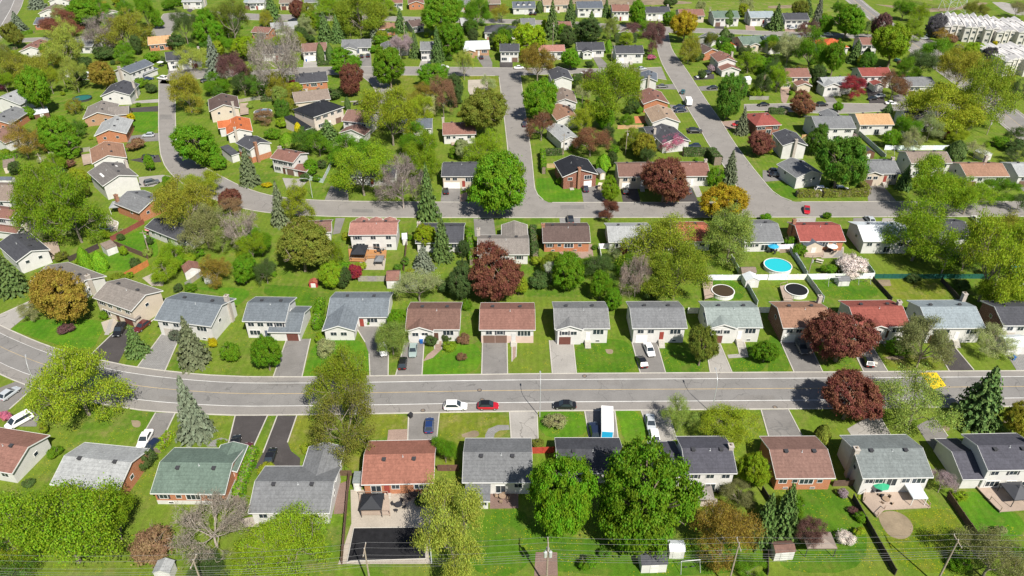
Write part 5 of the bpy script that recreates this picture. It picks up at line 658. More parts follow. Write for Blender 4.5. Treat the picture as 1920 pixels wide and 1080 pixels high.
('k','G',77.1,171.9,1.78,3.6,'F,f,9.2'),
('k','Li',122.5,253.4,1.44,2.3,',r,2.9'),
('k','G',92.2,193.1,1.17,2.3,',b,9.2'),
('k','G',83.8,165.3,1.57,1.7,'E,f,9.2'),
('k','W',88.4,165.5,3.29,4.7,'L,f,9.2'),
('s','D',117.3,164.8,3.45,5.3,',f,11.2'),
('s','D',169.0,232.7,3.57,5.6,',b,10.3'),
('m','Ol',-240.8,366.3,5.29,12.4,',l,0.14'),
('s','R',-226.9,386.1,8.38,13.0,',b,0.14'),
('m','G',-227.1,407.2,9.46,14.6,',r,1.14'),
('s','OY',-183.3,363.5,9.83,17.9,',r,6.14'),
('b','P2',-195.1,364.0,9.53,16.5,',l,6.14'),
('s','G',-189.5,400.3,5.51,17.6,',b,6.14'),
('s','YL',-198.1,334.3,7.37,20.3,',f,4.14'),
('s','YL',-179.9,303.5,4.37,14.1,',l,1.4'),
('m','Or',-170.7,308.9,5.42,11.9,',f,0.4'),
('m','G',-179.7,276.9,6.82,18.6,',b,1.5'),
('s','OY',-204.4,313.0,7.58,12.7,',b,0.5'),
('s','Ol',-213.6,316.1,4.8,15.2,',b,0.5'),
('s','OY',-124.7,280.2,6.9,16.4,',l,0.6'),
('m','G',-145.3,366.1,7.81,19.0,',r,7.14'),
('s','D',-159.8,373.4,5.2,16.7,',r,7.14'),
('s','Ol',-135.3,371.8,7.73,22.2,',f,11.14'),
('s','P',-114.0,304.9,5.21,15.4,',b,0.6'),
('m','YB',-126.3,352.8,6.84,10.5,',l,0.12'),
('s','YL',-141.6,331.4,6.2,10.8,',f,8.14'),
('k','D',-161.9,365.0,5.14,6.8,'L,r,7.14'),
('k','Yb',-143.4,269.9,1.51,3.8,',r,2.4'),
('k','G',-156.4,310.4,3.09,3.7,',f,0.4'),
('k','D',-149.3,302.6,2.34,3.8,',r,1.4'),
('k','K',-212.2,305.5,1.39,3.5,',b,0.5'),
('k','G',-183.9,272.5,2.91,5.5,',b,1.5'),
('k','D',-190.0,349.0,4.95,5.9,',f,6.14'),
('k','D',-191.1,334.5,2.69,6.0,'n1,l,0.4'),
('s','G',-210.7,404.8,4.2,9.2,'L,r,5.14'),
('m','D',-177.7,356.4,3.14,9.8,',f,7.14'),
('k','D',-182.8,312.6,3.1,6.8,'F,l,0.4'),
('s','OY',-235.0,437.4,5.99,9.2,',l,5.14'),
('s','YG',-208.8,302.3,3.29,8.5,',b,0.5'),
('k','G',-165.2,345.6,3.38,5.4,'R,l,8.14'),
('k','D',-159.2,342.1,1.52,3.8,',l,8.14'),
('s','G',-225.7,426.9,3.66,9.7,',l,5.14'),
('k','Br',-154.9,272.3,1.52,3.0,',r,2.4'),
('m','G',-195.8,443.4,3.41,6.6,'L,l,9.14'),
('k','G',-159.1,263.8,1.98,2.2,',f,2.4'),
('m','G',-186.0,403.2,3.15,6.1,',b,6.14'),
('s','OY',-206.7,335.6,4.48,8.5,'L,f,4.14'),
('m','R',-114.6,415.1,4.1,12.3,',b,1.12'),
('m','Ol',-108.1,413.3,4.8,11.8,',b,1.12'),
('s','YO',-76.4,386.1,11.63,24.0,',l,2.12'),
('s','YG',-101.2,428.1,7.7,11.9,',f,2.13'),
('s','YG',-70.6,428.6,6.25,10.3,',f,3.13'),
('m','G',-34.7,387.1,10.85,21.1,',l,4.12'),
('m','G',-28.7,351.3,6.63,17.1,',r,3.11'),
('s','G',-18.2,406.2,6.11,16.3,',r,4.12'),
('s','OY',-5.7,416.7,4.85,9.0,',l,6.12'),
('m','G',-72.6,324.5,6.8,12.5,',b,4.6'),
('m','R',-65.7,299.5,5.81,14.4,',r,3.6'),
('m','G',-50.7,308.0,7.31,17.7,',r,3.6'),
('s','Li',-51.9,350.0,5.1,10.8,',r,2.11'),
('m','G',-32.8,308.2,6.66,11.3,',f,3.11'),
('s','YL',-20.6,319.5,4.0,13.2,',f,5.11'),
('s','Or',-34.7,292.6,4.27,7.4,',b,6.6'),
('m','D',-21.9,285.9,4.17,13.8,',b,8.6'),
('s','Br',-26.2,275.1,4.79,15.8,',b,7.6'),
('m','Ol',-9.4,254.4,8.5,17.5,',r,8.6'),
('s','Pl',-9.9,302.6,3.02,7.3,',l,0.7'),
('s','Y',-33.5,261.5,4.61,12.5,',b,7.6'),
('m','G3',-87.1,272.5,3.4,8.7,',l,5.6'),
('s','OY',-95.2,296.3,3.77,10.2,'L,l,3.6'),
('k','Cr',-92.0,308.4,2.24,3.9,',l,4.6'),
('k','D',-73.0,294.7,4.04,4.7,',r,3.6'),
('s','Y',-41.9,247.6,9.45,19.6,',f,7.6'),
('b','N',-94.0,302.1,10.74,29.3,',f,4.6'),
('k','D',-8.2,371.8,3.26,7.6,',b,4.11'),
('k','G',-66.1,359.3,2.54,3.7,',l,2.11'),
('k','G',-64.8,372.8,3.27,5.1,',b,1.11'),
('s','YG',-108.3,367.6,6.44,9.9,',b,0.12'),
('k','D',-100.7,377.5,2.65,3.9,',f,1.12'),
('s','D',-82.6,389.4,4.06,8.9,',l,2.12'),
('k','G',-101.9,301.0,3.01,5.4,',l,4.6'),
('s','Br',-92.8,268.2,3.49,5.8,',b,1.6'),
('k','YG',-85.5,264.6,2.72,3.7,',l,5.6'),
('k','D',-72.0,251.2,2.84,5.1,',f,5.6'),
('s','OY',-87.6,292.2,2.4,6.6,'R,l,3.6'),
('k','G',-86.6,253.9,3.11,4.0,',r,1.6'),
('s','YG',-119.6,357.3,2.83,9.3,',l,0.12'),
('s','G',-32.7,433.4,5.94,9.6,',f,5.13'),
('m','D',27.1,368.6,4.84,10.6,'L,b,7.11'),
('m','YB',7.5,354.1,7.61,15.6,',r,5.11'),
('s','Or',10.7,315.5,7.05,15.5,',l,0.7'),
('m','G',10.2,271.5,6.72,17.2,',l,2.7'),
('s','RB',10.4,252.0,5.07,10.9,',l,3.7'),
('m','D',37.3,375.0,7.52,13.4,'R,b,7.11'),
('s','L',49.1,380.8,3.65,11.9,',l,8.12'),
('m','G',64.7,404.1,5.57,14.7,',b,8.12'),
('s','P',66.0,354.8,4.98,15.3,',r,8.11'),
('s','P',61.4,387.4,3.71,7.4,',r,8.12'),
('s','G',67.9,386.0,4.04,8.1,',r,8.12'),
('m','G',26.2,334.8,5.21,10.0,',f,6.11'),
('k','D',34.9,337.0,1.87,3.3,',f,7.11'),
('s','YG',35.8,264.4,10.65,22.8,',r,2.7'),
('s','P',33.6,309.8,4.48,7.1,',r,0.7'),
('s','Pl',28.1,290.5,2.92,7.7,',r,1.7'),
('m','G',83.4,409.2,4.24,8.5,',f,11.13'),
('m','Go',85.1,376.5,6.55,15.2,',l,0.8'),
('s','OY',80.5,342.2,5.14,12.7,',l,1.8'),
('m','G3',81.8,273.1,6.36,19.1,',l,0.9'),
('k','D',108.9,351.1,2.95,5.9,',f,0.15'),
('s','D',101.4,297.0,2.97,9.8,',f,0.10'),
('k','K',65.1,348.7,1.86,2.3,',r,8.11'),
('k','D',82.3,321.9,1.74,4.3,',l,2.8'),
('k','D',108.2,376.2,2.64,4.6,',r,0.8'),
('m','Pl',43.1,324.7,2.62,5.8,',l,3.8'),
('s','G',42.6,265.4,2.23,4.9,',l,5.8'),
('k','G',49.6,279.6,2.07,2.9,',l,4.8'),
('m','D',91.2,448.3,3.83,5.9,',b,11.13'),
('s','Pl',130.5,432.8,4.08,9.8,',b,14.13'),
('k','G',112.1,340.1,4.55,5.1,',r,2.8'),
('k','YG',100.2,298.7,3.27,4.7,',l,0.10'),
('k','Li',88.3,330.7,1.78,3.6,',l,2.8'),
('m','G',34.3,263.4,3.92,9.2,',r,2.7'),
('s','D',27.8,307.0,1.95,5.6,',r,0.7'),
('k','G',27.5,309.1,2.24,4.5,',r,0.7'),
('s','D',2.1,396.4,2.07,6.8,',l,6.12'),
('k','D',85.2,347.7,3.39,5.4,',f,1.8'),
('m','G',167.4,383.5,8.64,16.7,',b,4.15'),
('m','G',161.8,395.3,3.94,9.9,',f,15.13'),
('s','P',149.2,385.6,5.38,8.3,',r,2.15'),
('m','P',182.5,377.9,4.76,15.7,',r,4.15'),
('m','YG',169.9,336.9,8.61,18.9,',f,4.15'),
('s','YG',198.9,380.5,6.3,10.8,',r,4.15'),
('m','Gd',213.7,387.6,5.05,12.3,'L,r,4.15'),
('s','G',132.5,333.1,6.77,17.7,',b,0.10'),
('s','Pl',125.1,340.2,6.92,13.8,',f,1.15'),
('m','G',138.8,322.1,5.31,16.0,',l,2.10'),
('s','Cr',137.4,294.9,4.7,9.0,',f,1.10'),
('s','RB',153.8,295.1,6.3,10.9,',l,3.10'),
('m','RB',111.1,276.9,5.1,9.6,',b,2.9'),
('m','G',126.6,279.9,2.46,4.1,',b,3.9'),
('s','D',175.3,320.1,6.59,11.8,',b,3.10'),
('s','G',195.0,343.2,6.99,11.1,',r,4.15'),
('s','OY',182.6,301.5,8.94,18.4,'L,r,3.10'),
('s','YO',172.8,267.2,11.23,23.0,',r,4.9'),
('s','Y',155.4,261.4,11.1,17.3,'L,f,4.9'),
('m','YG',212.5,347.0,4.91,9.0,',r,4.15'),
('m','Gd',214.5,338.2,4.06,9.3,'R,r,4.15'),
('k','K',232.3,386.4,2.53,4.4,'R,r,4.15'),
('k','K',228.8,388.9,2.55,4.4,'L,r,4.15'),
('s','Or',212.9,376.3,4.28,6.7,',r,4.15'),
('s','D',198.0,285.2,3.39,11.2,',r,3.10'),
('m','Cr',155.5,253.0,2.27,4.4,',f,4.9'),
('s','D',177.9,248.8,3.05,6.7,',r,4.9'),
('s','G',212.3,419.9,6.14,10.2,'R,r,15.13'),
('s','YG',219.1,415.7,4.3,9.5,',r,15.13'),
('s','Ol',252.9,422.6,5.81,9.0,',r,15.13'),
('s','Gy',277.3,425.9,4.39,8.8,',r,4.15'),
('k','Br',218.0,376.6,3.96,4.4,',r,4.15'),
('m','D',127.9,308.6,3.34,11.0,',l,1.10'),
('s','D',109.5,309.1,3.89,12.8,',l,0.10'),
('k','G',165.0,300.8,1.15,2.2,',f,3.10'),
('k','Br',175.6,336.4,1.8,3.6,',f,4.15'),
('k','D',157.7,318.8,1.73,2.8,',b,2.10'),
('k','G',144.8,265.8,1.74,4.3,',l,4.9'),
('k','Yb',237.4,372.7,1.48,2.6,',r,4.15'),
('s','D',182.8,392.1,2.39,7.6,',b,4.15'),
('s','OY',199.7,297.2,3.24,9.7,'R,r,3.10'),
('k','D',163.1,300.8,1.1,2.2,',l,3.10'),
('s','G',122.7,359.2,3.8,8.4,',f,1.15'),
('f','B',-60.9,104.6,3.68,15.1,',b,2.0'),
('f','D',-124.2,154.9,4.36,10.7,',l,1.1'),
('f','D',-83.0,130.0,2.88,8.1,',f,3.1'),
('f','BD',-69.2,126.9,3.94,12.4,',f,3.1'),
('f','D',41.3,80.2,2.61,11.7,',f,7.0'),
('f','D',91.4,108.7,5.12,13.7,',b,10.0'),
('f','D',45.0,81.8,3.29,12.1,',f,8.0'),
('c','G',-110.8,165.1,1.48,6.7,'L,b,1.1'),
('c','G',-106.7,164.5,1.73,5.8,'R,b,1.1'),
('f','BD',-83.1,216.1,3.59,12.4,',f,0.3'),
('f','BD',-66.3,189.9,3.45,13.5,',b,1.2'),
('f','D',-24.4,193.3,3.68,17.3,',b,3.2'),
('f','D',-18.4,170.1,3.18,13.2,',f,3.2'),
('f','B',-23.0,165.2,3.29,7.3,',f,3.2'),
('c','G',-78.8,246.4,2.46,5.0,',r,2.6'),
('f','BD',69.2,217.8,2.97,10.8,',r,5.3'),
('c','G',30.0,226.5,2.3,5.7,',r,3.3'),
('f','D',122.8,213.0,2.92,8.0,',f,7.3'),
('c','D',150.1,235.3,3.04,6.6,',b,9.3'),
('f','B',-257.3,399.4,4.86,9.8,',l,1.14'),
('f','D',-214.2,429.4,4.06,10.2,',r,5.14'),
('f','B',-128.3,322.0,5.49,18.0,',f,8.14'),
('f','B',-273.5,448.5,5.74,8.9,',l,3.14'),
('f','D',-128.1,413.0,5.35,15.1,',b,1.12'),
('f','D',-93.0,379.5,4.65,14.2,',l,1.11'),
('f','D',-86.6,378.2,4.31,13.3,',b,1.11'),
('f','B',-68.4,381.2,3.17,10.0,',f,2.12'),
('f','D',-57.6,396.5,3.97,12.2,',r,2.12'),
('f','D',-45.3,352.0,3.12,13.3,',l,3.11'),
('f','D',-34.3,346.1,3.84,15.7,',r,3.11'),
('c','D',-88.0,345.2,1.69,8.3,',f,0.11'),
('c','D',-84.1,347.2,1.7,7.4,',r,0.11'),
('f','D',-65.1,250.5,4.96,8.3,',f,6.6'),
('c','Yb',-77.8,258.1,1.34,4.3,',f,5.6'),
('c','G',-79.3,249.4,2.48,3.8,',b,2.6'),
('c','D',-64.3,282.7,1.18,5.2,',b,5.6'),
('f','D',20.1,384.3,4.7,18.8,',f,7.12'),
('f','D',30.9,409.8,4.26,14.5,',b,7.12'),
('c','D',115.4,410.4,2.67,7.6,',f,13.13'),
('c','D',107.1,383.3,2.52,5.3,',r,0.8'),
('f','BD',83.6,258.2,2.91,10.3,',l,0.9'),
('f','D',52.1,428.9,2.96,9.6,',l,10.13'),
('f','D',42.2,409.3,3.19,7.9,',r,7.12'),
('c','G',46.0,360.0,1.75,6.1,',r,7.11'),
('c','D',15.4,437.4,1.88,6.3,',r,7.13'),
('f','D',138.1,402.2,5.23,12.8,',l,15.13'),
('f','D',163.3,429.6,4.43,10.1,'L,b,15.13'),
('f','B',162.6,410.6,3.02,15.6,',r,15.13'),
('f','D',157.3,344.0,3.67,10.4,',f,3.15'),
('c','D',162.2,343.2,1.84,7.0,',f,4.15'),
('f','D',146.4,280.3,2.33,3.9,',b,4.9'),
('f','D',186.5,446.9,2.3,4.9,'R,b,15.13'),
('k','G3',-242.2,446.1,1.67,3.1,',b,2.14'),
('s','Y',-140.5,194.4,2.79,6.9,',b,4.5'),
('m','YO',159.0,337.9,2.74,5.6,',b,2.10'),
('s','G',-209.8,421.1,3.85,10.1,'R,r,5.14'),
('k','Pl',-124.5,182.4,1.05,2.1,',b,0.1'),
('k','D',-46.1,168.6,1.63,3.2,',f,2.2'),
('k','G3',-64.4,240.6,1.61,3.0,',b,0.3'),
('m','Y',-202.2,406.2,2.76,7.1,',r,5.14'),
('s','YG',104.4,329.1,4.28,10.1,',r,2.8'),
('k','Y',56.8,373.6,1.25,2.0,',f,8.12'),
('k','OY',-19.5,275.0,1.24,2.3,',b,8.6'),
('k','G3',-51.9,275.2,1.03,1.5,',b,6.6'),
('k','YG',10.1,363.3,1.62,2.7,',b,6.11'),
('k','Ol',-100.4,391.0,0.81,1.2,'L,r,1.12'),
('k','YG',-184.5,299.4,0.93,1.9,',b,0.5'),
('k','G3',120.7,248.3,1.03,1.7,',f,2.9'),
('k','G',26.8,251.0,0.82,1.4,'L,r,3.7'),
('k','Y',-174.2,422.7,0.82,1.3,',f,9.14'),
('s','Ol',-214.9,323.4,4.33,10.3,',f,0.14'),
('k','YG',143.0,252.4,1.03,1.8,',r,3.9'),
('m','OY',44.7,235.1,4.24,10.0,',l,6.8'),
('k','L',14.7,319.1,1.49,2.2,',b,0.7'),
('m','D',46.1,278.6,2.99,6.5,',l,4.8'),
('k','D',-185.5,334.5,1.66,3.3,'n2,l,0.4'),
('k','G3',152.4,229.0,1.06,1.7,',b,9.3'),
('k','OY',134.3,360.3,0.85,1.6,',f,2.15'),
('k','D',-261.6,437.4,1.19,1.9,',l,2.14'),
('k','YG',121.9,346.3,1.62,3.3,',f,1.15'),
('k','G',106.3,223.3,0.98,1.6,',l,7.3'),
('m','Y',-98.1,310.3,3.16,6.8,',l,4.6'),
('s','YG',-147.6,223.5,2.71,7.3,',l,4.4'),
('k','YG',156.3,353.5,1.15,1.9,',f,3.15'),
('k','Y',33.3,382.8,0.87,1.7,',f,7.12'),
('s','L',-78.6,174.4,2.56,6.9,',f,0.2'),
('s','G',138.6,247.9,3.73,9.7,',f,3.9'),
('s','G3',-239.8,431.1,3.54,9.4,',r,2.14'),
('m','Y',-54.6,172.8,3.14,7.2,',f,1.2'),
('s','D',-3.0,379.1,3.71,7.5,',f,5.12'),
('k','L',-97.5,172.2,1.45,2.7,',f,0.2'),
('s','Pl',148.4,251.7,4.03,10.2,',f,4.9'),
('k','Y',58.1,81.6,0.98,1.7,',f,8.0'),
('m','Pl',-16.7,235.3,2.73,7.3,',b,2.3'),
('m','D',33.5,229.9,2.09,5.5,',b,4.3'),
('k','Y',131.8,173.8,1.39,2.7,'L,r,11.2'),
('m','Ol',-101.1,362.6,3.5,7.8,',r,0.12'),
('k','YG',-104.4,387.6,0.88,1.5,',r,1.12'),
('k','G',104.3,230.3,1.02,1.9,',r,1.9'),
('k','L',-81.5,271.4,1.28,2.4,',l,5.6'),
('k','G',137.2,341.4,1.25,2.0,',r,1.15'),
('k','L',130.1,171.6,1.09,1.6,'L,r,11.2'),
('k','G',-62.3,217.8,1.27,2.4,'L,r,0.3'),
('s','G',-31.8,238.3,4.47,11.3,',f,7.6'),
('s','G',-103.2,400.9,3.77,9.1,',r,1.12'),
('m','YO',-121.1,346.8,3.79,8.8,',l,0.12'),
('k','Y',-114.0,203.6,0.93,1.8,',b,6.4'),
('s','OY',-59.5,171.6,3.05,6.6,',f,1.2'),
('k','Ol',-206.4,372.5,1.43,2.3,',b,4.14'),
('m','YG',-151.1,395.2,3.83,10.0,'L,l,11.14'),
('k','Ol',-35.0,218.0,1.36,2.7,',r,1.3'),
('s','G3',-141.8,353.7,3.27,7.9,',b,8.14'),
('k','G3',-122.3,363.5,1.03,1.9,'R,l,0.12'),
('k','YG',-32.9,399.7,1.17,2.4,',l,4.12'),
('m','D',-161.3,223.1,2.24,5.4,',b,3.5'),
('s','YG',-68.6,169.5,3.19,8.0,',f,1.2'),
('s','YO',-110.6,308.6,3.93,8.0,',l,4.6'),
('k','G',-65.7,369.1,1.12,1.7,',r,1.11'),
('k','G',-174.6,284.4,1.27,2.0,',l,1.4'),
('k','L',58.5,437.2,1.2,1.8,',b,10.13'),
('s','Y',-189.6,301.7,3.85,10.6,',b,0.5'),
('k','Y',-26.1,162.8,1.01,2.0,',f,3.2'),
('s','OY',-130.0,405.6,3.64,8.7,',l,1.12'),
('k','Ol',126.7,232.8,0.87,1.5,',b,8.3'),
('k','Pl',82.0,82.0,0.96,1.6,',f,10.0'),
('k','Y',-71.2,374.7,1.18,2.1,',b,1.11'),
('k','YG',-42.9,386.1,1.66,3.1,',f,3.12'),
('k','G3',-168.4,267.4,1.06,1.5,'L,l,2.4'),
('k','YG',37.5,293.3,1.4,2.4,',r,1.7'),
('k','G',139.6,186.1,1.43,2.1,',r,11.2'),
('k','G3',125.0,174.7,1.07,1.9,',r,11.2'),
('k','YG',-54.8,101.3,1.38,2.0,',b,2.0'),
('s','YO',122.5,351.2,3.14,7.8,',f,1.15'),
('s','OY',-87.3,280.5,2.88,5.7,',f,3.6'),
('k','YO',92.6,271.4,0.87,1.3,',b,0.9'),
('k','Y',-22.7,290.6,1.12,2.0,',b,8.6'),
('k','Y',151.3,242.9,0.91,1.5,',f,4.9'),
('k','YG',-176.8,324.6,1.68,2.7,'R,l,0.4'),
('m','G',-150.1,236.1,4.58,9.5,',l,4.4'),
('s','G',166.9,313.7,3.99,10.9,',b,3.10'),
('k','Pl',-154.3,211.1,1.35,2.1,',b,3.5'),
('m','G',47.7,85.3,2.35,4.9,',f,8.0'),
('k','G',62.0,234.2,0.82,1.3,',b,5.3'),
('s','OY',-199.3,342.8,4.58,9.2,'R,f,4.14'),
('k','Y',-66.9,253.4,1.01,1.9,',l,6.6'),
('s','OY',-169.1,278.8,2.92,6.0,',l,2.4'),
('k','YG',131.3,178.8,1.35,2.3,',r,11.2'),
('s','Pl',137.1,242.0,3.26,8.2,',b,8.3'),
('s','G3',-96.9,457.2,2.82,6.7,',r,2.13'),
('m','Y',-88.0,296.9,3.03,6.7,',l,3.6'),
('k','G',61.3,248.5,1.05,2.0,',r,6.8'),
('k','D',123.5,331.1,1.38,2.2,',b,0.10'),
('m','YG',-104.6,393.3,4.58,12.1,',r,1.12'),
('m','Y',18.8,393.7,3.76,8.6,',l,7.12'),
('k','Y',-46.0,181.3,1.28,2.2,',l,2.2'),
('m','D',128.8,351.1,2.81,6.1,',f,1.15'),
('k','L',-103.3,284.1,1.46,2.2,',r,0.6'),
('k','D',-108.9,180.4,1.17,2.3,',l,0.2'),
('m','G3',-149.0,351.5,3.01,7.0,',b,8.14'),
('s','G',30.2,162.3,3.27,6.5,',f,6.2'),
('k','OY',-76.3,164.4,1.11,2.0,',b,2.1'),
('k','Ol',-107.6,375.2,1.21,2.2,',b,0.12'),
('k','G',-20.6,228.1,0.85,1.4,',b,2.3'),
('s','Ol',95.9,365.9,3.32,7.9,',f,0.8'),
('k','G',-160.9,384.8,1.4,2.7,',b,7.14'),
('k','D',-147.1,374.7,1.0,1.9,'R,r,7.14'),
('k','G3',-5.5,159.4,1.57,2.3,',f,4.2'),
('k','Y',-38.8,100.6,1.06,2.1,'R,b,3.0'),
('k','G',-106.3,444.0,1.58,2.6,',r,2.13'),
('s','Y',177.6,408.8,4.54,9.9,',r,15.13'),
('k','Pl',-108.6,246.1,1.14,2.2,',l,1.6'),
('k','G',-1.7,159.6,1.28,1.9,',f,4.2'),
('k','L',-56.6,282.2,1.38,2.1,'L,b,6.6'),
('s','Y',25.6,258.4,3.83,10.4,',r,3.7'),
('k','Pl',-172.7,327.5,1.32,2.4,',b,0.4'),
('k','OY',-109.6,287.7,1.18,2.1,',b,0.6'),
('k','Y',53.2,228.7,1.18,1.8,',b,5.3'),
('k','G',110.2,180.8,1.68,2.9,',l,11.2'),
('k','Pl',-82.6,267.2,1.23,2.2,',l,5.6'),
('k','D',95.8,273.2,1.45,2.2,',b,0.9'),
('k','YG',-113.9,259.8,1.02,1.9,',l,1.6'),
('s','OY',-37.0,275.9,3.89,9.4,',b,7.6'),
('k','D',-102.4,315.8,0.84,1.4,',l,4.6'),
('k','OY',-44.9,449.4,1.52,2.6,',r,4.13'),
('k','G3',35.8,254.4,0.99,1.7,',r,3.7'),
('s','D',-109.4,298.9,3.51,9.1,',b,0.6'),
('k','Pl',-109.0,400.6,1.1,2.1,',r,1.12'),
('k','Pl',-110.3,184.5,0.98,1.7,',f,6.4'),
('k','D',104.8,225.7,1.53,3.1,',l,7.3'),
('s','D',-144.2,391.8,3.69,8.8,',l,11.14'),
('k','L',-45.3,232.5,0.88,1.3,',b,1.3'),
('k','Ol',126.0,306.2,1.22,2.4,',l,1.10'),
('k','G3',22.7,175.7,0.9,1.5,',r,5.2'),
('m','Pl',162.8,257.0,2.81,6.5,',r,4.9'),
('s','G3',-59.7,381.1,2.64,6.9,',f,2.12'),
('k','OY',127.5,213.0,1.42,2.1,',r,7.3'),
('k','YG',113.0,165.7,1.33,2.5,',f,11.2'),
('k','OY',-206.1,305.3,1.12,2.0,',b,0.5'),
('k','Y',-78.5,274.2,1.11,1.9,',l,5.6'),
('k','Y',-144.8,378.4,1.61,3.2,',l,11.14'),
('k','YO',-38.2,315.9,1.11,1.9,',f,3.11'),
('k','D',-159.9,402.9,1.5,2.2,',b,7.14'),
('m','D',-103.8,374.2,3.59,8.6,',b,0.12'),
('m','G3',-116.5,288.5,2.94,7.8,',b,0.6'),
('s','YO',41.7,243.4,3.48,8.0,',l,6.8'),
('k','G3',-74.7,183.2,1.17,1.7,',l,1.2'),
('k','L',-77.9,244.2,1.7,2.6,',r,2.6'),
('k','YG',172.7,422.6,1.23,2.0,'n1,r,15.13'),
('k','G',-29.3,301.6,1.63,2.7,',b,7.6'),
('k','L',-124.1,191.5,0.91,1.5,',l,6.4'),
('k','G',-148.0,286.3,0.94,1.9,',r,1.4'),
('m','OY',-225.4,416.6,3.03,8.2,',f,5.14'),
('m','L',42.4,380.3,2.68,5.4,',l,8.12'),
('k','G3',-28.1,167.3,1.42,2.3,',f,3.2'),
('k','YG',112.2,334.7,1.3,2.6,',r,2.8'),
('k','D',12.9,162.8,1.47,2.6,',f,5.2'),
('k','G',-135.0,444.9,1.24,2.2,',l,1.13'),
('k','G3',-23.8,294.5,1.22,2.1,',b,7.6'),
('m','G',-194.0,452.4,2.63,6.1,'R,l,9.14'),
('s','Y',-214.4,327.8,3.52,8.7,',f,0.14'),
('m','Ol',125.8,322.1,2.97,5.8,',b,0.10'),
('s','G',-232.8,400.8,4.18,8.7,',r,1.14'),
('k','G3',-118.0,346.8,0.94,1.9,'L,l,0.12'),
('k','G',-12.7,156.4,1.22,2.3,'L,b,6.1'),
('k','G3',133.6,271.1,1.49,3.0,',b,3.9'),
('k','G',-201.7,416.5,1.61,3.1,'R,r,5.14'),
('s','G',-65.7,238.1,3.33,8.3,',b,0.3'),
('m','YO',10.3,161.9,2.92,7.8,',f,4.2'),
('k','YG',-189.9,314.2,1.55,3.1,'L,l,0.4'),
('k','OY',6.2,180.1,1.24,2.1,',l,5.2'),
('k','D',-120.7,288.0,1.03,1.6,',l,0.6'),
('s','G3',-141.0,199.6,2.48,6.3,',b,4.5'),
('k','Y',-39.3,164.9,1.43,2.3,',f,2.2'),
('s','D',-44.2,262.5,3.73,7.3,',r,6.6'),
('m','YG',-150.4,222.1,2.33,5.8,',b,3.5'),
('k','Pl',99.1,360.7,1.21,2.2,',r,1.8'),
('s','Y',157.0,249.1,2.96,7.0,'R,f,4.9'),
('m','D',126.3,180.7,2.22,4.7,'L,r,11.2'),
('k','G3',124.7,171.3,1.22,2.3,'R,f,11.2'),
('k','YG',167.6,405.8,0.85,1.6,'E,r,15.13'),
('k','G3',-170.3,280.8,0.88,1.7,'R,l,2.4'),
('k','L',135.3,175.6,1.68,2.9,'R,r,11.2'),
('k','D',-133.4,165.3,1.41,2.7,',l,0.1'),
('k','D',12.6,286.8,1.02,2.0,',l,1.7'),
('k','YG',146.1,231.8,1.11,2.0,',b,9.3'),
('k','L',57.0,275.6,0.96,1.5,',b,5.8'),
('k','Ol',121.4,228.5,1.36,2.7,',b,7.3'),
('k','D',-173.5,321.7,1.53,2.3,'E,l,0.4'),
('s','Ol',44.0,169.4,2.19,4.7,',f,7.2'),
('k','YG',-97.8,161.0,1.07,2.1,',r,1.1'),
('k','YG',-134.6,217.8,1.1,2.0,',l,5.4'),
('k','Y',-238.0,358.2,0.9,1.6,',l,0.14'),
('k','Y',-52.1,273.1,1.19,1.9,',b,6.6'),
('m','Y',-137.7,353.0,4.04,8.8,',b,8.14'),
('k','Y',-44.6,95.3,1.6,2.3,'L,b,3.0'),
('k','YO',102.2,320.4,1.19,2.1,',f,2.8'),
('k','YG',-114.1,168.4,1.19,2.0,',b,1.1'),
('k','G3',12.0,300.5,1.39,2.2,',l,0.7'),
('k','YG',162.5,273.0,0.81,1.4,',r,4.9'),
('k','YG',41.1,177.9,1.19,2.0,',l,7.2'),
('k','Pl',-45.2,378.3,0.83,1.2,',f,3.12'),
('k','Ol',-83.8,279.3,1.61,3.1,',f,3.6'),
('m','G',-3.2,366.7,4.23,9.9,',r,4.11'),
('k','D',-182.2,341.2,1.32,2.5,',b,0.4'),
('k','G3',115.9,342.9,1.42,2.8,',f,1.15'),
('k','G',124.5,232.2,1.51,2.4,',l,8.3'),
('k','Y',-157.4,285.2,1.04,1.8,',f,1.4'),
('k','G3',-26.7,226.0,1.64,2.7,',l,2.3'),
('k','G3',39.5,248.9,1.5,2.5,',l,6.8'),
('k','D',-114.2,300.8,1.24,2.1,',b,0.6'),
('s','D',-166.5,245.0,3.21,6.4,',r,2.5'),
('k','G',148.8,322.6,1.21,2.4,',b,2.10'),
('s','G3',-70.0,239.7,4.12,9.1,',b,0.3'),
('m','G3',-19.7,389.8,3.67,8.0,',l,5.12'),
('k','YG',-221.1,328.0,1.38,2.5,',f,0.14'),
('k','G3',-34.9,374.9,0.85,1.5,',b,3.11'),
('m','L',-92.6,289.1,3.74,7.5,',l,3.6'),
('k','YO',152.2,417.5,1.16,2.3,',b,15.13'),
('k','OY',29.5,381.1,1.5,2.8,',f,7.12'),
('k','G3',-15.8,372.1,1.34,2.4,',b,4.11'),
('k','G3',104.1,219.7,1.21,2.3,',r,6.3'),
('k','G3',167.5,348.0,0.84,1.3,',f,4.15'),
('k','G',32.0,282.6,1.67,3.1,',r,1.7'),
('k','OY',-164.7,260.2,0.86,1.5,',f,2.4'),
('m','YO',68.8,425.3,3.6,7.2,',r,10.13'),
('k','Ol',-138.2,347.6,0.8,1.4,',r,8.14'),
('k','YG',15.7,299.8,1.69,2.5,',f,0.7'),
('k','YG',166.5,246.3,1.13,2.2,',f,4.9'),
('k','Y',-39.7,382.6,1.13,2.2,',f,3.12'),
('k','G3',163.1,365.7,1.42,2.5,',l,4.15'),
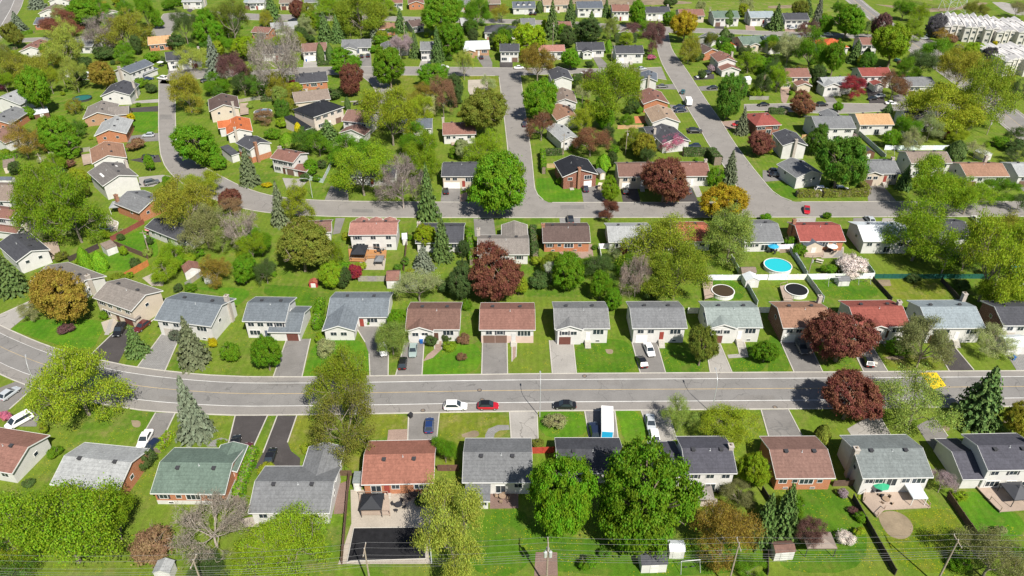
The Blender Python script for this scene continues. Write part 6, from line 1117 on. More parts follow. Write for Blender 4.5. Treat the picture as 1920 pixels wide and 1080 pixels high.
('k','G3',-233.7,344.0,1.48,2.6,',f,0.14'),
('m','YG',-5.4,361.8,3.64,8.7,',r,4.11'),
('k','G',-87.1,166.1,1.67,3.4,'n1,f,0.2'),
('k','OY',-229.0,449.6,1.08,1.9,',b,5.14'),
('m','D',-19.6,373.0,3.58,8.3,',b,4.11'),
('m','G',98.1,344.0,4.36,9.3,',b,2.8'),
('k','G',-95.4,397.5,1.1,1.9,',r,1.12'),
('k','YG',-173.9,239.1,1.55,2.5,',f,2.5'),
('k','G',-158.2,305.7,1.23,2.2,',b,1.4'),
('k','G3',-174.3,263.4,1.31,2.6,',r,1.5'),
('k','YG',132.4,313.9,0.93,1.6,',b,1.10'),
('m','D',-101.7,308.4,2.65,5.4,',l,4.6'),
('s','Pl',-103.7,383.0,4.21,11.4,',f,1.12'),
('s','Y',56.1,370.1,3.63,7.5,',f,8.12'),
('k','D',-21.2,289.5,1.32,2.1,',b,8.6'),
('s','G',-145.4,396.9,3.43,7.1,',l,11.14'),
('k','G3',-28.8,346.8,1.53,2.7,',r,3.11'),
('k','D',45.1,163.4,0.82,1.7,',f,7.2'),
('k','Y',-42.2,361.0,1.02,2.0,',b,3.11'),
('k','L',-166.9,283.3,1.37,2.3,',f,1.4'),
('m','Y',128.0,427.9,3.52,8.3,',b,14.13'),
('m','YO',-97.9,155.7,2.61,5.4,',b,2.1'),
('m','Pl',-43.1,273.7,4.02,8.8,',r,6.6'),
('k','YO',105.5,333.5,1.32,1.9,',r,2.8'),
('k','G',-142.3,403.1,1.1,1.7,',l,11.14'),
('k','D',101.5,214.9,1.27,2.0,',r,6.3'),
('k','G',-116.9,342.6,0.86,1.3,',f,0.12'),
('k','L',-222.9,326.7,1.17,2.2,',f,0.14'),
('k','Y',-154.5,222.7,1.53,2.9,',b,3.5'),
('k','G',-175.4,319.2,1.34,2.2,',l,0.4'),
('k','G3',34.5,292.2,1.12,2.2,',r,1.7'),
('k','Y',-39.1,269.9,1.11,1.9,',b,7.6'),
('k','L',68.9,437.4,1.26,2.2,',r,10.13'),
('s','YG',109.6,303.6,4.45,11.1,',f,0.10'),
('k','Y',-10.2,168.5,1.31,2.3,',l,4.2'),
('k','OY',-59.3,272.2,1.67,3.4,',b,6.6'),
('k','G',-98.5,174.4,1.21,1.8,'F,f,0.2'),
('m','Pl',-240.5,411.0,4.43,11.4,',r,1.14'),
('k','G',114.7,300.4,1.04,1.9,',f,0.10'),
('s','G3',-102.5,295.0,3.76,9.9,',b,0.6'),
('k','G',-242.3,404.8,1.01,1.8,',r,1.14'),
('s','G',-12.3,97.8,2.1,5.8,',r,4.0'),
('k','G',-135.3,187.7,1.1,1.8,',r,4.5'),
('k','G3',-192.9,296.3,0.9,1.5,'L,b,0.5'),
('k','YG',172.0,424.9,1.68,3.0,'F,r,15.13'),
('m','YG',-146.3,387.7,4.04,9.8,'R,l,11.14'),
('k','YG',-178.4,270.5,0.98,1.7,',r,1.5'),
('k','YG',-82.8,187.1,1.38,2.0,',b,0.2'),
('m','G',-30.3,226.9,2.22,4.9,',r,1.3'),
('k','OY',-131.3,190.6,1.33,2.0,',r,4.5'),
('m','G',25.4,384.7,3.2,7.9,',f,7.12'),
('k','Pl',119.4,327.1,1.56,2.7,',b,0.10'),
('k','YO',-81.2,256.6,1.11,1.7,',f,5.6'),
('m','G',111.9,322.4,3.33,8.8,',b,0.10'),
('k','G3',-29.7,164.7,1.07,2.0,',f,2.2'),
('s','Pl',-238.0,346.3,4.45,11.0,',l,0.14'),
('k','G',-169.5,347.4,0.86,1.4,'L,l,8.14'),
('m','Ol',156.3,420.4,4.56,12.2,',b,15.13'),
('m','G3',100.1,357.7,3.76,9.3,',r,1.8'),
('m','G3',104.3,239.7,4.54,10.9,',r,1.9'),
('k','YG',-145.2,357.5,1.25,1.9,',b,8.14'),
('s','Pl',105.5,434.1,2.93,7.0,',b,12.13'),
('k','G',-213.9,443.0,1.26,2.4,'L,r,5.14'),
('s','YO',50.0,307.7,4.43,9.1,',l,3.8'),
('k','G',-61.3,162.2,0.81,1.4,'R,f,1.2'),
('s','YO',-204.5,307.3,2.76,6.7,'L,b,0.5'),
('k','G3',53.2,231.6,0.84,1.7,',b,5.3'),
('k','YG',10.0,374.8,1.02,1.6,',f,5.12'),
('s','YG',-89.0,167.7,2.67,6.8,',f,0.2'),
('s','D',45.1,230.7,2.38,6.1,',b,4.3'),
('m','Y',-230.0,456.2,4.39,10.9,',b,5.14'),
('s','G',-132.2,352.1,3.4,9.4,',r,8.14'),
('k','Ol',-14.4,230.9,0.91,1.5,',b,2.3'),
('k','Ol',-180.4,341.8,1.02,1.7,',b,0.4'),
('k','L',-33.6,300.1,1.05,1.9,'R,b,6.6'),
('s','G',-170.3,331.0,2.76,6.4,',b,0.4'),
('k','G3',93.8,309.9,0.99,1.8,',f,2.8'),
('k','Y',15.3,161.9,0.86,1.4,',f,5.2'),
('k','G',-54.0,269.6,0.9,1.8,',b,6.6'),
('s','G',-178.7,345.7,4.11,8.5,',f,7.14'),
('s','G',179.6,421.3,4.35,9.0,'L,r,15.13'),
('k','YG',-113.5,181.9,1.44,2.3,',f,6.4'),
('k','Pl',-3.1,363.4,0.99,1.6,',b,5.11'),
('m','Ol',-130.6,206.6,2.26,5.3,',l,5.4'),
('k','OY',113.0,269.5,1.03,1.6,',b,2.9'),
('k','Y',6.5,167.3,1.45,2.8,',r,4.2'),
('m','G3',156.8,330.2,3.76,10.0,',b,2.10'),
('k','D',-99.0,167.0,1.57,2.8,'L,f,0.2'),
('k','G',39.6,174.5,1.47,2.8,',r,6.2'),
('m','G',-213.9,347.7,3.51,9.1,',r,0.14'),
('k','D',-71.1,317.3,1.68,2.8,',r,4.6'),
('k','D',135.7,313.4,1.21,2.0,',b,1.10'),
('k','YO',71.4,76.9,0.86,1.5,',f,9.0'),
('m','Y',-81.9,398.6,3.96,10.0,',l,2.12'),
('k','D',-207.3,332.1,1.1,2.2,',f,0.14'),
('k','D',-100.6,196.0,1.07,1.6,',r,6.4'),
('k','YO',167.2,273.2,1.13,1.8,',r,4.9'),
('k','G',-18.6,246.1,1.52,2.5,'R,f,8.6'),
('s','YO',-194.6,299.2,3.28,7.7,'R,b,0.5'),
('k','G3',117.8,168.6,1.29,2.1,'L,f,11.2'),
('m','YG',-139.5,218.8,1.97,4.7,',f,4.4'),
('k','YG',-72.6,233.6,1.32,2.7,',b,0.3'),
('s','Y',-71.5,405.3,4.5,9.6,',b,2.12'),
('s','G',-121.0,300.4,4.39,9.0,',b,0.6'),
('m','D',-23.2,394.6,3.21,6.5,',f,4.12'),
('k','G',-29.9,366.8,1.62,3.0,',l,4.11'),
('k','Ol',-119.5,169.7,1.46,2.6,',r,0.1'),
('k','OY',30.2,289.4,0.98,1.9,',r,1.7'),
('k','Pl',-158.2,232.8,1.57,2.3,',l,4.4'),
('k','L',-165.1,294.4,1.6,3.0,',l,1.4'),
('k','G3',-155.7,403.5,1.22,2.4,',l,11.14'),
('m','Y',1.6,153.4,2.45,5.6,',b,7.1'),
('s','G3',-156.0,253.9,3.12,6.3,',l,3.4'),
('k','G3',-185.3,304.0,0.91,1.5,'R,b,0.5'),
('k','Y',-242.6,429.2,1.62,3.3,',r,2.14'),
('k','Ol',-17.9,272.9,1.1,2.0,',b,8.6'),
('k','YO',-41.0,267.7,0.9,1.5,',b,7.6'),
('m','Y',-136.9,215.3,2.8,6.5,',l,5.4'),
('m','Y',-64.6,377.8,2.95,6.1,',b,1.11'),
('k','Pl',104.4,251.3,1.04,1.6,',l,2.9'),
('k','Pl',49.2,370.3,1.32,2.5,',b,7.11'),
('k','YG',-184.7,382.2,1.38,2.4,',b,6.14'),
('k','YO',-166.5,417.1,1.29,2.5,',f,10.14'),
('k','Ol',-91.6,395.1,1.1,1.7,'R,r,1.12'),
('k','YO',-123.9,409.9,1.56,3.0,',b,1.12'),
('k','Y',88.2,239.7,1.45,2.6,',l,1.9'),
('k','Y',139.5,180.1,1.08,2.1,'R,r,11.2'),
('k','D',-54.0,169.2,0.83,1.7,'R,f,1.2'),
('k','G',18.8,366.5,0.89,1.3,',b,6.11'),
('s','YG',-217.1,360.8,2.94,6.4,',r,0.14'),
('k','G3',15.0,77.2,0.99,1.7,',f,6.0'),
('k','Y',-6.2,163.3,1.17,1.8,',f,4.2'),
('k','D',-158.7,310.8,0.99,1.4,',f,0.4'),
('m','G',-102.1,405.1,2.6,5.9,',r,1.12'),
('k','L',-16.9,388.0,1.66,2.7,',l,5.12'),
('m','Pl',-31.6,273.0,4.36,9.4,',b,7.6'),
('k','YG',-151.2,252.5,0.89,1.3,',l,3.4'),
('s','YG',122.5,161.8,1.96,4.4,',f,11.2'),
('k','Ol',128.9,167.4,1.37,2.7,',f,11.2'),
('m','D',136.6,180.5,3.17,8.0,'R,r,11.2'),
('k','G',-69.2,166.0,1.25,2.1,'L,f,1.2'),
('k','G3',-105.2,410.0,1.15,1.9,',b,1.12')]
CARS_=[
('van','white',-97.2,108.19,-2.189,'white van behind the ~0.0~'),
('sed','white',-70.47,103.45,-1.558,'white sedan behind the ~1.0~'),
('hat','navy',-68.2,101.19,-1.982,'navy hatchback behind the ~1.0~'),
('hat','black',-52.68,102.28,1.745,'black hatchback behind the ~2.0~'),
('sed','maroon',-49.83,100.08,1.706,'maroon sedan behind the ~2.0~'),
('sed','black',-45.09,98.67,1.6,'black sedan right of the ~2.0~'),
('hat','blue',-16.2,107.02,1.61,'blue hatchback behind the ~4.0~'),
('suv','navy',16.04,105.51,1.634,'navy sport utility car behind the ~6.0~'),
('sed','silver',27.3,107.7,-1.635,'silver sedan behind the ~7.0~'),
('suv','white',27.36,103.09,-1.589,'white sport utility car behind the ~7.0~'),
('suv','grey',27.36,100.04,-1.635,'grey sport utility car left of the ~7.0~'),
('suv','black',-90.51,138.07,-1.513,'black sport utility car in front of the ~2.1~'),
('hat','maroon',-85.94,139.58,-1.886,'maroon hatchback in front of the ~2.1~'),
('hat','silver',-103.74,116.33,1.209,'silver hatchback behind the ~0.0~'),
('suv','white',-11.41,112.41,0.0,'white sport utility car behind the ~5.0~'),
('hat','red',-4.79,112.6,0.0,'red hatchback behind the ~5.0~'),
('hat','white',-28.71,130.86,-1.331,'white hatchback left of the ~6.1~'),
('sed','sage',-22.02,130.68,-1.521,'sage sedan in front of the ~6.1~'),
('hat','black',-23.72,126.16,1.621,'black hatchback in front of the ~6.1~'),
('sed','black',10.65,112.78,3.12,'black sedan behind the ~6.0~'),
('sed','white',30.57,130.88,-1.457,'white sedan in front of the ~9.1~'),
('hat','black',28.28,126.65,1.709,'black hatchback in front of the ~9.1~'),
('suv','grey',64.68,131.56,-1.588,'grey sport utility car in front of the ~11.1~'),
('hat','black',77.7,126.91,1.41,'black hatchback in front of the ~12.1~'),
('hat','silver',-131.54,255.54,-3.027,'silver hatchback right of the ~3.4~'),
('suv','grey',-114.55,216.3,0.603,'grey sport utility car right of the ~5.4~'),
('hat','black',-123.63,236.06,0.475,'black hatchback right of the ~4.4~'),
('hat','black',-20.54,210.31,1.682,'black hatchback in front of the ~2.3~'),
('hat','navy',23.03,211.87,1.615,'navy hatchback in front of the ~3.3~'),
('hat','black',35.27,210.31,1.554,'black hatchback in front of the ~4.3~'),
('sed','grey',54.94,210.92,1.534,'grey sedan in front of the ~5.3~'),
('suv','black',16.92,191.64,1.605,'black sport utility car behind the ~5.2~'),
('sed','black',67.25,259.75,3.077,'black sedan right of the ~5.8~'),
('hat','navy',64.05,245.65,3.142,'navy hatchback right of the ~6.8~'),
('sed','red',87.65,197.76,-1.869,'red sedan behind the ~9.2~'),
('hat','silver',103.87,191.63,1.598,'silver hatchback behind the ~10.2~'),
('sed','white',134.82,191.23,-1.578,'white sedan right of the ~11.2~'),
('sed','black',85.72,221.8,-0.166,'black sedan left of the ~6.3~'),
('suv','white',96.78,211.04,-0.103,'white sport utility car in front of the ~6.3~'),
('suv','white',103.03,211.18,0.0,'white sport utility car right of the ~6.3~'),
('hat','grey',86.2,224.76,-0.14,'grey hatchback left of the ~6.3~'),
('suv','white',-151.76,320.21,2.774,'white sport utility car right of the ~0.4~'),
('hat','navy',-182.2,449.7,1.961,'navy hatchback in front of the ~9.14~'),
('hat','black',-131.87,316.79,0.561,'black hatchback in front of the ~8.14~'),
('hat','blue',-157.22,319.21,0.803,'blue hatchback right of the ~0.4~'),
('hat','black',-70.72,352.63,1.789,'black hatchback in front of the ~1.11~'),
('hat','black',-67.85,353.69,1.766,'black hatchback left of the ~2.11~'),
('sed','black',-61.0,288.73,-2.934,'black sedan right of the ~3.6~'),
('sed','white',-30.81,336.24,0.139,'white sedan in front of the ~3.11~'),
('hat','black',-37.87,341.23,1.727,'black hatchback in front of the ~3.11~'),
('hat','black',-14.35,350.71,1.703,'black hatchback in front of the ~4.11~'),
('sed','white',3.24,335.07,0.095,'white sedan in front of the ~5.11~'),
('sed','white',32.58,327.4,3.059,'white sedan right of the ~0.7~'),
('hat','navy',4.6,266.18,1.658,'navy hatchback left of the ~2.7~'),
('sed','grey',63.63,309.54,0.109,'grey sedan right of the ~3.8~'),
('suv','white',82.58,322.3,-2.955,'white sport utility car left of the ~2.8~'),
('suv','black',85.6,326.84,-2.968,'black sport utility car left of the ~2.8~'),
('sed','black',84.23,307.58,-2.929,'black sedan right of the ~3.8~'),
('hat','teal',70.81,302.49,1.241,'teal hatchback right of the ~3.8~'),
('sed','navy',65.91,284.79,-2.946,'left-hand navy sedan right of the ~4.8~'),
('sed','navy',65.61,280.94,-2.948,'right-hand navy sedan right of the ~4.8~'),
('suv','black',66.88,259.75,0.053,'black sport utility car right of the ~5.8~'),
('hat','red',84.26,266.21,-2.928,'red hatchback left of the ~0.9~'),
('sed','black',99.83,287.35,-2.986,'black sedan behind the ~0.9~'),
('hat','black',10.65,433.47,1.367,'left-hand black hatchback in front of the ~7.13~'),
('hat','black',13.07,433.47,1.374,'right-hand black hatchback in front of the ~7.13~'),
('hat','black',57.21,422.54,1.387,'black hatchback in front of the ~10.13~'),
('sed','silver',58.18,333.51,0.324,'silver sedan in front of the ~8.11~'),
('suv','black',123.08,287.2,0.17,'black sport utility car in front of the ~1.10~'),
('sed','black',146.15,294.4,-2.879,'black sedan in front of the ~1.10~'),
('sed','silver',150.37,297.59,-2.849,'silver sedan in front of the ~2.10~'),
('sed','white',151.34,288.95,-0.1,'white sedan in front of the ~3.10~'),
('sed','silver',208.24,383.65,0.0,'silver sedan right of the ~4.15~'),
('sed','grey',213.29,387.98,-0.418,'left-hand grey sedan right of the ~4.15~'),
('sed','white',161.82,389.86,-0.209,'white sedan in front of the ~15.13~'),
('sed','grey',210.88,359.29,0.508,'right-hand grey sedan right of the ~4.15~'),
('suv','grey',217.8,367.11,0.0,'grey sport utility car right of the ~4.15~'),
('hat','silver',147.37,402.55,0.159,'silver hatchback in front of the ~15.13~'),
('hat','teal',178.12,344.99,-1.182,'teal hatchback in front of the ~4.15~')]
BOXES=[
(18.55,107.23,1.473,8.92,2.3,3.1,'white box truck with blue rear door in the driveway',(0.02,0.35,0.6)),
(70.28,289.25,1.544,6.2,2.2,2.7,'white box truck parked along the right-hand street',(0.75,0.75,0.75))]
CART=(27.63,212.78,1.3,'beige golf cart with canopy parked in a driveway')
POLES_=[
(110.35,161.89,6.09,'left-hand wooden utility pole in front of the ~11.2~'),
(76.28,162.05,6.32,'wooden utility pole in front of the ~9.2~'),
(20.16,373.87,10.87,'wooden utility pole behind the ~6.11~'),
(-186.84,306.99,7.16,'wooden utility pole behind the ~0.5~'),
(-104.09,384.15,6.82,'wooden utility pole in front of the ~1.12~'),
(-97.25,171.98,7.86,'wooden utility pole in front of the ~0.2~'),
(17.75,240.09,7.52,'wooden utility pole in front of the ~3.7~'),
(39.02,239.52,9.18,'wooden utility pole left of the ~6.8~'),
(107.7,244.36,6,'wooden utility pole right of the ~1.9~'),
(140.04,247.07,6,'wooden utility pole in front of the ~3.9~'),
(106.4,417.52,7.99,'wooden utility pole left of the ~13.13~'),
(46.0,346.05,6,'wooden utility pole left of the ~8.11~'),
(111.52,163.76,6,'right-hand wooden utility pole in front of the ~11.2~'),
(-154.31,226.48,6.13,'wooden utility pole left of the ~4.4~'),
(-230.89,417.52,6,'wooden utility pole left of the ~5.14~'),
(-55.07,390.86,7.63,'wooden utility pole in front of the ~3.12~'),
(172.95,257.53,6,'wooden utility pole right of the ~4.9~'),
(-140.46,377.4,6,'wooden utility pole left of the ~11.14~')]
LAMPS_=[
(5.54,109.97,9.4,0,'curved-arm street lamp by the concrete driveway'),
(40.08,111.04,9.4,0,'curved-arm street lamp on the lower kerb between leafy trees'),
(-96.74,115.48,9.4,0.5,'curved-arm street lamp on the main road bend'),
(-61.36,206.67,7,2,'curved-arm street lamp on the crescent lawn')]
WPOLES=[
(-79.26,68.68,10.5,'outermost power pole beyond the left edge', False),
(-46.47,68.68,10.5,'power pole beside the bare tree', False),
(-21.86,70.71,10.5,'power pole in front of the black pool', False),
(5.4,71.65,10.5,'power pole carrying three grey transformers', True),
(33.85,71.65,10.5,'power pole by the orange budding tree', False),
(66.8,72.22,10.5,'leaning power pole near the dandelion lawn', False),
(97.64,72.61,10.5,'outermost power pole beyond the right edge', False)]
WIRES=[
([(-79.26,67.58,10.75),(-46.47,67.58,10.75),(-21.86,69.61,10.75),(5.4,70.55,10.75),(33.85,70.55,10.75),(66.8,71.12,10.75),(97.64,71.51,10.75)],'near upper overhead wire across the bottom gardens',0.011),
([(-79.26,68.68,10.93),(-46.47,68.68,10.93),(-21.86,70.71,10.93),(5.4,71.65,10.93),(33.85,71.65,10.93),(66.8,72.22,10.93),(97.64,72.61,10.93)],'middle upper overhead wire across the bottom gardens',0.011),
([(-79.26,69.78,10.75),(-46.47,69.78,10.75),(-21.86,71.81,10.75),(5.4,72.75,10.75),(33.85,72.75,10.75),(66.8,73.32,10.75),(97.64,73.71,10.75)],'far upper overhead wire across the bottom gardens',0.011),
([(-79.26,68.83,7.6),(-46.47,68.83,7.6),(-21.86,70.86,7.6),(5.4,71.8,7.6),(33.85,71.8,7.6),(66.8,72.37,7.6),(97.64,72.76,7.6)],'upper telephone cable below the power wires',0.013),
([(-79.26,68.88,7.0),(-46.47,68.88,7.0),(-21.86,70.91,7.0),(5.4,71.85,7.0),(33.85,71.85,7.0),(66.8,72.42,7.0),(97.64,72.81,7.0)],'middle telephone cable below the power wires',0.013),
([(-79.26,68.78,6.5),(-46.47,68.78,6.5),(-21.86,70.81,6.5),(5.4,71.75,6.5),(33.85,71.75,6.5),(66.8,72.32,6.5),(97.64,72.71,6.5)],'lowest telephone cable below the power wires',0.013),
([(-79.26,68.48,8.6),(-46.47,68.48,8.6),(-21.86,70.51,8.6),(5.4,71.45,8.6),(33.85,71.45,8.6),(66.8,72.02,8.6),(97.64,72.41,8.6)],'thin neutral wire under the crossarms',0.013)]
TOWER=(250.32,441.5,45.0,'tall steel lattice tower on the grass behind the white terraces')
BINS_=[
(-20.47,133.89,'blue','blue wheeled bin in front of the ~6.1~'),
(30.55,135.24,'blue','blue wheeled bin in front of the ~9.1~'),
(31.23,135.0,'dark','dark grey wheeled bin in front of the ~9.1~'),
(110.08,128.02,'blue','blue wheeled bin in front of the ~14.1~'),
(-17.2,214.3,'blue','blue wheeled bin in front of the ~2.3~'),
(-20.18,109.8,'dark','dark grey wheeled bin behind the ~4.0~'),
(-49.81,93.76,'dark','dark grey wheeled bin right of the ~2.0~'),
(-85.64,148.28,'blue','blue wheeled bin right of the ~2.1~'),
(-95.22,346.05,'blue','blue wheeled bin in front of the ~0.11~')]
SETS_=[
(-17.35,89.67,'dark','none','right-hand patio table with chairs in front of the ~4.0~'),
(-19.72,87.39,'dark','none','left-hand patio table with chairs in front of the ~4.0~'),
(64.97,90.46,'dark','green','green parasol over a patio table in front of the ~9.0~'),
(-1.68,89.31,'wood','none','patio table with chairs in front of the ~5.0~'),
(37.52,90.92,'dark','none','patio table with chairs in front of the ~7.0~'),
(86.37,173.87,'dark','white','white parasol over a patio table in front of the ~9.2~'),
(-101.48,183.59,'wood','pink','pink parasol over a patio table left of the ~0.2~'),
(70.47,173.87,'dark','blue','blue parasol over a patio table in front of the ~8.2~'),
(-35.96,173.87,'dark','none','patio table with chairs in front of the ~2.2~'),
(65.61,88.61,'wood','none','patio table with chairs in front of the ~9.0~'),
(16.19,172.82,'wood','none','patio table with chairs in front of the ~5.2~'),
(-159.4,338.39,'dark','white','white parasol over a patio table left of the ~8.14~')]
SWINGS_=[
(81.33,158.19,'left-hand pale garden swing frame behind the ~12.1~'),
(89.23,158.92,'right-hand pale garden swing frame behind the ~12.1~'),
(28.44,74.98,'pale garden swing frame in front of the ~7.0~'),
(129.68,239.52,'pale garden swing frame behind the ~8.3~')]
PICNIC_=[
(81.59,168.88,'pale wooden picnic table in front of the ~9.2~'),
(78.5,126.22,'pale wooden picnic table in front of the ~12.1~')]
ROWN=['bottom row', 'main road row', 'lower middle-street row', 'upper middle-street row', 'left crescent column', 'far left edge', 'inner crescent cluster', 'central street column', 'right street column', 'lower east lane', 'upper east lane', 'back street row', 'far street lower row', 'top street row', 'upper left corner', 'upper right corner']
ORDN=['first', 'second', 'third', 'fourth', 'fifth', 'sixth', 'seventh', 'eighth', 'ninth', 'tenth', 'eleventh', 'twelfth', 'thirteenth', 'fourteenth', 'fifteenth', 'sixteenth', 'seventeenth']
TCW={'G': 'bright green', 'G2': 'yellowish green', 'G3': 'deep green', 'Y': 'yellow-green', 'YG': 'fresh green', 'YB': 'lime green', 'Yb': 'golden yellow', 'YL': 'pale lime', 'YO': 'olive-yellow', 'OY': 'ochre-green', 'Ol': 'olive', 'Or': 'orange-tinged', 'Go': 'golden', 'R': 'copper-red', 'RB': 'russet', 'Br': 'brownish', 'P': 'purple-brown', 'P2': 'grey-purple', 'N': 'bare grey', 'D': 'dark green', 'L': 'light green', 'Gy': 'grey-green', 'Gd': 'smoky dark', 'Pl': 'pale sage', 'W': 'white-blossomed', 'Li': 'lilac-tinged', 'K': 'pink-blossomed', 'Cr': 'crimson', 'B': 'blue-green', 'BD': 'dull blue-green'}
TKW={'m': 'dense tree', 's': 'open-crowned tree', 'b': 'leafless tree', 'f': 'spruce', 'c': 'cedar', 'k': 'shrub'}
# ------------------------------------------------------------------ helpers
col=scene.collection
def lin(c): return tuple(c)
def full(t):
    a=t.split('~')
    if len(a)==3: i,r=a[1].split('.'); return a[0]+ORDN[int(i)]+' house of '+ROWN[int(r)]+a[2]
    return t
def tag(o,label=None,cat=None,group=None,kind=None):
    if label: label=full(label)
    if label: o["label"]=label
    if cat: o["category"]=cat
    if group: o["group"]=group
    if kind: o["kind"]=kind
    return o
def link(o,parent=None):
    col.objects.link(o)
    if parent is not None: o.parent=parent
    return o
def empty(name,loc=(0,0,0),rz=0.0):
    o=bpy.data.objects.new(name,None); o.empty_display_size=.5
    o.location=loc; o.rotation_euler=(0,0,rz); return link(o)
class MB:
    def __init__(s): s.v=[]; s.f=[]; s.m=[]
    def add(s,vs,fs,m=0):
        n=len(s.v); s.v+=vs
        for f in fs: s.f.append([i+n for i in f]); s.m.append(m)
    def box(s,x0,x1,y0,y1,z0,z1,m=0,cap=True):
        vs=[(x0,y0,z0),(x1,y0,z0),(x1,y1,z0),(x0,y1,z0),(x0,y0,z1),(x1,y0,z1),(x1,y1,z1),(x0,y1,z1)]
        s.add(vs,[(0,3,2,1),(4,5,6,7),(0,1,5,4),(1,2,6,5),(2,3,7,6),(3,0,4,7)],m)
    def prism(s,prof,a,b,axis='x',m=0):
        # closed profile (list of (t,z)) extruded from a to b along axis
        n=len(prof)
        if axis=='x': vs=[(a,t,z) for t,z in prof]+[(b,t,z) for t,z in prof]
        else: vs=[(t,a,z) for t,z in prof]+[(t,b,z) for t,z in prof]
        fs=[list(range(n)),list(range(2*n-1,n-1,-1))]+[(i,i+n,(i+1)%n+n,(i+1)%n) for i in range(n)]
        s.add(vs,fs,m)
    def tube(s,p0,p1,r0,r1,n=6,m=0,cap=True):
        p0=Vector(p0); p1=Vector(p1); d=(p1-p0)
        if d.length<1e-6: return
        d.normalize(); a=d.orthogonal().normalized(); b=d.cross(a)
        vs=[]
        for p,r in ((p0,r0),(p1,r1)):
            for i in range(n):
                t=2*math.pi*i/n; vs.append(tuple(p+a*(r*math.cos(t))+b*(r*math.sin(t))))
        fs=[(i,(i+1)%n,(i+1)%n+n,i+n) for i in range(n)]
        if cap: fs+=[list(range(n-1,-1,-1)),list(range(n,2*n))]
        s.add(vs,fs,m)
    def disc(s,cx,cy,z,rx,ry,n=24,m=0):
        s.add([(cx+rx*math.cos(2*math.pi*i/n),cy+ry*math.sin(2*math.pi*i/n),z) for i in range(n)],[list(range(n))],m)
    def mesh(s,name,mats,smooth=False,recalc=True):
        me=bpy.data.meshes.new(name); me.from_pydata(s.v,[],s.f)
        for mt in (mats if isinstance(mats,(list,tuple)) else [mats]): me.materials.append(mt)
        if any(s.m): me.polygons.foreach_set('material_index',s.m)
        if recalc:
            bm=bmesh.new(); bm.from_mesh(me); bmesh.ops.recalc_face_normals(bm,faces=bm.faces); bm.to_mesh(me); bm.free()
        if smooth: me.polygons.foreach_set('use_smooth',[True]*len(me.polygons))
        me.update(); return me
    def build(s,name,mats,parent=None,color=None,smooth=False):
        o=bpy.data.objects.new(name,s.mesh(name,mats,smooth))
        if color: o.color=(*color,1)
        return link(o,parent)
def inst(name,me,parent=None,loc=(0,0,0),rot=(0,0,0),scale=(1,1,1),color=None):
    o=bpy.data.objects.new(name,me); o.location=loc; o.rotation_euler=rot; o.scale=scale
    if color: o.color=(*color,1)
    return link(o,parent)

# ------------------------------------------------------------------ materials
def mat(name):
    m=bpy.data.materials.new(name); m.use_nodes=True; nt=m.node_tree
    b=nt.nodes['Principled BSDF']; b.inputs['Roughness'].default_value=.85
    b.inputs['Specular IOR Level'].default_value=.25
    return m,nt,b
def nd(nt,t,**k):
    n=nt.nodes.new(t)
    for a,v in k.items():
        if a in n.inputs: n.inputs[a].default_value=v
        else: setattr(n,a,v)
    return n
def L(nt,a,b): nt.links.new(a,b)
def noise(nt,vec,scale,detail=3,rough=.55):
    n=nd(nt,'ShaderNodeTexNoise'); n.inputs['Scale'].default_value=scale; n.inputs['Detail'].default_value=detail; n.inputs['Roughness'].default_value=rough
    L(nt,vec,n.inputs['Vector']); return n.outputs['Fac']
def remap(nt,fac,a,b,lo,hi):
    n=nd(nt,'ShaderNodeMapRange'); n.inputs[1].default_value=a; n.inputs[2].default_value=b; n.inputs[3].default_value=lo; n.inputs[4].default_value=hi
    L(nt,fac,n.inputs[0]); return n.outputs[0]
def mth(nt,op,a,b=None,c=None):
    n=nd(nt,'ShaderNodeMath'); n.operation=op
    for i,v in enumerate((a,b,c)):
        if v is None: continue
        if isinstance(v,(int,float)): n.inputs[i].default_value=v
        else: L(nt,v,n.inputs[i])
    return n.outputs[0]
def vscale(nt,colr,fac):
    n=nd(nt,'ShaderNodeVectorMath'); n.operation='SCALE'; L(nt,colr,n.inputs[0]); L(nt,fac,n.inputs['Scale']); return n.outputs[0]
def mixc(nt,fac,a,b):
    n=nd(nt,'ShaderNodeMix'); n.data_type='RGBA'
    if isinstance(fac,(int,float)): n.inputs[0].default_value=fac
    else: L(nt,fac,n.inputs[0])
    for i,v in ((6,a),(7,b)):
        if isinstance(v,tuple): n.inputs[i].default_value=(*v,1) if len(v)==3 else v
        else: L(nt,v,n.inputs[i])
    return n.outputs[2]
def objcol(nt): return nd(nt,'ShaderNodeObjectInfo').outputs['Color']
def coords(nt,kind='Object'): return nd(nt,'ShaderNodeTexCoord').outputs[kind]
def gpos(nt): return nd(nt,'ShaderNodeNewGeometry').outputs['Position']
M={}
def flat(name,c,rough=.8,spec=.25,metal=0,var=.12,scale=3):
    m,nt,b=mat(name); b.inputs['Roughness'].default_value=rough; b.inputs['Specular IOR Level'].default_value=spec; b.inputs['Metallic'].default_value=metal
    rgb=nd(nt,'ShaderNodeRGB'); rgb.outputs[0].default_value=(*c,1)
    f=remap(nt,noise(nt,gpos(nt),scale),.25,.75,1-var,1+var)
    L(nt,vscale(nt,rgb.outputs[0],f),b.inputs['Base Color']); M[name]=m; return m
def objm(name,rough=.7,var=.1,scale=2.5,spec=.25):
    m,nt,b=mat(name); b.inputs['Roughness'].default_value=rough; b.inputs['Specular IOR Level'].default_value=spec
    f=remap(nt,noise(nt,gpos(nt),scale),.25,.75,1-var,1+var)
    L(nt,vscale(nt,objcol(nt),f),b.inputs['Base Color']); M[name]=m; return m
objm('paint',.6,.08,1.5); objm('wood',.85,.22,2.0)
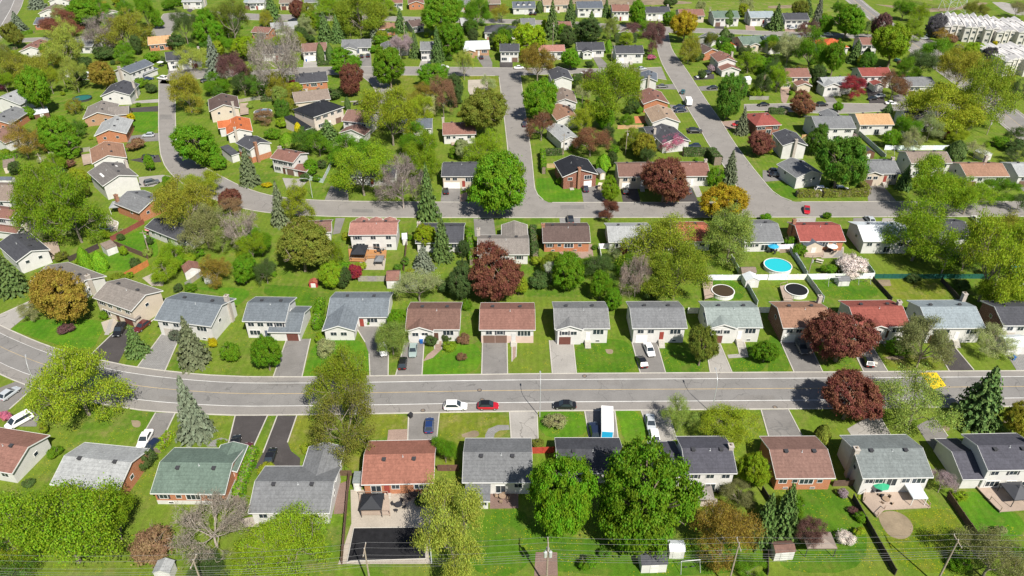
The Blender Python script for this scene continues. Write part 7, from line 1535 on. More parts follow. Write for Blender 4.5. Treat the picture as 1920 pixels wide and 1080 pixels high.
# shingles: granule mottling, faint courses, weather streaks
m,nt,b=mat('shingle'); g=gpos(nt); oc=coords(nt)
mp=nd(nt,'ShaderNodeMapping'); mp.inputs['Scale'].default_value=(4.2,3.0,3.0); L(nt,oc,mp.inputs[0])
vo=nd(nt,'ShaderNodeTexVoronoi'); vo.inputs['Scale'].default_value=1.0; L(nt,mp.outputs[0],vo.inputs['Vector'])
sep=nd(nt,'ShaderNodeSeparateColor'); L(nt,vo.outputs['Color'],sep.inputs[0])
f1=remap(nt,sep.outputs[0],0,1,.88,1.12)
f2=remap(nt,noise(nt,g,.35,4),.3,.7,.92,1.08)
f3=remap(nt,noise(nt,g,5.5,3,.7),.3,.7,.9,1.1)
sx=nd(nt,'ShaderNodeSeparateXYZ'); L(nt,oc,sx.inputs[0])
w=mth(nt,'FRACT',mth(nt,'MULTIPLY',sx.outputs[2],4.2)); wf=remap(nt,w,0,.25,.82,1.0)
mp2=nd(nt,'ShaderNodeMapping'); mp2.inputs['Scale'].default_value=(1.3,.35,.35); L(nt,oc,mp2.inputs[0])
f2=mth(nt,'MULTIPLY',f2,remap(nt,noise(nt,mp2.outputs[0],1.0,4,.7),.35,.72,1.06,.86))
ff=mth(nt,'MULTIPLY',mth(nt,'MULTIPLY',f1,f2),mth(nt,'MULTIPLY',f3,wf))
L(nt,vscale(nt,objcol(nt),ff),b.inputs['Base Color']); b.inputs['Roughness'].default_value=.95; b.inputs['Specular IOR Level'].default_value=.12; M['shingle']=m
# metal / membrane roof stays paint. siding: boards with a fine shadow line
m,nt,b=mat('siding'); oc=coords(nt); sx=nd(nt,'ShaderNodeSeparateXYZ'); L(nt,oc,sx.inputs[0])
w=mth(nt,'FRACT',mth(nt,'MULTIPLY',sx.outputs[2],4.5)); wf=remap(nt,w,0,.18,.84,1.0)
f2=remap(nt,noise(nt,gpos(nt),.8,4),.3,.7,.92,1.05)
L(nt,vscale(nt,objcol(nt),mth(nt,'MULTIPLY',wf,f2)),b.inputs['Base Color']); b.inputs['Roughness'].default_value=.6; M['siding']=m
m,nt,b=mat('brick'); oc=coords(nt); bt=nd(nt,'ShaderNodeTexBrick'); bt.inputs['Scale'].default_value=3.2; bt.inputs['Mortar Size'].default_value=.012
sx=nd(nt,'ShaderNodeSeparateXYZ'); L(nt,oc,sx.inputs[0]); cb=nd(nt,'ShaderNodeCombineXYZ'); L(nt,mth(nt,'ADD',sx.outputs[0],sx.outputs[1]),cb.inputs[0]); L(nt,sx.outputs[2],cb.inputs[1]); L(nt,cb.outputs[0],bt.inputs['Vector'])
oi=objcol(nt); dk=nd(nt,'ShaderNodeVectorMath'); dk.operation='SCALE'; dk.inputs['Scale'].default_value=.72; L(nt,oi,dk.inputs[0])
L(nt,oi,bt.inputs['Color1']); L(nt,dk.outputs[0],bt.inputs['Color2']); bt.inputs['Mortar'].default_value=(.36,.3,.25,1)
L(nt,bt.outputs[0],b.inputs['Base Color']); b.inputs['Roughness'].default_value=.9; M['brick']=m
m,nt,b=mat('glass'); b.inputs['Base Color'].default_value=(.025,.035,.045,1); b.inputs['Roughness'].default_value=.08; b.inputs['Specular IOR Level'].default_value=.6; M['glass']=m
m,nt,b=mat('car_paint'); L(nt,objcol(nt),b.inputs['Base Color']); b.inputs['Roughness'].default_value=.28; b.inputs['Specular IOR Level'].default_value=.5; b.inputs['Coat Weight'].default_value=.6; b.inputs['Coat Roughness'].default_value=.06; M['car_paint']=m
flat('tyre',(.02,.02,.02),.8); flat('rim',(.45,.45,.46),.35,.5,.6); flat('lamp_clear',(.7,.72,.75),.15,.6); flat('lamp_red',(.4,.02,.02),.25,.5)
flat('cover',(.014,.014,.016),.7,.2,var=.35,scale=1.2); flat('white',(.66,.66,.65),.55,var=.04); flat('dark_metal',(.05,.05,.055),.5); flat('grey_metal',(.42,.43,.44),.45,.4,.3); flat('galv',(.55,.57,.58),.4,.4,.3)
flat('pole_wood',(.30,.25,.20),.9,var=.25); flat('wire',(.24,.24,.25),.5); flat('bark',(.20,.16,.125),.95,var=.3,scale=4); flat('bark_grey',(.36,.315,.28),.95,var=.25,scale=4); flat('bark_pale',(.22,.19,.155),.95,var=.25,scale=4)
# leaves: tint from the tree, per-clump variation, spruce inner shade painted in, light passing through
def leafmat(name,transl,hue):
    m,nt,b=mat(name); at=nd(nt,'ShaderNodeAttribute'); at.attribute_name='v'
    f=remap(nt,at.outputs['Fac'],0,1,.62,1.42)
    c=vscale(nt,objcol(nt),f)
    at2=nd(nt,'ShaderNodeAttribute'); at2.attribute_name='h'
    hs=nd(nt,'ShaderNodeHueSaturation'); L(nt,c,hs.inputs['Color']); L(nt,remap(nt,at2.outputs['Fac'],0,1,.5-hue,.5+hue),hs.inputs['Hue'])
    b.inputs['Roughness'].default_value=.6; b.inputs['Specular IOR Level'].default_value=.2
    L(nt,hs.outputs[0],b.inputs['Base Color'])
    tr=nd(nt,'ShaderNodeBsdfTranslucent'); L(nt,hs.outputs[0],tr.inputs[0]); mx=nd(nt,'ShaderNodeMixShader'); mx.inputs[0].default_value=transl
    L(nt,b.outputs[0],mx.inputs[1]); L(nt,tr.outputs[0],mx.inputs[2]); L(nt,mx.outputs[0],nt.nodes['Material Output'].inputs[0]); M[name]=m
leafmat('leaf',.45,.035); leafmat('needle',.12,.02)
# ground covers
def grass(name,a,bc,dry,dryamt,flower=0,parcels=False):
    m,nt,b=mat(name); g=gpos(nt)
    c=mixc(nt,remap(nt,noise(nt,g,.16,5,.6),.35,.65,0,1),a,bc)
    c=mixc(nt,remap(nt,noise(nt,g,.30,6,.7),.48,.70,0,min(1,dryamt*1.5)),c,dry)
    c=mixc(nt,remap(nt,noise(nt,g,.75,5,.75),.60,.74,0,.55),c,(.17,.135,.075))
    c=mixc(nt,remap(nt,noise(nt,g,1.6,5,.75),.56,.74,0,.6),c,(.04,.09,.012))
    if parcels:
        sx=nd(nt,'ShaderNodeSeparateXYZ'); L(nt,g,sx.inputs[0])
        fx=mth(nt,'FLOOR',mth(nt,'DIVIDE',mth(nt,'ADD',sx.outputs[0],3.0),16.3)); fy=mth(nt,'FLOOR',mth(nt,'DIVIDE',sx.outputs[1],30.5))
        cb=nd(nt,'ShaderNodeCombineXYZ'); L(nt,fx,cb.inputs[0]); L(nt,fy,cb.inputs[1]); wn=nd(nt,'ShaderNodeTexWhiteNoise'); wn.noise_dimensions='2D'; L(nt,cb.outputs[0],wn.inputs['Vector'])
        c=mixc(nt,remap(nt,wn.outputs['Value'],0,1,0,.55),c,(.165,.215,.028))
        c=vscale(nt,c,remap(nt,wn.outputs['Value'],0,1,1.05,.9))
    f=mth(nt,'MULTIPLY',remap(nt,noise(nt,g,4.5,4,.7),.3,.7,.75,1.22),remap(nt,noise(nt,g,1.1,4,.7),.3,.7,.84,1.14))
    # faint mowing lanes
    mw=nd(nt,'ShaderNodeTexWave'); mw.inputs['Scale'].default_value=.22; mw.inputs['Distortion'].default_value=1.2; L(nt,g,mw.inputs['Vector'])
    f=mth(nt,'MULTIPLY',f,remap(nt,mw.outputs['Fac'],0,1,.95,1.05))
    c=vscale(nt,c,f)
    if flower:
        vo=nd(nt,'ShaderNodeTexVoronoi'); vo.inputs['Scale'].default_value=2.6; L(nt,g,vo.inputs['Vector'])
        dots=mth(nt,'LESS_THAN',vo.outputs['Distance'],.19); pat=mth(nt,'GREATER_THAN',noise(nt,g,.25,2),.62-flower*.2)
        c=mixc(nt,mth(nt,'MULTIPLY',mth(nt,'MULTIPLY',dots,pat),.6),c,(.50,.40,.01))
    L(nt,c,b.inputs['Base Color']); b.inputs['Roughness'].default_value=.95; b.inputs['Specular IOR Level'].default_value=.1
    bp=nd(nt,'ShaderNodeBump'); bp.inputs['Strength'].default_value=.6; bp.inputs['Distance'].default_value=.12; L(nt,noise(nt,g,6,3,.7),bp.inputs['Height']); L(nt,bp.outputs[0],b.inputs['Normal']); M[name]=m
grass('ground_grass',(.062,.130,.011),(.115,.180,.016),(.19,.17,.06),.5,.25,True)
grass('lawnb',(.052,.150,.008),(.090,.195,.011),(.15,.18,.03),.3,.1)
grass('lawnd',(.046,.122,.008),(.078,.160,.010),(.14,.15,.03),.4,.5)
grass('lawny',(.110,.155,.014),(.150,.175,.020),(.23,.20,.07),.55,.2)
grass('lawnf',(.085,.150,.010),(.120,.165,.012),(.16,.15,.03),.4,1.3)
grass('field',(.10,.17,.02),(.15,.20,.025),(.25,.20,.10),.6,0)
def paving(name,c,crack=.0,var=.12,tint=(.05,.05,.05),joints=0):
    m,nt,b=mat(name); g=gpos(nt)
    rgb=nd(nt,'ShaderNodeRGB'); rgb.outputs[0].default_value=(*c,1)
    f=mth(nt,'MULTIPLY',remap(nt,noise(nt,g,.22,5,.6),.3,.7,1-var,1+var),remap(nt,noise(nt,g,3.5,4,.7),.3,.7,.9,1.1))
    cc=vscale(nt,rgb.outputs[0],f)
    if crack:
        wv=nd(nt,'ShaderNodeTexNoise'); wv.inputs['Scale'].default_value=.5; L(nt,g,wv.inputs['Vector'])
        ad=nd(nt,'ShaderNodeVectorMath'); ad.operation='MULTIPLY_ADD'; L(nt,wv.outputs['Color'],ad.inputs[0]); ad.inputs[1].default_value=(2.5,2.5,0); L(nt,g,ad.inputs[2])
        vo=nd(nt,'ShaderNodeTexVoronoi'); vo.feature='DISTANCE_TO_EDGE'; vo.inputs['Scale'].default_value=.22; L(nt,ad.outputs[0],vo.inputs['Vector'])
        ln=mth(nt,'LESS_THAN',vo.outputs['Distance'],.012)
        msk=mth(nt,'GREATER_THAN',noise(nt,g,.12,2),.5)
        cc=mixc(nt,mth(nt,'MULTIPLY',mth(nt,'MULTIPLY',ln,msk),crack),cc,tint)
        st=remap(nt,noise(nt,g,.9,4,.7),.62,.8,0,.45*crack); cc=mixc(nt,st,cc,tint)
    if joints:
        bt=nd(nt,'ShaderNodeTexBrick'); bt.inputs['Scale'].default_value=joints; bt.inputs['Mortar Size'].default_value=.03; bt.inputs['Color1'].default_value=(1,1,1,1); bt.inputs['Color2'].default_value=(.82,.82,.82,1); bt.inputs['Mortar'].default_value=(.5,.5,.5,1); L(nt,g,bt.inputs['Vector'])
        mm=nd(nt,'ShaderNodeMix'); mm.data_type='RGBA'; mm.blend_type='MULTIPLY'; mm.inputs[0].default_value=1; L(nt,cc,mm.inputs[6]); L(nt,bt.outputs[0],mm.inputs[7]); cc=mm.outputs[2]
    L(nt,cc,b.inputs['Base Color']); b.inputs['Roughness'].default_value=.92; b.inputs['Specular IOR Level'].default_value=.15; M[name]=m
paving('road_lane',(.196,.189,.183),.6,.10,(.11,.108,.105)); paving('road',(.225,.211,.198),.5,.08,(.12,.115,.11)); paving('asphg',(.182,.173,.165),.45,.16,(.10,.10,.10)); paving('asphd',(.062,.056,.056),.15,.18,(.12,.115,.11))
paving('conc',(.30,.285,.265),.7,.12,(.15,.14,.13)); paving('pav',(.27,.265,.26),0,.08,joints=1.0); paving('beige',(.36,.32,.27),.4,.12,(.2,.18,.16)); paving('redp',(.25,.17,.145),0,.12,joints=2.0); paving('pinkp',(.36,.26,.215),0,.12,joints=2.0)
paving('clay',(.42,.16,.08),0,.1); paving('dirt',(.22,.175,.12),0,.3); paving('kerb',(.42,.40,.36),.3,.12,(.25,.23,.2)); paving('line_white',(.62,.62,.61),0,.2); paving('line_yellow',(.46,.34,.17),0,.2); paving('line_hump',(.75,.50,.02),0,.1); paving('deck',(.34,.27,.22),0,.15,joints=0); paving('deck_orange',(.36,.18,.075),0,.12)
m,nt,b=mat('water'); b.inputs['Roughness'].default_value=.06; L(nt,objcol(nt),b.inputs['Base Color']); b.inputs['Specular IOR Level'].default_value=.5
bp=nd(nt,'ShaderNodeBump'); bp.inputs['Strength'].default_value=.15; L(nt,noise(nt,gpos(nt),2.2),bp.inputs['Height']); L(nt,bp.outputs[0],b.inputs['Normal']); M['water']=m

ROOFC=dict(g=(.155,.16,.168),g2=(.13,.13,.14),g3=(.17,.172,.175),lg=(.30,.31,.315),dg=(.062,.064,.074),dg2=(.075,.075,.092),bg=(.135,.155,.175),bg2=(.235,.275,.30),bg3=(.10,.115,.14),gg=(.165,.185,.185),gg2=(.22,.255,.245),
 br=(.155,.092,.075),br2=(.25,.145,.10),br3=(.105,.075,.068),rb=(.20,.105,.085),rb2=(.185,.11,.092),red=(.235,.068,.058),red2=(.24,.075,.06),red3=(.30,.095,.06),sal=(.26,.115,.085),sal2=(.30,.15,.125),tan=(.29,.215,.16),ot=(.42,.26,.14),tg=(.20,.18,.165),tg2=(.15,.14,.135),tb=(.20,.16,.135),
 gr=(.115,.158,.132),bk=(.022,.024,.03),wh=(.56,.60,.63),**{'or':(.42,.125,.05),'or2':(.44,.10,.04)})
WALLC=dict(W=('siding',(.56,.553,.54)),C=('siding',(.52,.45,.37)),C2=('siding',(.55,.48,.43)),B=('brick',(.44,.165,.075)),B2=('brick',(.40,.23,.13)),R=('brick',(.16,.075,.055)),R2=('brick',(.24,.085,.055)),R3=('siding',(.35,.05,.05)),K=('siding',(.14,.075,.05)),P=('siding',(.55,.42,.37)))
TREEC=dict(G=(.145,.295,.014),G2=(.200,.330,.016),G3=(.105,.220,.022),Y=(.310,.385,.026),YG=(.240,.360,.018),YB=(.280,.390,.014),Yb=(.52,.45,.010),YL=(.370,.430,.070),YO=(.250,.315,.026),OY=(.310,.310,.034),Ol=(.205,.235,.036),Or=(.320,.235,.040),Go=(.40,.315,.020),
 R=(.225,.090,.060),RB=(.260,.130,.070),Br=(.30,.18,.10),P=(.175,.092,.085),P2=(.28,.23,.22),N=(.40,.33,.29),D=(.090,.150,.040),L=(.285,.375,.075),Gy=(.245,.260,.095),Gd=(.13,.125,.13),Pl=(.37,.41,.18),W=(.72,.69,.62),Li=(.42,.33,.36),K=(.62,.22,.33),Cr=(.34,.042,.06),B=(.145,.175,.122),BD=(.130,.155,.082))
CARC=dict(white=(.80,.80,.80),black=(.012,.012,.014),navy=(.014,.022,.05),blue=(.015,.035,.12),silver=(.42,.45,.48),grey=(.10,.105,.11),maroon=(.10,.018,.02),red=(.42,.012,.025),sage=(.27,.34,.33),teal=(.02,.11,.12))

# ------------------------------------------------------------------ ground, roads
mb=MB(); mb.add([(-2500,-800,0),(2500,-800,0),(2500,4500,0),(-2500,4500,0)],[(0,1,2,3)])
tag(mb.build('ground',M['ground_grass']),kind='structure')
ZB=dict(field=.004,lawn=.008,bare_soil=.022,patio=.030,driveway=.042)
def tri_fill(pts,z):
    bm=bmesh.new(); vs=[bm.verts.new((x,y,z)) for x,y in pts]; es=[bm.edges.new((vs[i],vs[(i+1)%len(vs)])) for i in range(len(vs))]
    bmesh.ops.triangle_fill(bm,use_beauty=True,edges=es); bmesh.ops.recalc_face_normals(bm,faces=bm.faces)
    for f in bm.faces:
        if f.normal.z<0: f.normal_flip()
    return bm
for i,(kind,mt,pts,edg) in enumerate(POLYS):
    z=ZB[kind]+(i%40)*.00025
    bm=tri_fill(pts,z); me=bpy.data.meshes.new(kind); bm.to_mesh(me); bm.free(); me.materials.append(M[mt])
    o=tag(inst(kind,me),kind='structure')
    for (a,b_) in edg:
        p=Vector((*a,0)); q=Vector((*b_,0)); d=(q-p); n=Vector((-d.y,d.x,0)).normalized()*.11
        mb=MB(); z0,z1=0.0,.11
        A,B,C_,D_=p+n,p-n,q-n,q+n
        mb.add([(v.x,v.y,zz) for zz in (z0,z1) for v in (A,B,C_,D_)],[(4,5,6,7),(0,1,5,4),(1,2,6,5),(2,3,7,6),(3,0,4,7)])
        mb.build('edging',M['kerb'],o)
def strip(mb,e1,e2,z):
    n=len(e1); mb.add([(x,y,z) for x,y in e1]+[(x,y,z) for x,y in e2],[(i,i+1,i+1+n,i+n) for i in range(n-1)])
for i,(e1,e2,lines,kerbs) in enumerate(ROADL):
    mb=MB(); z=.056+i*.0015; strip(mb,e1,e2,z); ro=tag(mb.build('road',M['road']),kind='structure')
    if lines:
        A_=lines[0][0]; B_=lines[-1][0]; a=[];b2=[]
        for p,q in zip(e1,e2): a.append(tuple(Vector(p).lerp(Vector(q),A_))); b2.append(tuple(Vector(p).lerp(Vector(q),B_)))
        mb=MB(); strip(mb,a,b2,z+.003); mb.build('travel_lane',M['road_lane'],ro)
    for fr,wd,mt in lines:
        a=[]; b2=[]
        for p,q in zip(e1,e2):
            p=Vector(p); q=Vector(q); ln=(q-p).length; c=p.lerp(q,fr); d=(q-p).normalized()*(wd/2); a.append(tuple(c-d)); b2.append(tuple(c+d))
        mb=MB(); strip(mb,a,b2,z+.006); mb.build('road_line',M[mt],ro)
    for k in kerbs:
        mb=MB()
        for (p,q) in zip(k[:-1],k[1:]):
            pass
        # kerb as one swept bar
        pts=[Vector((*p,0)) for p in k]; A=[];B_=[]
        for j,p in enumerate(pts):
            d=(pts[min(j+1,len(pts)-1)]-pts[max(j-1,0)]).normalized(); n=Vector((-d.y,d.x,0))*.13; A.append(p+n); B_.append(p-n)
        n=len(pts); vs=[(v.x,v.y,.12) for v in A]+[(v.x,v.y,.12) for v in B_]+[(v.x,v.y,0) for v in A]+[(v.x,v.y,0) for v in B_]; fs=[]
        for j in range(n-1): fs+=[(j,j+1,j+1+n,j+n),(j,j+2*n,j+1+2*n,j+1),(j+n,j+1+n,j+1+3*n,j+3*n)]
        fs+=[(0,n,3*n,2*n),(n-1,3*n-1,4*n-1,2*n-1)]
        mb.add(vs,fs); mb.build('kerb',M['kerb'],ro)
for pts,mt in MARKS:
    bm=tri_fill(pts,.076 if mt=='line_hump' else .0608); me=bpy.data.meshes.new('road_marking'); bm.to_mesh(me); bm.free(); me.materials.append(M[mt]); tag(inst('road_marking',me),kind='structure')
mbm=MB(); mbm.tube((0,0,0),(0,0,.085),.36,.36,16); mhm=mbm.mesh('manhole',M['bark'])
mbr=MB(); mbr.tube((0,0,0),(0,0,.081),.5,.5,16); mhr=mbr.mesh('manhole_ring',M['dark_metal'])
for (x,y,lab) in MANHOLES:
    e=tag(empty('manhole_cover',(x,y,0)),lab,'manhole','manhole covers in the main road'); inst('lid',mhm,e); inst('ring',mhr,e)

# ------------------------------------------------------------------ houses
def unit_window(cols,rows,door=False,depth=.07,fw=.07):
    f=MB(); f.box(-.5,.5,-depth,0,0,.06); f.box(-.5,.5,-depth,0,.94,1); f.box(-.5,-.45,-depth,0,.06,.94); f.box(.45,.5,-depth,0,.06,.94)
    for c in range(1,cols): x=-.45+.9*c/cols; f.box(x-.015,x+.015,-depth*.8,0,.06,.94)
    for r in range(1,rows): z=.06+.88*r/rows; f.box(-.45,.45,-depth*.8,0,z-.012,z+.012)
    p=MB(); p.box(-.45,.45,-depth*.45,-.005,.06,.94)
    return f.mesh('window',M['white']),p.mesh('pane',M['glass'])
WIN={1:unit_window(1,1),2:unit_window(2,1),3:unit_window(3,1),4:unit_window(4,1)}
gd=MB()
for k in range(4): gd.box(-.5,.5,-.05,0,k*.25+.006,(k+1)*.25-.006)
gd.box(-.49,.49,-.03,-.001,0,1); GAR=gd.mesh('garage_door',M['paint'])
dr=MB(); dr.box(-.5,.5,-.05,0,0,1); dr.box(-.32,.32,-.07,-.05,.55,.9); dr.box(-.32,.32,-.065,-.05,.1,.48); DOOR=dr.mesh('door',M['paint'])
vt=MB(); vt.box(-.26,.26,-.26,.26,-.2,.26); vt.box(-.36,.36,-.36,.36,.26,.36); VENT=vt.mesh('roof_vent',M['dark_metal'])
vp=MB(); vp.tube((0,0,-.2),(0,0,.45),.06,.06,8); vp.tube((0,0,-.1),(0,0,.03),.16,.12,8); PIPE=vp.mesh('vent_pipe',M['galv'])
sk=MB(); sk.box(-.3,.3,-.5,.5,0,.1); SKY=sk.mesh('skylight',[M['white']]); 
SIZ=dict(s=(1.0,.9,1),w=(1.5,1.1,2),W=(2.6,1.45,3),P=(1.9,2.0,2),B=(.9,.45,1),X=(3.2,1.5,4))
def styles(st,h,W,R):
    u=h-1.75
    D={
     'back':[('w',.14,u),('s',.33,u+.1),('P',.55,.25),('w',.82,u)],
     'backB':[('w',.12,u),('s',.34,u+.15),('W',.55,u-.2),('s',.8,u+.1),('B',.2,.25),('B',.7,.25)],
     'backP':[('P',.17,.3),('D',.33,.3),('w',.46,u),('W',.84,u-.1)],
     'backU':[('w',.1,u),('w',.25,u),('P',.45,u-.75),('w',.66,u),('W',.86,u-.2),('B',.3,.5)],
     'sun':[('W',.3,.8),('W',.75,.8)],
     'win':[('w',.25,u),('w',.7,u)],
     '2b':[('w',.15,h-1.7),('w',.5,h-1.7),('w',.84,h-1.7),('W',.2,.8),('P',.55,.2),('w',.84,.9)],
     '2f':[('w',.14,h-1.75),('w',.38,h-1.75),('w',.62,h-1.75),('w',.86,h-1.75),('W',.2,.8),('D',.5,.1),('G',.8,.05)],
     'fr':[('w',.14,u),('w',.34,u),('D',.56,1.0),('W',.82,u-.25),('G',.17,.04),('B',.82,.4)],
     'frr':[('D',.62,1.0),('W',.82,u-.25),('B',.82,.4)],
     'fr2':[('D',.56,.3),('W',.8,u-.2),('w',.2,u)],
     'fdoor':[('W',.75,u-.1),('D',.56,.1)],
     'g2':[('w',.15,u+.1),('w',.36,u+.1),('G',.15,.03),('G',.38,.03),('D',.62,.6),('X',.82,u-.3)],
     'gabG':[('w',.3,h-1.75),('w',.68,h-1.75),('G',.32,.04)],
     'gabW':[('w',.3,h-1.75),('w',.7,h-1.75),('G',.7,.04)],
     'gabw':[('w',.5,h-1.75)] if W<7 else [('w',.3,h-1.75),('w',.65,h-1.75)],
     'gabF':[('w',.2,h-1.6),('W',.75,h-1.7),('G',.75,.04),('D',.25,.3)],
     'gab':[('s',.28,h-1.7),('s',.7,h-1.7)],
     'gar':[('G',.75,.04)] if W>4 else [('G',.5,.04)],
     'gar2':[('G',.3,.04),('G',.7,.04)],'':[]}
    return D.get(st,[])
def house(hd):
    x,y,rz=hd['p']; name=hd['n']; rc=ROOFC[hd['r']]; wt,wc=WALLC[hd['w']]
    R=random.Random(int(x*13+y*7))
    j=R.uniform(.93,1.07); rc=tuple(c*j for c in rc)
    root=tag(empty(name,(x,y,0),rz),hd['l'],'house','detached houses')
    wall=MB(); roof=MB(); fas=MB(); base=MB(); side=MB(); t=.14
    trims=[]
    for bi,(lx,ly,w,d,eh,kd,st) in enumerate(hd['b']):
        ov=.42 if w>4 else .2
        sw=kd=='y'; W_,D_=(d,w) if sw else (w,d)      # W_ along ridge
        pitch=.36 if kd!='h' else .42
        if kd=='s': pitch=.16
        if min(w,d)<4.5: pitch=min(pitch,.42)
        rise=(D_ if kd=='s' else D_/2)*pitch
        zj=bi*.013
        eh=eh+zj
        def tr(vs): # block local (along ridge, across, z) -> house local
            return [((lx-b,ly+a,z) if sw else (lx+a,ly+b,z)) for a,b,z in vs]
        def addp(mb,prof,a,b):
            n=len(prof); vs=[(a,tt,z) for tt,z in prof]+[(b,tt,z) for tt,z in prof]
            mb.add(tr(vs),[list(range(n)),list(range(2*n-1,n-1,-1))]+[(i,i+n,(i+1)%n+n,(i+1)%n) for i in range(n)])
        hw,hd_=W_/2,D_/2; wi=hw-ov; di=hd_-ov; wz=eh+ov*pitch-t-.02
        if kd in 'xy':
            addp(roof,[(-hd_,eh),(0,eh+rise),(hd_,eh),(hd_,eh-t),(0,eh+rise-t),(-hd_,eh-t)],-hw,hw)
            addp(wall,[(-di,0),(-di,wz),(0,eh+rise-t-.02),(di,wz),(di,0)],-wi,wi)
            for s in (-1,1):   # rake and eave boards
                a,b=s*(hw+.002),s*(hw+.045)
                addp(fas,[(-hd_-.04,eh-t-.08),(-hd_-.04,eh+.02),(0,eh+rise+.035),(hd_+.04,eh+.02),(hd_+.04,eh-t-.08),(0,eh+rise-t-.06)],min(a,b),max(a,b))
                e=s*(hd_+.02); addp(fas,[(e-.05,eh-t-.07),(e+.05,eh-t-.07),(e+.07,eh-.01),(e-.03*s-.05,eh-.012)] if s>0 else [(e+.05,eh-t-.07),(e-.05,eh-t-.07),(e-.07,eh-.01),(e+.07,eh-.012)],-hw,hw)
        elif kd=='s':
            addp(roof,[(-hd_,eh),(hd_,eh+rise),(hd_,eh+rise-t),(-hd_,eh-t)],-hw,hw)
            addp(wall,[(-di,0),(-di,wz),(di,eh+rise-t-.05),(di,0)],-wi,wi)
            e=-(hd_+.02); addp(fas,[(e+.05,eh-t-.07),(e-.05,eh-t-.07),(e-.07,eh-.01),(e+.07,eh-.012)],-hw,hw)
        else:
            rl=max(hw-hd_,.3); zt=eh+rise if hw>=hd_ else eh+hw*pitch
            vs=[(-hw,-hd_,eh),(hw,-hd_,eh),(hw,hd_,eh),(-hw,hd_,eh),(-rl,0,zt),(rl,0,zt),(-hw,-hd_,eh-t),(hw,-hd_,eh-t),(hw,hd_,eh-t),(-hw,hd_,eh-t)]
            roof.add(tr(vs),[(0,1,5,4),(1,2,5),(2,3,4,5),(3,0,4),(0,6,7,1),(1,7,8,2),(2,8,9,3),(3,9,6,0),(6,9,8,7)])
            wall.add(tr([(-wi,-di,0),(wi,-di,0),(wi,di,0),(-wi,di,0),(-wi,-di,wz),(wi,-di,wz),(wi,di,wz),(-wi,di,wz)]),[(0,1,5,4),(1,2,6,5),(2,3,7,6),(3,0,4,7),(4,5,6,7)])
            for s in (-1,1): addp(fas,[(s*hd_-.03+s*.033,eh-t-.06),(s*hd_+.03+s*.033,eh-t-.06),(s*hd_+.03+s*.033,eh+.005),(s*hd_-.03+s*.033,eh+.005)],-hw,hw)
        if 'base' in hd and bi==0:
            bh=min(1.0,eh*.3) if eh<4 else 2.0
            base.box(lx-w/2+ov-.03,lx+w/2-ov+.03,ly-d/2+ov-.03,ly+d/2-ov+.03,0,bh)
        # end walls in another cladding
        if 'sw' in hd and bi==0:
            for s in (-1,1): addp(side,[(-di+.02,0),(-di+.02,wz-.02),(0,eh+rise-t-.06),(di-.02,wz-.02),(di-.02,0)],s*wi-.02,s*wi+.02)
        # openings on the near face
        fy=ly-d/2+ov-.012; fw_=w-2*ov
        if 'base' in hd and bi==0: fy-=.03
        dc=R.choice([(.5,.5,.5),(.10,.05,.035),(.7,.7,.69),(.25,.05,.04),(.08,.10,.14)]); gc=R.choice([(.72,.72,.70),(.72,.72,.70),(.13,.05,.04),(.16,.10,.08),(.45,.42,.38)])
        for (k,u,z) in styles(st,eh,w,R):
            px=lx-fw_/2+fw_*u
            if k in SIZ:
                ww,hh,nc=SIZ[k]; ww=min(ww,fw_*.42); fm,pm=WIN[nc]
                o=inst('window',fm,root,(px,fy,z),(0,0,0),(ww,1,hh)); inst('pane',pm,o)
                if k=='w' and R.random()<.35:
                    for s in (-1,1):
                        sb=MB(); sb.box(-.17,.17,-.045,0,0,hh); q=sb.build('shutter',M['paint'],root,(.05,.05,.06)); q.location=(px+s*(ww/2+.2),fy,z)
            elif k=='G': inst('garage_door',GAR,root,(px,fy,z),(0,0,0),(min(2.6,fw_*.7),1,2.1),gc)
            elif k=='D':
                inst('door',DOOR,root,(px,fy,z),(0,0,0),(.95,1,2.05),dc)
                if z>.2:
                    sb=MB(); n=max(2,int(z/.18))
                    for q in range(n): sb.box(-.7,.7,-.35-.3*(n-q),-.02-.0*q,0,z*(q+1)/n-.02) if False else sb.box(-.65,.65,-(.9+.28*(n-1-q)),-.03,z*q/n,z*(q+1)/n-.004)
                    q=sb.build('steps',M['kerb'],root); q.location=(px,fy,0)
        # one small window in each end wall
        if w>6 and d>6 and eh>2.9:
            for s in (-1,1):
                fm,pm=WIN[1]; o=inst('window',fm,root,(lx+s*(w/2-ov+.012),ly+R.uniform(-.15,.15)*d,eh-1.6),(0,0,s*math.pi/2),(1.0,1,.9)); inst('pane',pm,o)
                o.rotation_euler=(0,0,math.pi/2*s)
        if bi==0: main=(lx,ly,w,d,eh,kd,pitch,rise)
    wall.build('wall',M[wt],root,wc); ro=roof.build('roof',M['shingle'],root,rc); fas.build('fascia',M['white'],root)
    if base.v: bt_,bc_=WALLC[hd['base']]; base.build('wall_base',M[bt_],root,bc_)
    if side.v: bt_,bc_=WALLC[hd['sw']]; side.build('end_cladding',M[bt_],root,bc_)
    lx,ly,w,d,eh,kd,pitch,rise=main
    def rz_(a,b):
        if kd=='y': return eh+rise-abs(a)*pitch
        if kd=='s': return eh+(b+d/2)*pitch
        if kd=='h': return eh+max(0,min(rise-abs(b)*pitch,(w/2-abs(a))*pitch))
        return eh+rise-abs(b)*pitch
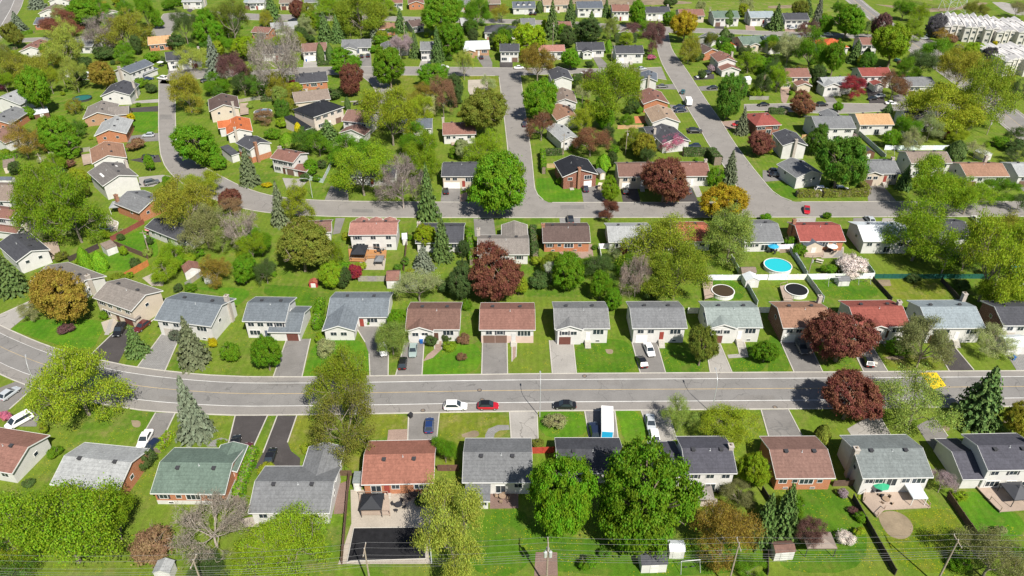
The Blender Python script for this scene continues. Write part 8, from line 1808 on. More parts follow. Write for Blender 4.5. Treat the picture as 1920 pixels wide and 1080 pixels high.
    if hd.get('v',1):
        if kd=='y': spots=[(.12*w,-.22*d),(.12*w,.25*d)]; ps=(-.12*w,.05*d)
        else: vb=-.07 if y<100 else .11; spots=[(-.24*w,vb*d),(.24*w,vb*d)]; ps=(.05*w,-.05*d)
        jy=R.uniform(-.04,.04)*d
        for a,b in spots: inst('roof_vent',VENT,ro,(a+R.uniform(-.4,.4),b+jy,rz_(a,b+jy)+.02),(0,0,0),(1,1,1) if w>7 else (.8,.8,.8))
        inst('vent_pipe',PIPE,ro,(*ps,rz_(*ps)))
    for (u,v) in hd.get('ch',[]):
        a,b=(u-.5)*w,(v-.5)*d; a=max(-w/2+.1,min(w/2-.1,a)); zz=eh+rise+.55
        mb=MB(); mb.box(a-.42,a+.42,b-.5,b+.5,0 if (u<.06 or u>.94 or v<.06) else eh-.5,zz); mb.box(a-.5,a+.5,b-.58,b+.58,zz,zz+.12)
        c=mb.build('chimney',M['brick'],root,(.32,.15,.09) if hd['w'][0] in 'BR' or hd.get('base')=='B' else (.46,.42,.38)); f=MB(); f.box(a-.15,a+.15,b-.15,b+.15,zz+.12,zz+.4); f.build('flue',M['bark'],c)
    if hd.get('sky'):
        for i in range(3): inst('skylight',SKY,ro,(-.3*w,-.12*d+i*1.1,rz_(-.3*w,0)),(0,-math.atan(pitch),0))
        inst('skylight',SKY,ro,(.22*w,.2*d,rz_(.22*w,0)),(0,math.atan(pitch),0))
    if hd.get('dorm'):
        for u in (-.25,0,.25):
            mb=MB(); bx=u*w; by=-d*.3; z=rz_(0,by)
            mb.box(bx-.7,bx+.7,by-.2,by+1.6,z-.3,z+1.0); dd=mb.build('dormer',M[wt],root,wc); mb=MB(); mb.prism([(bx-.9,z+1.0),(bx,z+1.6),(bx+.9,z+1.0)],by-.4,by+2.2,'y'); mb.build('dormer_roof',M['shingle'],dd,rc)
            fm,pm=WIN[1]; o=inst('window',fm,dd,(bx,by-.21,z+.05),(0,0,0),(.8,1,.85))
for hd in HOUSES_: house(hd)

# ------------------------------------------------------------------ white terrace with peaked units
for (x,y,rz,w,d,eh,n,lab) in TERRACE:
    root=tag(empty('terrace_building',(x,y,0),rz),lab,'building','white terraced buildings by the arterial road')
    uw=w/n
    for i in range(n):
        cx=-w/2+uw*(i+.5); dz=(i%2)*.35; oy=(i%3-1)*1.6
        mb=MB(); mb.box(cx-uw/2+.02,cx+uw/2-.02,-d/2+oy,d/2+oy,0,eh+dz); mb.prism([(cx-uw/2+.02,eh+dz),(cx,eh+dz+.45),(cx+uw/2-.02,eh+dz)],-d/2+oy,d/2+oy,'y'); wl=mb.build('wall',M['siding'],root,(.54,.52,.49))
        rm=MB()
        for fy in (-1,1):
            y0,y1=(-d/2+oy-.3,oy) if fy<0 else (oy+.05,d/2+oy+.3); hgt=1.25
            yy0,yy1=(y0,y1) if fy<0 else (y1,y0)
            rm.add([(cx-uw/2,yy0,eh+dz+.05),(cx,yy0,eh+dz+hgt),(cx+uw/2,yy0,eh+dz+.05),(cx-uw/2,yy1,eh+dz+.3),(cx,yy1,eh+dz+.5),(cx+uw/2,yy1,eh+dz+.3)],[(0,3,4,1),(1,4,5,2),(0,1,2)])
        rm.build('roof',M['paint'],root,(.56,.545,.535))
        for zz in (1.0,4.0):
            fm,pm=WIN[2]; o=inst('window',fm,root,(cx,-d/2+oy-.02,zz),(0,0,0),(min(1.8,uw*.45),1,1.2)); inst('pane',pm,o)
        for q in range(2):
            a,b=cx+uw*.2,(-.25+.45*q)*d+oy; inst('roof_vent',VENT,wl,(a,b,eh+dz+.6))
        f=MB(); f.box(cx+uw/2-.25,cx+uw/2+.25,-d/2+oy-.5,-d/2+oy,0,eh+dz+.6); f.build('fin_wall',M['siding'],root,(.66,.62,.57))

# ------------------------------------------------------------------ sheds, gazebos
for (x,y,rz,w,d,eh,kd,rf,wl,name,lab,cat) in SHEDS_:
    root=tag(empty(name,(x,y,0),rz),lab,cat,'garden sheds'); wt,wc=WALLC[wl]
    sw=kd=='y'; W_,D_=(d,w) if sw else (w,d); hw,hh=W_/2,D_/2; ov=.12; rise=hh*.5 if kd!='s' else D_*.15
    def addp(mb,prof,a,b):
        n=len(prof); vs=[(a,t_,z) for t_,z in prof]+[(b,t_,z) for t_,z in prof]
        if sw: vs=[(-q,p,z) for p,q,z in vs]
        mb.add(vs,[list(range(n)),list(range(2*n-1,n-1,-1))]+[(i,i+n,(i+1)%n+n,(i+1)%n) for i in range(n)])
    r=MB(); wl_=MB()
    if kd=='s':
        addp(r,[(-hh,eh),(hh,eh+rise),(hh,eh+rise-.08),(-hh,eh-.08)],-hw,hw); addp(wl_,[(-hh+ov,0),(-hh+ov,eh-.08),(hh-ov,eh+rise-.1),(hh-ov,0)],-hw+ov,hw-ov)
    else:
        addp(r,[(-hh,eh),(0,eh+rise),(hh,eh),(hh,eh-.08),(0,eh+rise-.08),(-hh,eh-.08)],-hw,hw); addp(wl_,[(-hh+ov,0),(-hh+ov,eh-.05),(0,eh+rise-.1),(hh-ov,eh-.05),(hh-ov,0)],-hw+ov,hw-ov)
    r.build('roof',M['shingle' if rf!='wh' else 'paint'],root,ROOFC[rf]); wl_.build('wall',M[wt],root,wc)
    inst('door',DOOR,root,(0,-d/2+ov-.01,.05),(0,0,0),(min(1.3,w*.5),1,min(1.8,eh-.2)),(.6,.6,.58))
for (x,y,rz,w,d,eh,rf,name,lab,cat) in GAZ_:
    root=tag(empty(name,(x,y,0),rz),lab,cat,'garden canopies'); r=MB(); c=ROOFC[rf]; a,b=w/2,d/2
    flat_=rf in('wh','lg'); top=.35 if flat_ else min(w,d)*.3
    r.add([(-a,-b,eh),(a,-b,eh),(a,b,eh),(-a,b,eh),(-a*.12,-b*.12,eh+top),(a*.12,-b*.12,eh+top),(a*.12,b*.12,eh+top),(-a*.12,b*.12,eh+top),(-a,-b,eh-.22),(a,-b,eh-.22),(a,b,eh-.22),(-a,b,eh-.22)],[(0,1,5,4),(1,2,6,5),(2,3,7,6),(3,0,4,7),(4,5,6,7),(8,9,1,0),(9,10,2,1),(10,11,3,2),(11,8,0,3),(11,10,9,8)])
    ro=r.build('canopy',M['paint'],root,c)
    if not flat_:
        t2=MB(); t2.add([(-a*.2,-b*.2,eh+top*.98),(a*.2,-b*.2,eh+top*.98),(a*.2,b*.2,eh+top*.98),(-a*.2,b*.2,eh+top*.98),(0,0,eh+top*1.3)],[(0,1,4),(1,2,4),(2,3,4),(3,0,4)]); t2.build('vent_cap',M['paint'],ro,c)
    for sx_ in(-1,1):
        for sy_ in(-1,1):
            p=MB(); p.box(sx_*(a-.12)-.05,sx_*(a-.12)+.05,sy_*(b-.12)-.05,sy_*(b-.12)+.05,0,eh); p.build('post',M['dark_metal'] if not flat_ else M['white'],root)
# ------------------------------------------------------------------ decks
for (pts,z,mt,lab) in DECKS:
    cx=sum(p[0] for p in pts)/len(pts); cy=sum(p[1] for p in pts)/len(pts); root=tag(empty('deck',(cx,cy,0)),lab,'deck')
    bm=tri_fill([(a-cx,b-cy) for a,b in pts],z); r=bmesh.ops.extrude_face_region(bm,geom=bm.faces[:]); bmesh.ops.translate(bm,verts=[v for v in r['geom'] if isinstance(v,bmesh.types.BMVert)],vec=(0,0,-.18)); bmesh.ops.recalc_face_normals(bm,faces=bm.faces)
    me=bpy.data.meshes.new('platform'); bm.to_mesh(me); bm.free(); me.materials.append(M[mt]); inst('platform',me,root)
    for i in range(len(pts)):
        p=Vector((pts[i][0]-cx,pts[i][1]-cy,0)); q=Vector((pts[(i+1)%len(pts)][0]-cx,pts[(i+1)%len(pts)][1]-cy,0))
        mb=MB(); mb.box(p.x*.96-.05,p.x*.96+.05,p.y*.96-.05,p.y*.96+.05,0,z+.95); mb.build('post',M['wood'],root,(.3,.22,.17))
        if i%2==0: mb=MB(); mb.tube(p*.96+Vector((0,0,z+.9)),q*.96+Vector((0,0,z+.9)),.05,.05,4); mb.build('rail',M['wood'],root,(.33,.25,.2))
# ------------------------------------------------------------------ pools
PC=dict(turq=(.02,.42,.48),brown=(.05,.035,.02),black=(.012,.012,.014),blue=(.02,.24,.42),bluec=(.10,.22,.36),teal=(.02,.12,.11),tealc=(.06,.2,.17))
for (x,y,r,wc,st,lab,name,cat) in POOLS_:
    root=tag(empty(name,(x,y,0)),lab,cat)
    h=1.15 if st=='round' else (.06 if st=='ground' else .8); n=28; wl=MB()
    for i in range(n):
        a0,a1=2*math.pi*i/n,2*math.pi*(i+1)/n
        wl.add([(r*math.cos(a0),r*math.sin(a0),0),(r*math.cos(a1),r*math.sin(a1),0),(r*math.cos(a1),r*math.sin(a1),h),(r*math.cos(a0),r*math.sin(a0),h)],[(0,1,2,3)])
    wl.build('wall',M['white'] if st!='tramp' else M['dark_metal'],root)
    w=MB(); w.disc(0,0,h-.12,r*.98,r*.98,n); w.build('water' if wc in('turq','blue') else 'cover',M['water'] if wc in('turq','blue') else M['paint'],root,PC[wc])
    rm=MB()
    for i in range(n):
        a0,a1=2*math.pi*i/n,2*math.pi*(i+1)/n; c0,s0,c1,s1=math.cos(a0),math.sin(a0),math.cos(a1),math.sin(a1)
        for ra,rb,z in ((r-.12,r+.12,h+.03),):
            rm.add([(ra*c0,ra*s0,z),(rb*c0,rb*s0,z),(rb*c1,rb*s1,z),(ra*c1,ra*s1,z),(rb*c0,rb*s0,z-.1),(rb*c1,rb*s1,z-.1)],[(0,1,2,3),(1,4,5,2)])
    rm.build('rim',M['white'] if st!='tramp' else M['dark_metal'],root)
# covered in-ground pool
(pts,lab)=COVERPOOL; cx=sum(p[0] for p in pts)/len(pts); cy=sum(p[1] for p in pts)/len(pts); root=tag(empty('covered_pool',(cx,cy,0)),lab,'pool')
bm=tri_fill([(a-cx,b-cy) for a,b in pts],.10); me=bpy.data.meshes.new('cover'); bm.to_mesh(me); bm.free(); me.materials.append(M['cover']); inst('cover',me,root)
for i in range(len(pts)):
    p=Vector((pts[i][0]-cx,pts[i][1]-cy,.1)); q=Vector((pts[(i+1)%len(pts)][0]-cx,pts[(i+1)%len(pts)][1]-cy,.1)); mb=MB(); mb.tube(p,q,.09,.09,6); mb.build('coping',M['kerb'],root)

# ------------------------------------------------------------------ fences and hedges
FC=dict(white=(.72,.74,.75),pale=(.42,.46,.47),teal=(.015,.09,.07),dark=(.055,.045,.04),brown=(.12,.075,.055),red=(.36,.05,.03),redb=(.22,.07,.05),greyw=(.28,.26,.23),orw=(.42,.15,.05),tanw=(.45,.30,.16))
fp=MB(); fp.box(0,1,-.03,.03,.05,.93); fp.box(0,1,-.045,.045,.0,.08); fp.box(0,1,-.045,.045,.9,.98)
for i in range(1,12): fp.box(i/12-.004,i/12+.004,-.036,.036,.08,.9)
FPANEL=fp.mesh('panel',M['wood']); ps=MB(); ps.box(-.07,.07,-.07,.07,0,1.03); FPOST=ps.mesh('post',M['wood'])
for (cn,h,pts,lab) in FENCES_:
    x0,y0=pts[0]; root=tag(empty('fence',(x0,y0,0)),lab,'fence','back garden fences'); c=FC[cn]
    for (p,q) in zip(pts[:-1],pts[1:]):
        ln=math.hypot(q[0]-p[0],q[1]-p[1]); n=max(1,round(ln/2.4)); a=math.atan2(q[1]-p[1],q[0]-p[0]); sg=ln/n
        for i in range(n+1):
            lx,ly=p[0]-x0+math.cos(a)*sg*i,p[1]-y0+math.sin(a)*sg*i
            inst('post',FPOST,root,(lx,ly,0),(0,0,a),(1,1,h),c)
            if i<n: inst('panel',FPANEL,root,(lx,ly,0),(0,0,a),(sg,1,h*random.uniform(.97,1.01)),tuple(k*random.uniform(.88,1.1) for k in c))
rng=np.random.default_rng(7)
def quads_mesh(name,C,N,S,mat_,stretch=1.0,vv=None,hh=None,up=None):
    """leaf-sized quads at C facing N with half-size S"""
    n=len(C); N=N/np.maximum(np.linalg.norm(N,axis=1,keepdims=True),1e-6)
    a=rng.normal(size=(n,3)) if up is None else up
    U=np.cross(N,a); U/=np.maximum(np.linalg.norm(U,axis=1,keepdims=True),1e-6); V=np.cross(N,U)
    S=S.reshape(-1,1); P=np.stack([C-U*S*.9-V*S*stretch*.5,C+U*S*.8-V*S*stretch*.8,C+U*S*.6+V*S*stretch,C-U*S+V*S*stretch*.7],1).reshape(-1,3)
    me=bpy.data.meshes.new(name); me.vertices.add(4*n); me.vertices.foreach_set('co',P.astype(np.float32).ravel())
    me.loops.add(4*n); me.loops.foreach_set('vertex_index',np.arange(4*n,dtype=np.int32)); me.polygons.add(n)
    me.polygons.foreach_set('loop_start',np.arange(0,4*n,4,dtype=np.int32)); me.polygons.foreach_set('loop_total',np.full(n,4,dtype=np.int32))
    me.update(calc_edges=True)
    vv=rng.random(n) if vv is None else vv; hh=rng.random(n) if hh is None else hh
    for nm,arr in (('v',vv),('h',hh)):
        at=me.attributes.new(nm,'FLOAT','FACE'); at.data.foreach_set('value',np.clip(arr,0,1).astype(np.float32))
    me.materials.append(mat_); return me
for (cn,w,h,pts,lab) in HEDGES_:
    x0,y0=pts[0]; root=tag(empty('hedge',(x0,y0,0)),lab,'hedge','clipped hedges'); Cs=[];Ns=[]
    for (p,q) in zip(pts[:-1],pts[1:]):
        d=np.array([q[0]-p[0],q[1]-p[1],0.]); ln=np.linalg.norm(d); d/=ln; nn=np.array([-d[1],d[0],0]); n=int(ln*(2*h+w)*34); t=rng.random(n)*ln
        f=rng.random(n)*(2*h+w); bulge=np.sin(t*1.9+x0)*.12+np.sin(t*.7)*.1
        off=np.where(f<h,-w/2-bulge,np.where(f<2*h,w/2+bulge,rng.uniform(-w/2,w/2,n))); z=np.where(f<h,f,np.where(f<2*h,f-h,h+bulge*.8))
        Cs.append(np.array([p[0]-x0,p[1]-y0,0])+d*t[:,None]+nn*off[:,None]+np.array([0,0,1])*z[:,None]+rng.normal(0,.07,(n,3)))
        Ns.append(nn*np.where(f<h,-1,np.where(f<2*h,1,0))[:,None]+np.array([0,0,1])*np.where(f<2*h,.25,1)[:,None]+rng.normal(0,.45,(n,3)))
        mb=MB(); dx,dy=d[0],d[1]; a=Vector((p[0]-x0,p[1]-y0,0)); b_=Vector((q[0]-x0,q[1]-y0,0)); m_=Vector((-dy,dx,0))*(w/2-.15)
        mb.add([tuple(v) for v in (a-m_,a+m_,b_+m_,b_-m_)]+[tuple(v+Vector((0,0,h-.15))) for v in (a-m_,a+m_,b_+m_,b_-m_)],[(4,5,6,7),(0,1,5,4),(1,2,6,5),(2,3,7,6),(3,0,4,7)])
        mb.build('branches',M['bark'],root)
    C_=np.concatenate(Cs); o=bpy.data.objects.new('foliage',quads_mesh('foliage',C_,np.concatenate(Ns),rng.uniform(.10,.2,len(C_)),M['leaf'])); o.color=(*TREEC[cn],1); link(o,root)

# ------------------------------------------------------------------ trees
def skeleton(seed,levels,spread,nl,up=.35):
    R=random.Random(seed); segs=[]; tips=[]
    def grow(p,d,ln,r,lv):
        q=p+d*ln*.5+Vector((R.uniform(-1,1),R.uniform(-1,1),R.uniform(-1,1)))*ln*.07; e=q+(d+Vector((0,0,up*.25))).normalized()*ln*.5
        segs.append((p,q,r,r*.8,lv)); segs.append((q,e,r*.8,r*.6,lv))
        if lv>=levels: tips.append((e,d)); return
        k=nl[lv]
        for i in range(k):
            ax=Vector((R.gauss(0,1),R.gauss(0,1),R.gauss(0,.7))); nd_=(d+ax*spread*.5).normalized(); nd_=(nd_+Vector((0,0,up*.15))).normalized()
            st=e if i<2 else q.lerp(e,R.random())
            grow(st,nd_,ln*R.uniform(.58,.8),r*.55,lv+1)
    top=Vector((0,0,.42)); segs.append((Vector((0,0,0)),Vector((.01,.02,.22)),.065,.052,0)); segs.append((Vector((.01,.02,.22)),top,.052,.048,0))
    n=nl[0]
    for i in range(n):
        a=2*math.pi*i/n+R.uniform(-.3,.3); el=R.uniform(.2,1.3); grow(top+Vector((0,0,R.uniform(-.15,.25))),Vector((math.cos(a)*math.cos(el),math.sin(a)*math.cos(el),math.sin(el))),R.uniform(.48,.62),.034,1)
    return segs,tips
def norm_skel(segs,tips):
    P=np.array([tuple(t[0]) for t in tips]); rr=np.percentile(np.hypot(P[:,0],P[:,1]),93); zz=np.percentile(P[:,2],98)
    def f(p): return Vector((p.x/rr,p.y/rr,p.z/zz*2.1))
    return [(f(a),f(b),r0,r1,lv) for a,b,r0,r1,lv in segs],[(f(p),d) for p,d in tips]
def wood_mesh(name,segs,maxlv,mt,thick=1.0):
    mb=MB()
    for a,b,r0,r1,lv in segs:
        if lv<=maxlv: mb.tube(a,b,r0*thick,r1*thick,6 if lv<1 else (4 if lv<3 else 3),cap=False)
    mb.v=[(x,y,z/2.2) for x,y,z in mb.v]
    return mb.mesh(name,mt,smooth=True,recalc=False)
def blobs_crown(name,seed,nb,per,leaf,rz=1.0,cz=1.16,br=(.09,.17),zn=2.2,lobes=7,lr=(.42,.62)):
    """crown of several uneven lobes, each set with leaf sprays"""
    g=np.random.default_rng(seed); lc=g.normal(size=(lobes,3)); lc/=np.linalg.norm(lc,axis=1,keepdims=True); LR=g.uniform(*lr,lobes); lc*=(1.0-LR)[:,None]*g.uniform(.85,1.12,lobes)[:,None]; lc[0]=(0,0,.12); LR[0]=.66
    li=g.integers(0,lobes,nb*4); d=g.normal(size=(nb*4,3)); d/=np.linalg.norm(d,axis=1,keepdims=True); bc=lc[li]+d*(LR[li]*g.uniform(.78,1.02,nb*4))[:,None]
    dist=np.min(np.linalg.norm(bc[:,None,:]-lc[None],axis=2)/LR[None],axis=1); keep=(dist>.62)&(bc[:,2]>-.86); bc=bc[keep][:nb]; d=d[keep][:nb]; nb=len(bc); R=g.uniform(*br,nb)*(.7+.6*g.random(nb)); bv=g.random(nb)
    idx=np.repeat(np.arange(nb),per); n=len(idx); e=g.normal(size=(n,3)); e/=np.linalg.norm(e,axis=1,keepdims=True)
    rr=np.abs(g.normal(.72,.36,n))[:,None]; C=bc[idx]+e*R[idx][:,None]*rr+d[idx]*(R[idx]*g.exponential(.22,n))[:,None]+g.normal(0,.016,(n,3)); N=e*.4+d[idx]*.5+np.array([0,0,.5])+g.normal(0,.55,(n,3))
    C=C*np.array([1,1,rz])+np.array([0,0,cz]); C[:,2]=np.maximum(C[:,2],.06)/zn
    return quads_mesh(name,C,N,g.uniform(.6,1.35,n)*leaf,M['leaf'],vv=.45*g.random(n)+.4*bv[idx]+.15*np.clip(rr[:,0],0,1),hh=.55*g.random(n)+.45*bv[idx])
def tips_crown(name,seed,tips,per,rad,leaf):
    g=np.random.default_rng(seed); P=np.array([tuple(t[0]) for t in tips]); bv=g.random(len(P)); idx=np.repeat(np.arange(len(P)),per); n=len(idx)
    e=g.normal(size=(n,3))*np.array([1,1,.8]); C=P[idx]+e*rad; N=e*.5+np.array([0,0,.6])+g.normal(0,.7,(n,3)); C[:,2]=np.maximum(C[:,2],.25)/2.2
    return quads_mesh(name,C,N,g.uniform(.6,1.3,n)*leaf,M['leaf'],vv=.6*g.random(n)+.4*bv[idx],hh=.6*g.random(n)+.4*bv[idx])
PROTO={'m':[],'s':[],'b':[],'f':[],'c':[],'k':[]}
for i in range(6):
    sg,tp=norm_skel(*skeleton(40+i,3,1.0,[7,4,3,3])); PROTO['m'].append((wood_mesh('trunk',sg,2,M['bark']),blobs_crown('crown',10+i,[400,360,430,380,340,410][i],[150,160,140,155,170,150][i],.0145,br=(.065,.125),lobes=[7,9,6,11,8,5][i])))
for i in range(6):
    sg,tp=norm_skel(*skeleton(80+i,4,[.95,1.1,1.0,1.2,.9,1.05][i],[[7,4,4,3,2],[6,4,4,3,2],[8,4,4,3,2],[7,5,4,3,2],[7,4,5,3,2],[9,4,4,3,2]][i],up=[.35,.5,.2,.35,.6,.3][i])); PROTO['s'].append((wood_mesh('trunk',sg,4,M['bark_pale'],.72),tips_crown('crown',20+i,tp,[44,56,70,62,78,84][i],.088,.0112)))
for i in range(2):
    sg,tp=norm_skel(*skeleton(120+i,5,.95,[7,4,4,3,3])); g_=np.random.default_rng(i+5); P_=np.array([tuple(t[0]) for t in tp]); D_=np.array([tuple(t[1]) for t in tp]); ix=np.repeat(np.arange(len(P_)),5); C_=P_[ix]+g_.normal(0,.06,(len(ix),3)); C_[:,2]/=2.2; PROTO['b'].append((wood_mesh('trunk',sg,5,M['bark_grey'],.62),quads_mesh('twigs',C_,g_.normal(size=(len(ix),3)),np.full(len(ix),.0042),M['leaf'],13,up=D_[ix]*.8+g_.normal(0,.5,(len(ix),3)))))
def spruce(seed,pw):
    g=np.random.default_rng(seed); C=[];N=[];V=[];U=[];S=[]
    nw=24
    for k in range(nw):
        z=.04+.94*(k/(nw-1)); R=(1-z)**pw+.025; nb=max(4,int(15*R)+3)
        for j in range(nb):
            a=2*math.pi*(j+.5*(k%2))/nb+g.uniform(-.22,.22); L_=R*g.uniform(.62,1.12); m_=max(4,int(20*L_)); bv=g.random(); t=np.linspace(.12,1,m_); drop=g.uniform(.05,.10); z0=z+g.uniform(-.012,.012)
            for q in range(3):   # a frond: spine and two sides
                off=(q-1)*.075*L_**.5*(1-t*.75)*np.ones(m_)
                x=np.cos(a)*t*L_-np.sin(a)*off; y=np.sin(a)*t*L_+np.cos(a)*off; zz=z0-drop*t**1.6*L_+.02*(t>.85)-abs(q-1)*.008
                C.append(np.stack([x,y,zz],1)+g.normal(0,.012,(m_,3))*np.array([1,1,.35])); N.append(np.tile([np.cos(a)*.5,np.sin(a)*.5,.9],(m_,1))+g.normal(0,.4,(m_,3)))
                V.append(np.clip(.05+.7*t+.35*(bv-.5)+g.normal(0,.12,m_),0,1)); U.append(np.tile([-np.sin(a),np.cos(a),0],(m_,1))); S.append(g.uniform(.022,.042,m_))  # needles coloured darker towards the trunk, painting in the inner shade
    C=np.concatenate(C); n=len(C); return quads_mesh('crown',C,np.concatenate(N),np.concatenate(S),M['needle'],1.5,np.concatenate(V),up=np.concatenate(U)+g.normal(0,.3,(n,3)))
tk=MB(); tk.tube((0,0,0),(0,0,.9),.07,.01,6); STEM=tk.mesh('trunk',M['bark'])
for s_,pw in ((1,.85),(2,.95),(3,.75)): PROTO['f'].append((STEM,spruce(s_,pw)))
def cedar(seed):
    g=np.random.default_rng(seed); n=5200; z=g.random(n)**.85; a=g.random(n)*2*math.pi; R=np.sin(np.clip(.18+z*.82,0,1)*math.pi)**.62*(1+.10*np.sin(5*a+9*z))*g.uniform(.85,1.03,n)
    C=np.stack([R*np.cos(a),R*np.sin(a),z],1); N=np.stack([np.cos(a),np.sin(a),.5*np.ones(n)],1)+g.normal(0,.45,(n,3)); return quads_mesh('crown',C,N,g.uniform(.05,.10,n),M['needle'],.5)
for s_ in (5,6): PROTO['c'].append((STEM,cedar(s_)))
for i in range(3):
    sg,tp=norm_skel(*skeleton(160+i,2,1.2,[6,3,3])); PROTO['k'].append((wood_mesh('stems',sg,2,M['bark'],.6),blobs_crown('foliage',60+i,90,150,.032,rz=.92,cz=.98,zn=2.0,br=(.14,.24),lobes=5,lr=(.4,.6))))
def tree_label(kd,cn,code):
    pr,rl,hr=code.split(','); i,r=hr.split('.'); b=TCW[cn]+' '+TKW[kd]; suf=''
    pre={'':'','L':'left-hand ','R':'right-hand ','F':'leftmost ','E':'rightmost '}.get(pr,'')
    if pr[:1]=='n': suf=', '+ORDN[int(pr[1:])]+' from left'
    return pre+b+' '+dict(b='behind',f='in front of',l='left of',r='right of')[rl]+' the '+ORDN[int(i)]+' house of '+ROWN[int(r)]+suf
TN=dict(m='leafy_tree',s='open_crowned_tree',b='bare_tree',f='spruce_tree',c='cedar_tree',k='shrub')
for i,(kd,cn,x,y,r,h,lab) in enumerate(TREES_):
    lab=tree_label(kd,cn,lab); name=TN[kd]; cat='shrub' if kd=='k' else 'tree'; grp='shrubs in the gardens' if kd=='k' else 'trees in gardens and along streets'
    R=random.Random(i*31+5); pk=PROTO[kd]; pk=(pk[2:] if cn in('Y','YG','G','G2','YO','YB','R','Cr') else pk[:4]) if kd=='s' else pk; tm,cm=pk[R.randrange(len(pk))]
    e=tag(empty(name,(x,y,0),R.uniform(0,6.28)),lab,cat,grp); r*=1.1 if kd=='s' and r<5 else 1.0
    c=TREEC[cn]; j=R.uniform(.88,1.12); c=tuple(k*j*R.uniform(.95,1.05) for k in c)
    ax,ay=(r*R.uniform(.88,1.12),r*R.uniform(.88,1.12)) if kd in 'msk' else (r,r)
    inst('stems' if kd=='k' else 'trunk',tm,e,scale=(ax,ay,h))
    if cm: inst('foliage' if kd=='k' else ('twigs' if kd=='b' else 'crown'),cm,e,scale=(ax,ay,h),color=c)
    elif cn in('P2','N'):
        inst('buds',PROTO['s'][i%4][1],e,scale=(r*.96,r*.96,h*.97),color=c) if False else None

# ------------------------------------------------------------------ cars
def loft(mb,secs,m=0):
    n=len(secs[0]); vs=[p for s in secs for p in s]; fs=[]
    for i in range(len(secs)-1):
        for j in range(n): k=(j+1)%n; fs.append((i*n+j,i*n+k,(i+1)*n+k,(i+1)*n+j))
    fs.append(list(range(n))); fs.append(list(range((len(secs)-1)*n,len(secs)*n))); mb.add(vs,fs,m)
def car_protos(kind):
    Ln,Wd,Ht={'sed':(4.7,1.84,1.45),'hat':(4.3,1.80,1.50),'suv':(4.75,1.92,1.72),'van':(5.1,2.0,1.78)}[kind]
    b=MB(); hw=Wd/2; zb=.28; belt={'sed':.88,'hat':.92,'suv':1.02,'van':1.02}[kind]
    def sec(x,w,z0,z1): return [(x,-w*.92,z0),(x,-w,z0+.16),(x,-w,z1-.16),(x,-w*.9,z1),(x,w*.9,z1),(x,w,z1-.16),(x,w,z0+.16),(x,w*.92,z0)]
    h=Ln/2; nose=belt-.26 if kind!='van' else belt-.2
    loft(b,[sec(-h,hw*.78,zb+.14,belt-.1),sec(-h+.18,hw*.94,zb+.02,belt),sec(-h+.9,hw,zb,belt+.02),sec(0,hw,zb,belt+.01),sec(h-1.35,hw,zb,belt-.02),sec(h-.55,hw*.96,zb,nose+.12),sec(h-.14,hw*.86,zb+.05,nose),sec(h,hw*.7,zb+.14,nose-.16)])
    fr={'sed':(-h+.75,-h+1.45,h-2.05,h-1.2),'hat':(-h+.15,-h+.75,h-1.95,h-1.1),'suv':(-h+.12,-h+.55,h-2.1,h-1.25),'van':(-h+.1,-h+.4,h-1.75,h-.75)}[kind]
    wt=hw*.76; wb=hw*.93; A=[(fr[0],-wb,belt),(fr[3],-wb,belt),(fr[3],wb,belt),(fr[0],wb,belt)]; T_=[(fr[1],-wt,Ht),(fr[2],-wt,Ht),(fr[2],wt,Ht),(fr[1],wt,Ht)]
    # painted roof and pillars: the cab shell
    cab=MB(); cab.add(A+T_,[(4,5,6,7),(0,1,5,4),(1,2,6,5),(2,3,7,6),(3,0,4,7)])
    cab.box(fr[1]+.05,fr[2]-.08,-wt+.06,wt-.06,Ht-.02,Ht+.035)
    body=b.mesh('body',M['car_paint'],smooth=False); cabm=cab.mesh('cab',M['car_paint'])
    def quad(p0,p1,p2,p3,ins,out):
        P=[Vector(p) for p in (p0,p1,p2,p3)]; c=sum(P,Vector())/4; n=(P[1]-P[0]).cross(P[3]-P[0]).normalized(); q=[c+(p-c)*ins+n*out for p in P]; return [tuple(p) for p in q]
    G={}
    def gl(name,vs):
        mb=MB(); mb.add(vs,[(0,1,2,3)]); G[name]=mb.mesh(name,M['glass'],recalc=False)
    gl('windshield',quad(A[1],A[2],T_[2],T_[1],.9,.012)); gl('rear_window',quad(A[3],A[0],T_[0],T_[3],.86,.012))
    gl('side_window',quad(A[0],A[1],T_[1],T_[0],.86,.012)); gl('side_window_b',quad(A[2],A[3],T_[3],T_[2],.86,.012))
    w=MB(); w.tube((0,-.11,0),(0,.11,0),.33,.33,16); tyre=w.mesh('wheel',M['tyre']); rm=MB(); rm.tube((0,-.118,0),(0,.118,0),.2,.2,10); rim=rm.mesh('rim',M['rim'])
    l=MB(); l.box(-.1,.1,-.2,.2,-.08,.08); hl=l.mesh('headlight',M['lamp_clear']); tl=l.mesh('taillight',M['lamp_red'])
    return dict(body=body,cab=cabm,glass=G,tyre=tyre,rim=rim,hl=hl,tl=tl,L=Ln,W=Wd,zl=nose-.16,belt=belt)
CP={k:car_protos(k) for k in('sed','hat','suv','van')}
def add_wheel(e,p,x,y,rr=1.0):
    o=inst('wheel',p['tyre'],e,(x,y,.33*rr),scale=(rr,1,rr)); inst('rim',p['rim'],o)
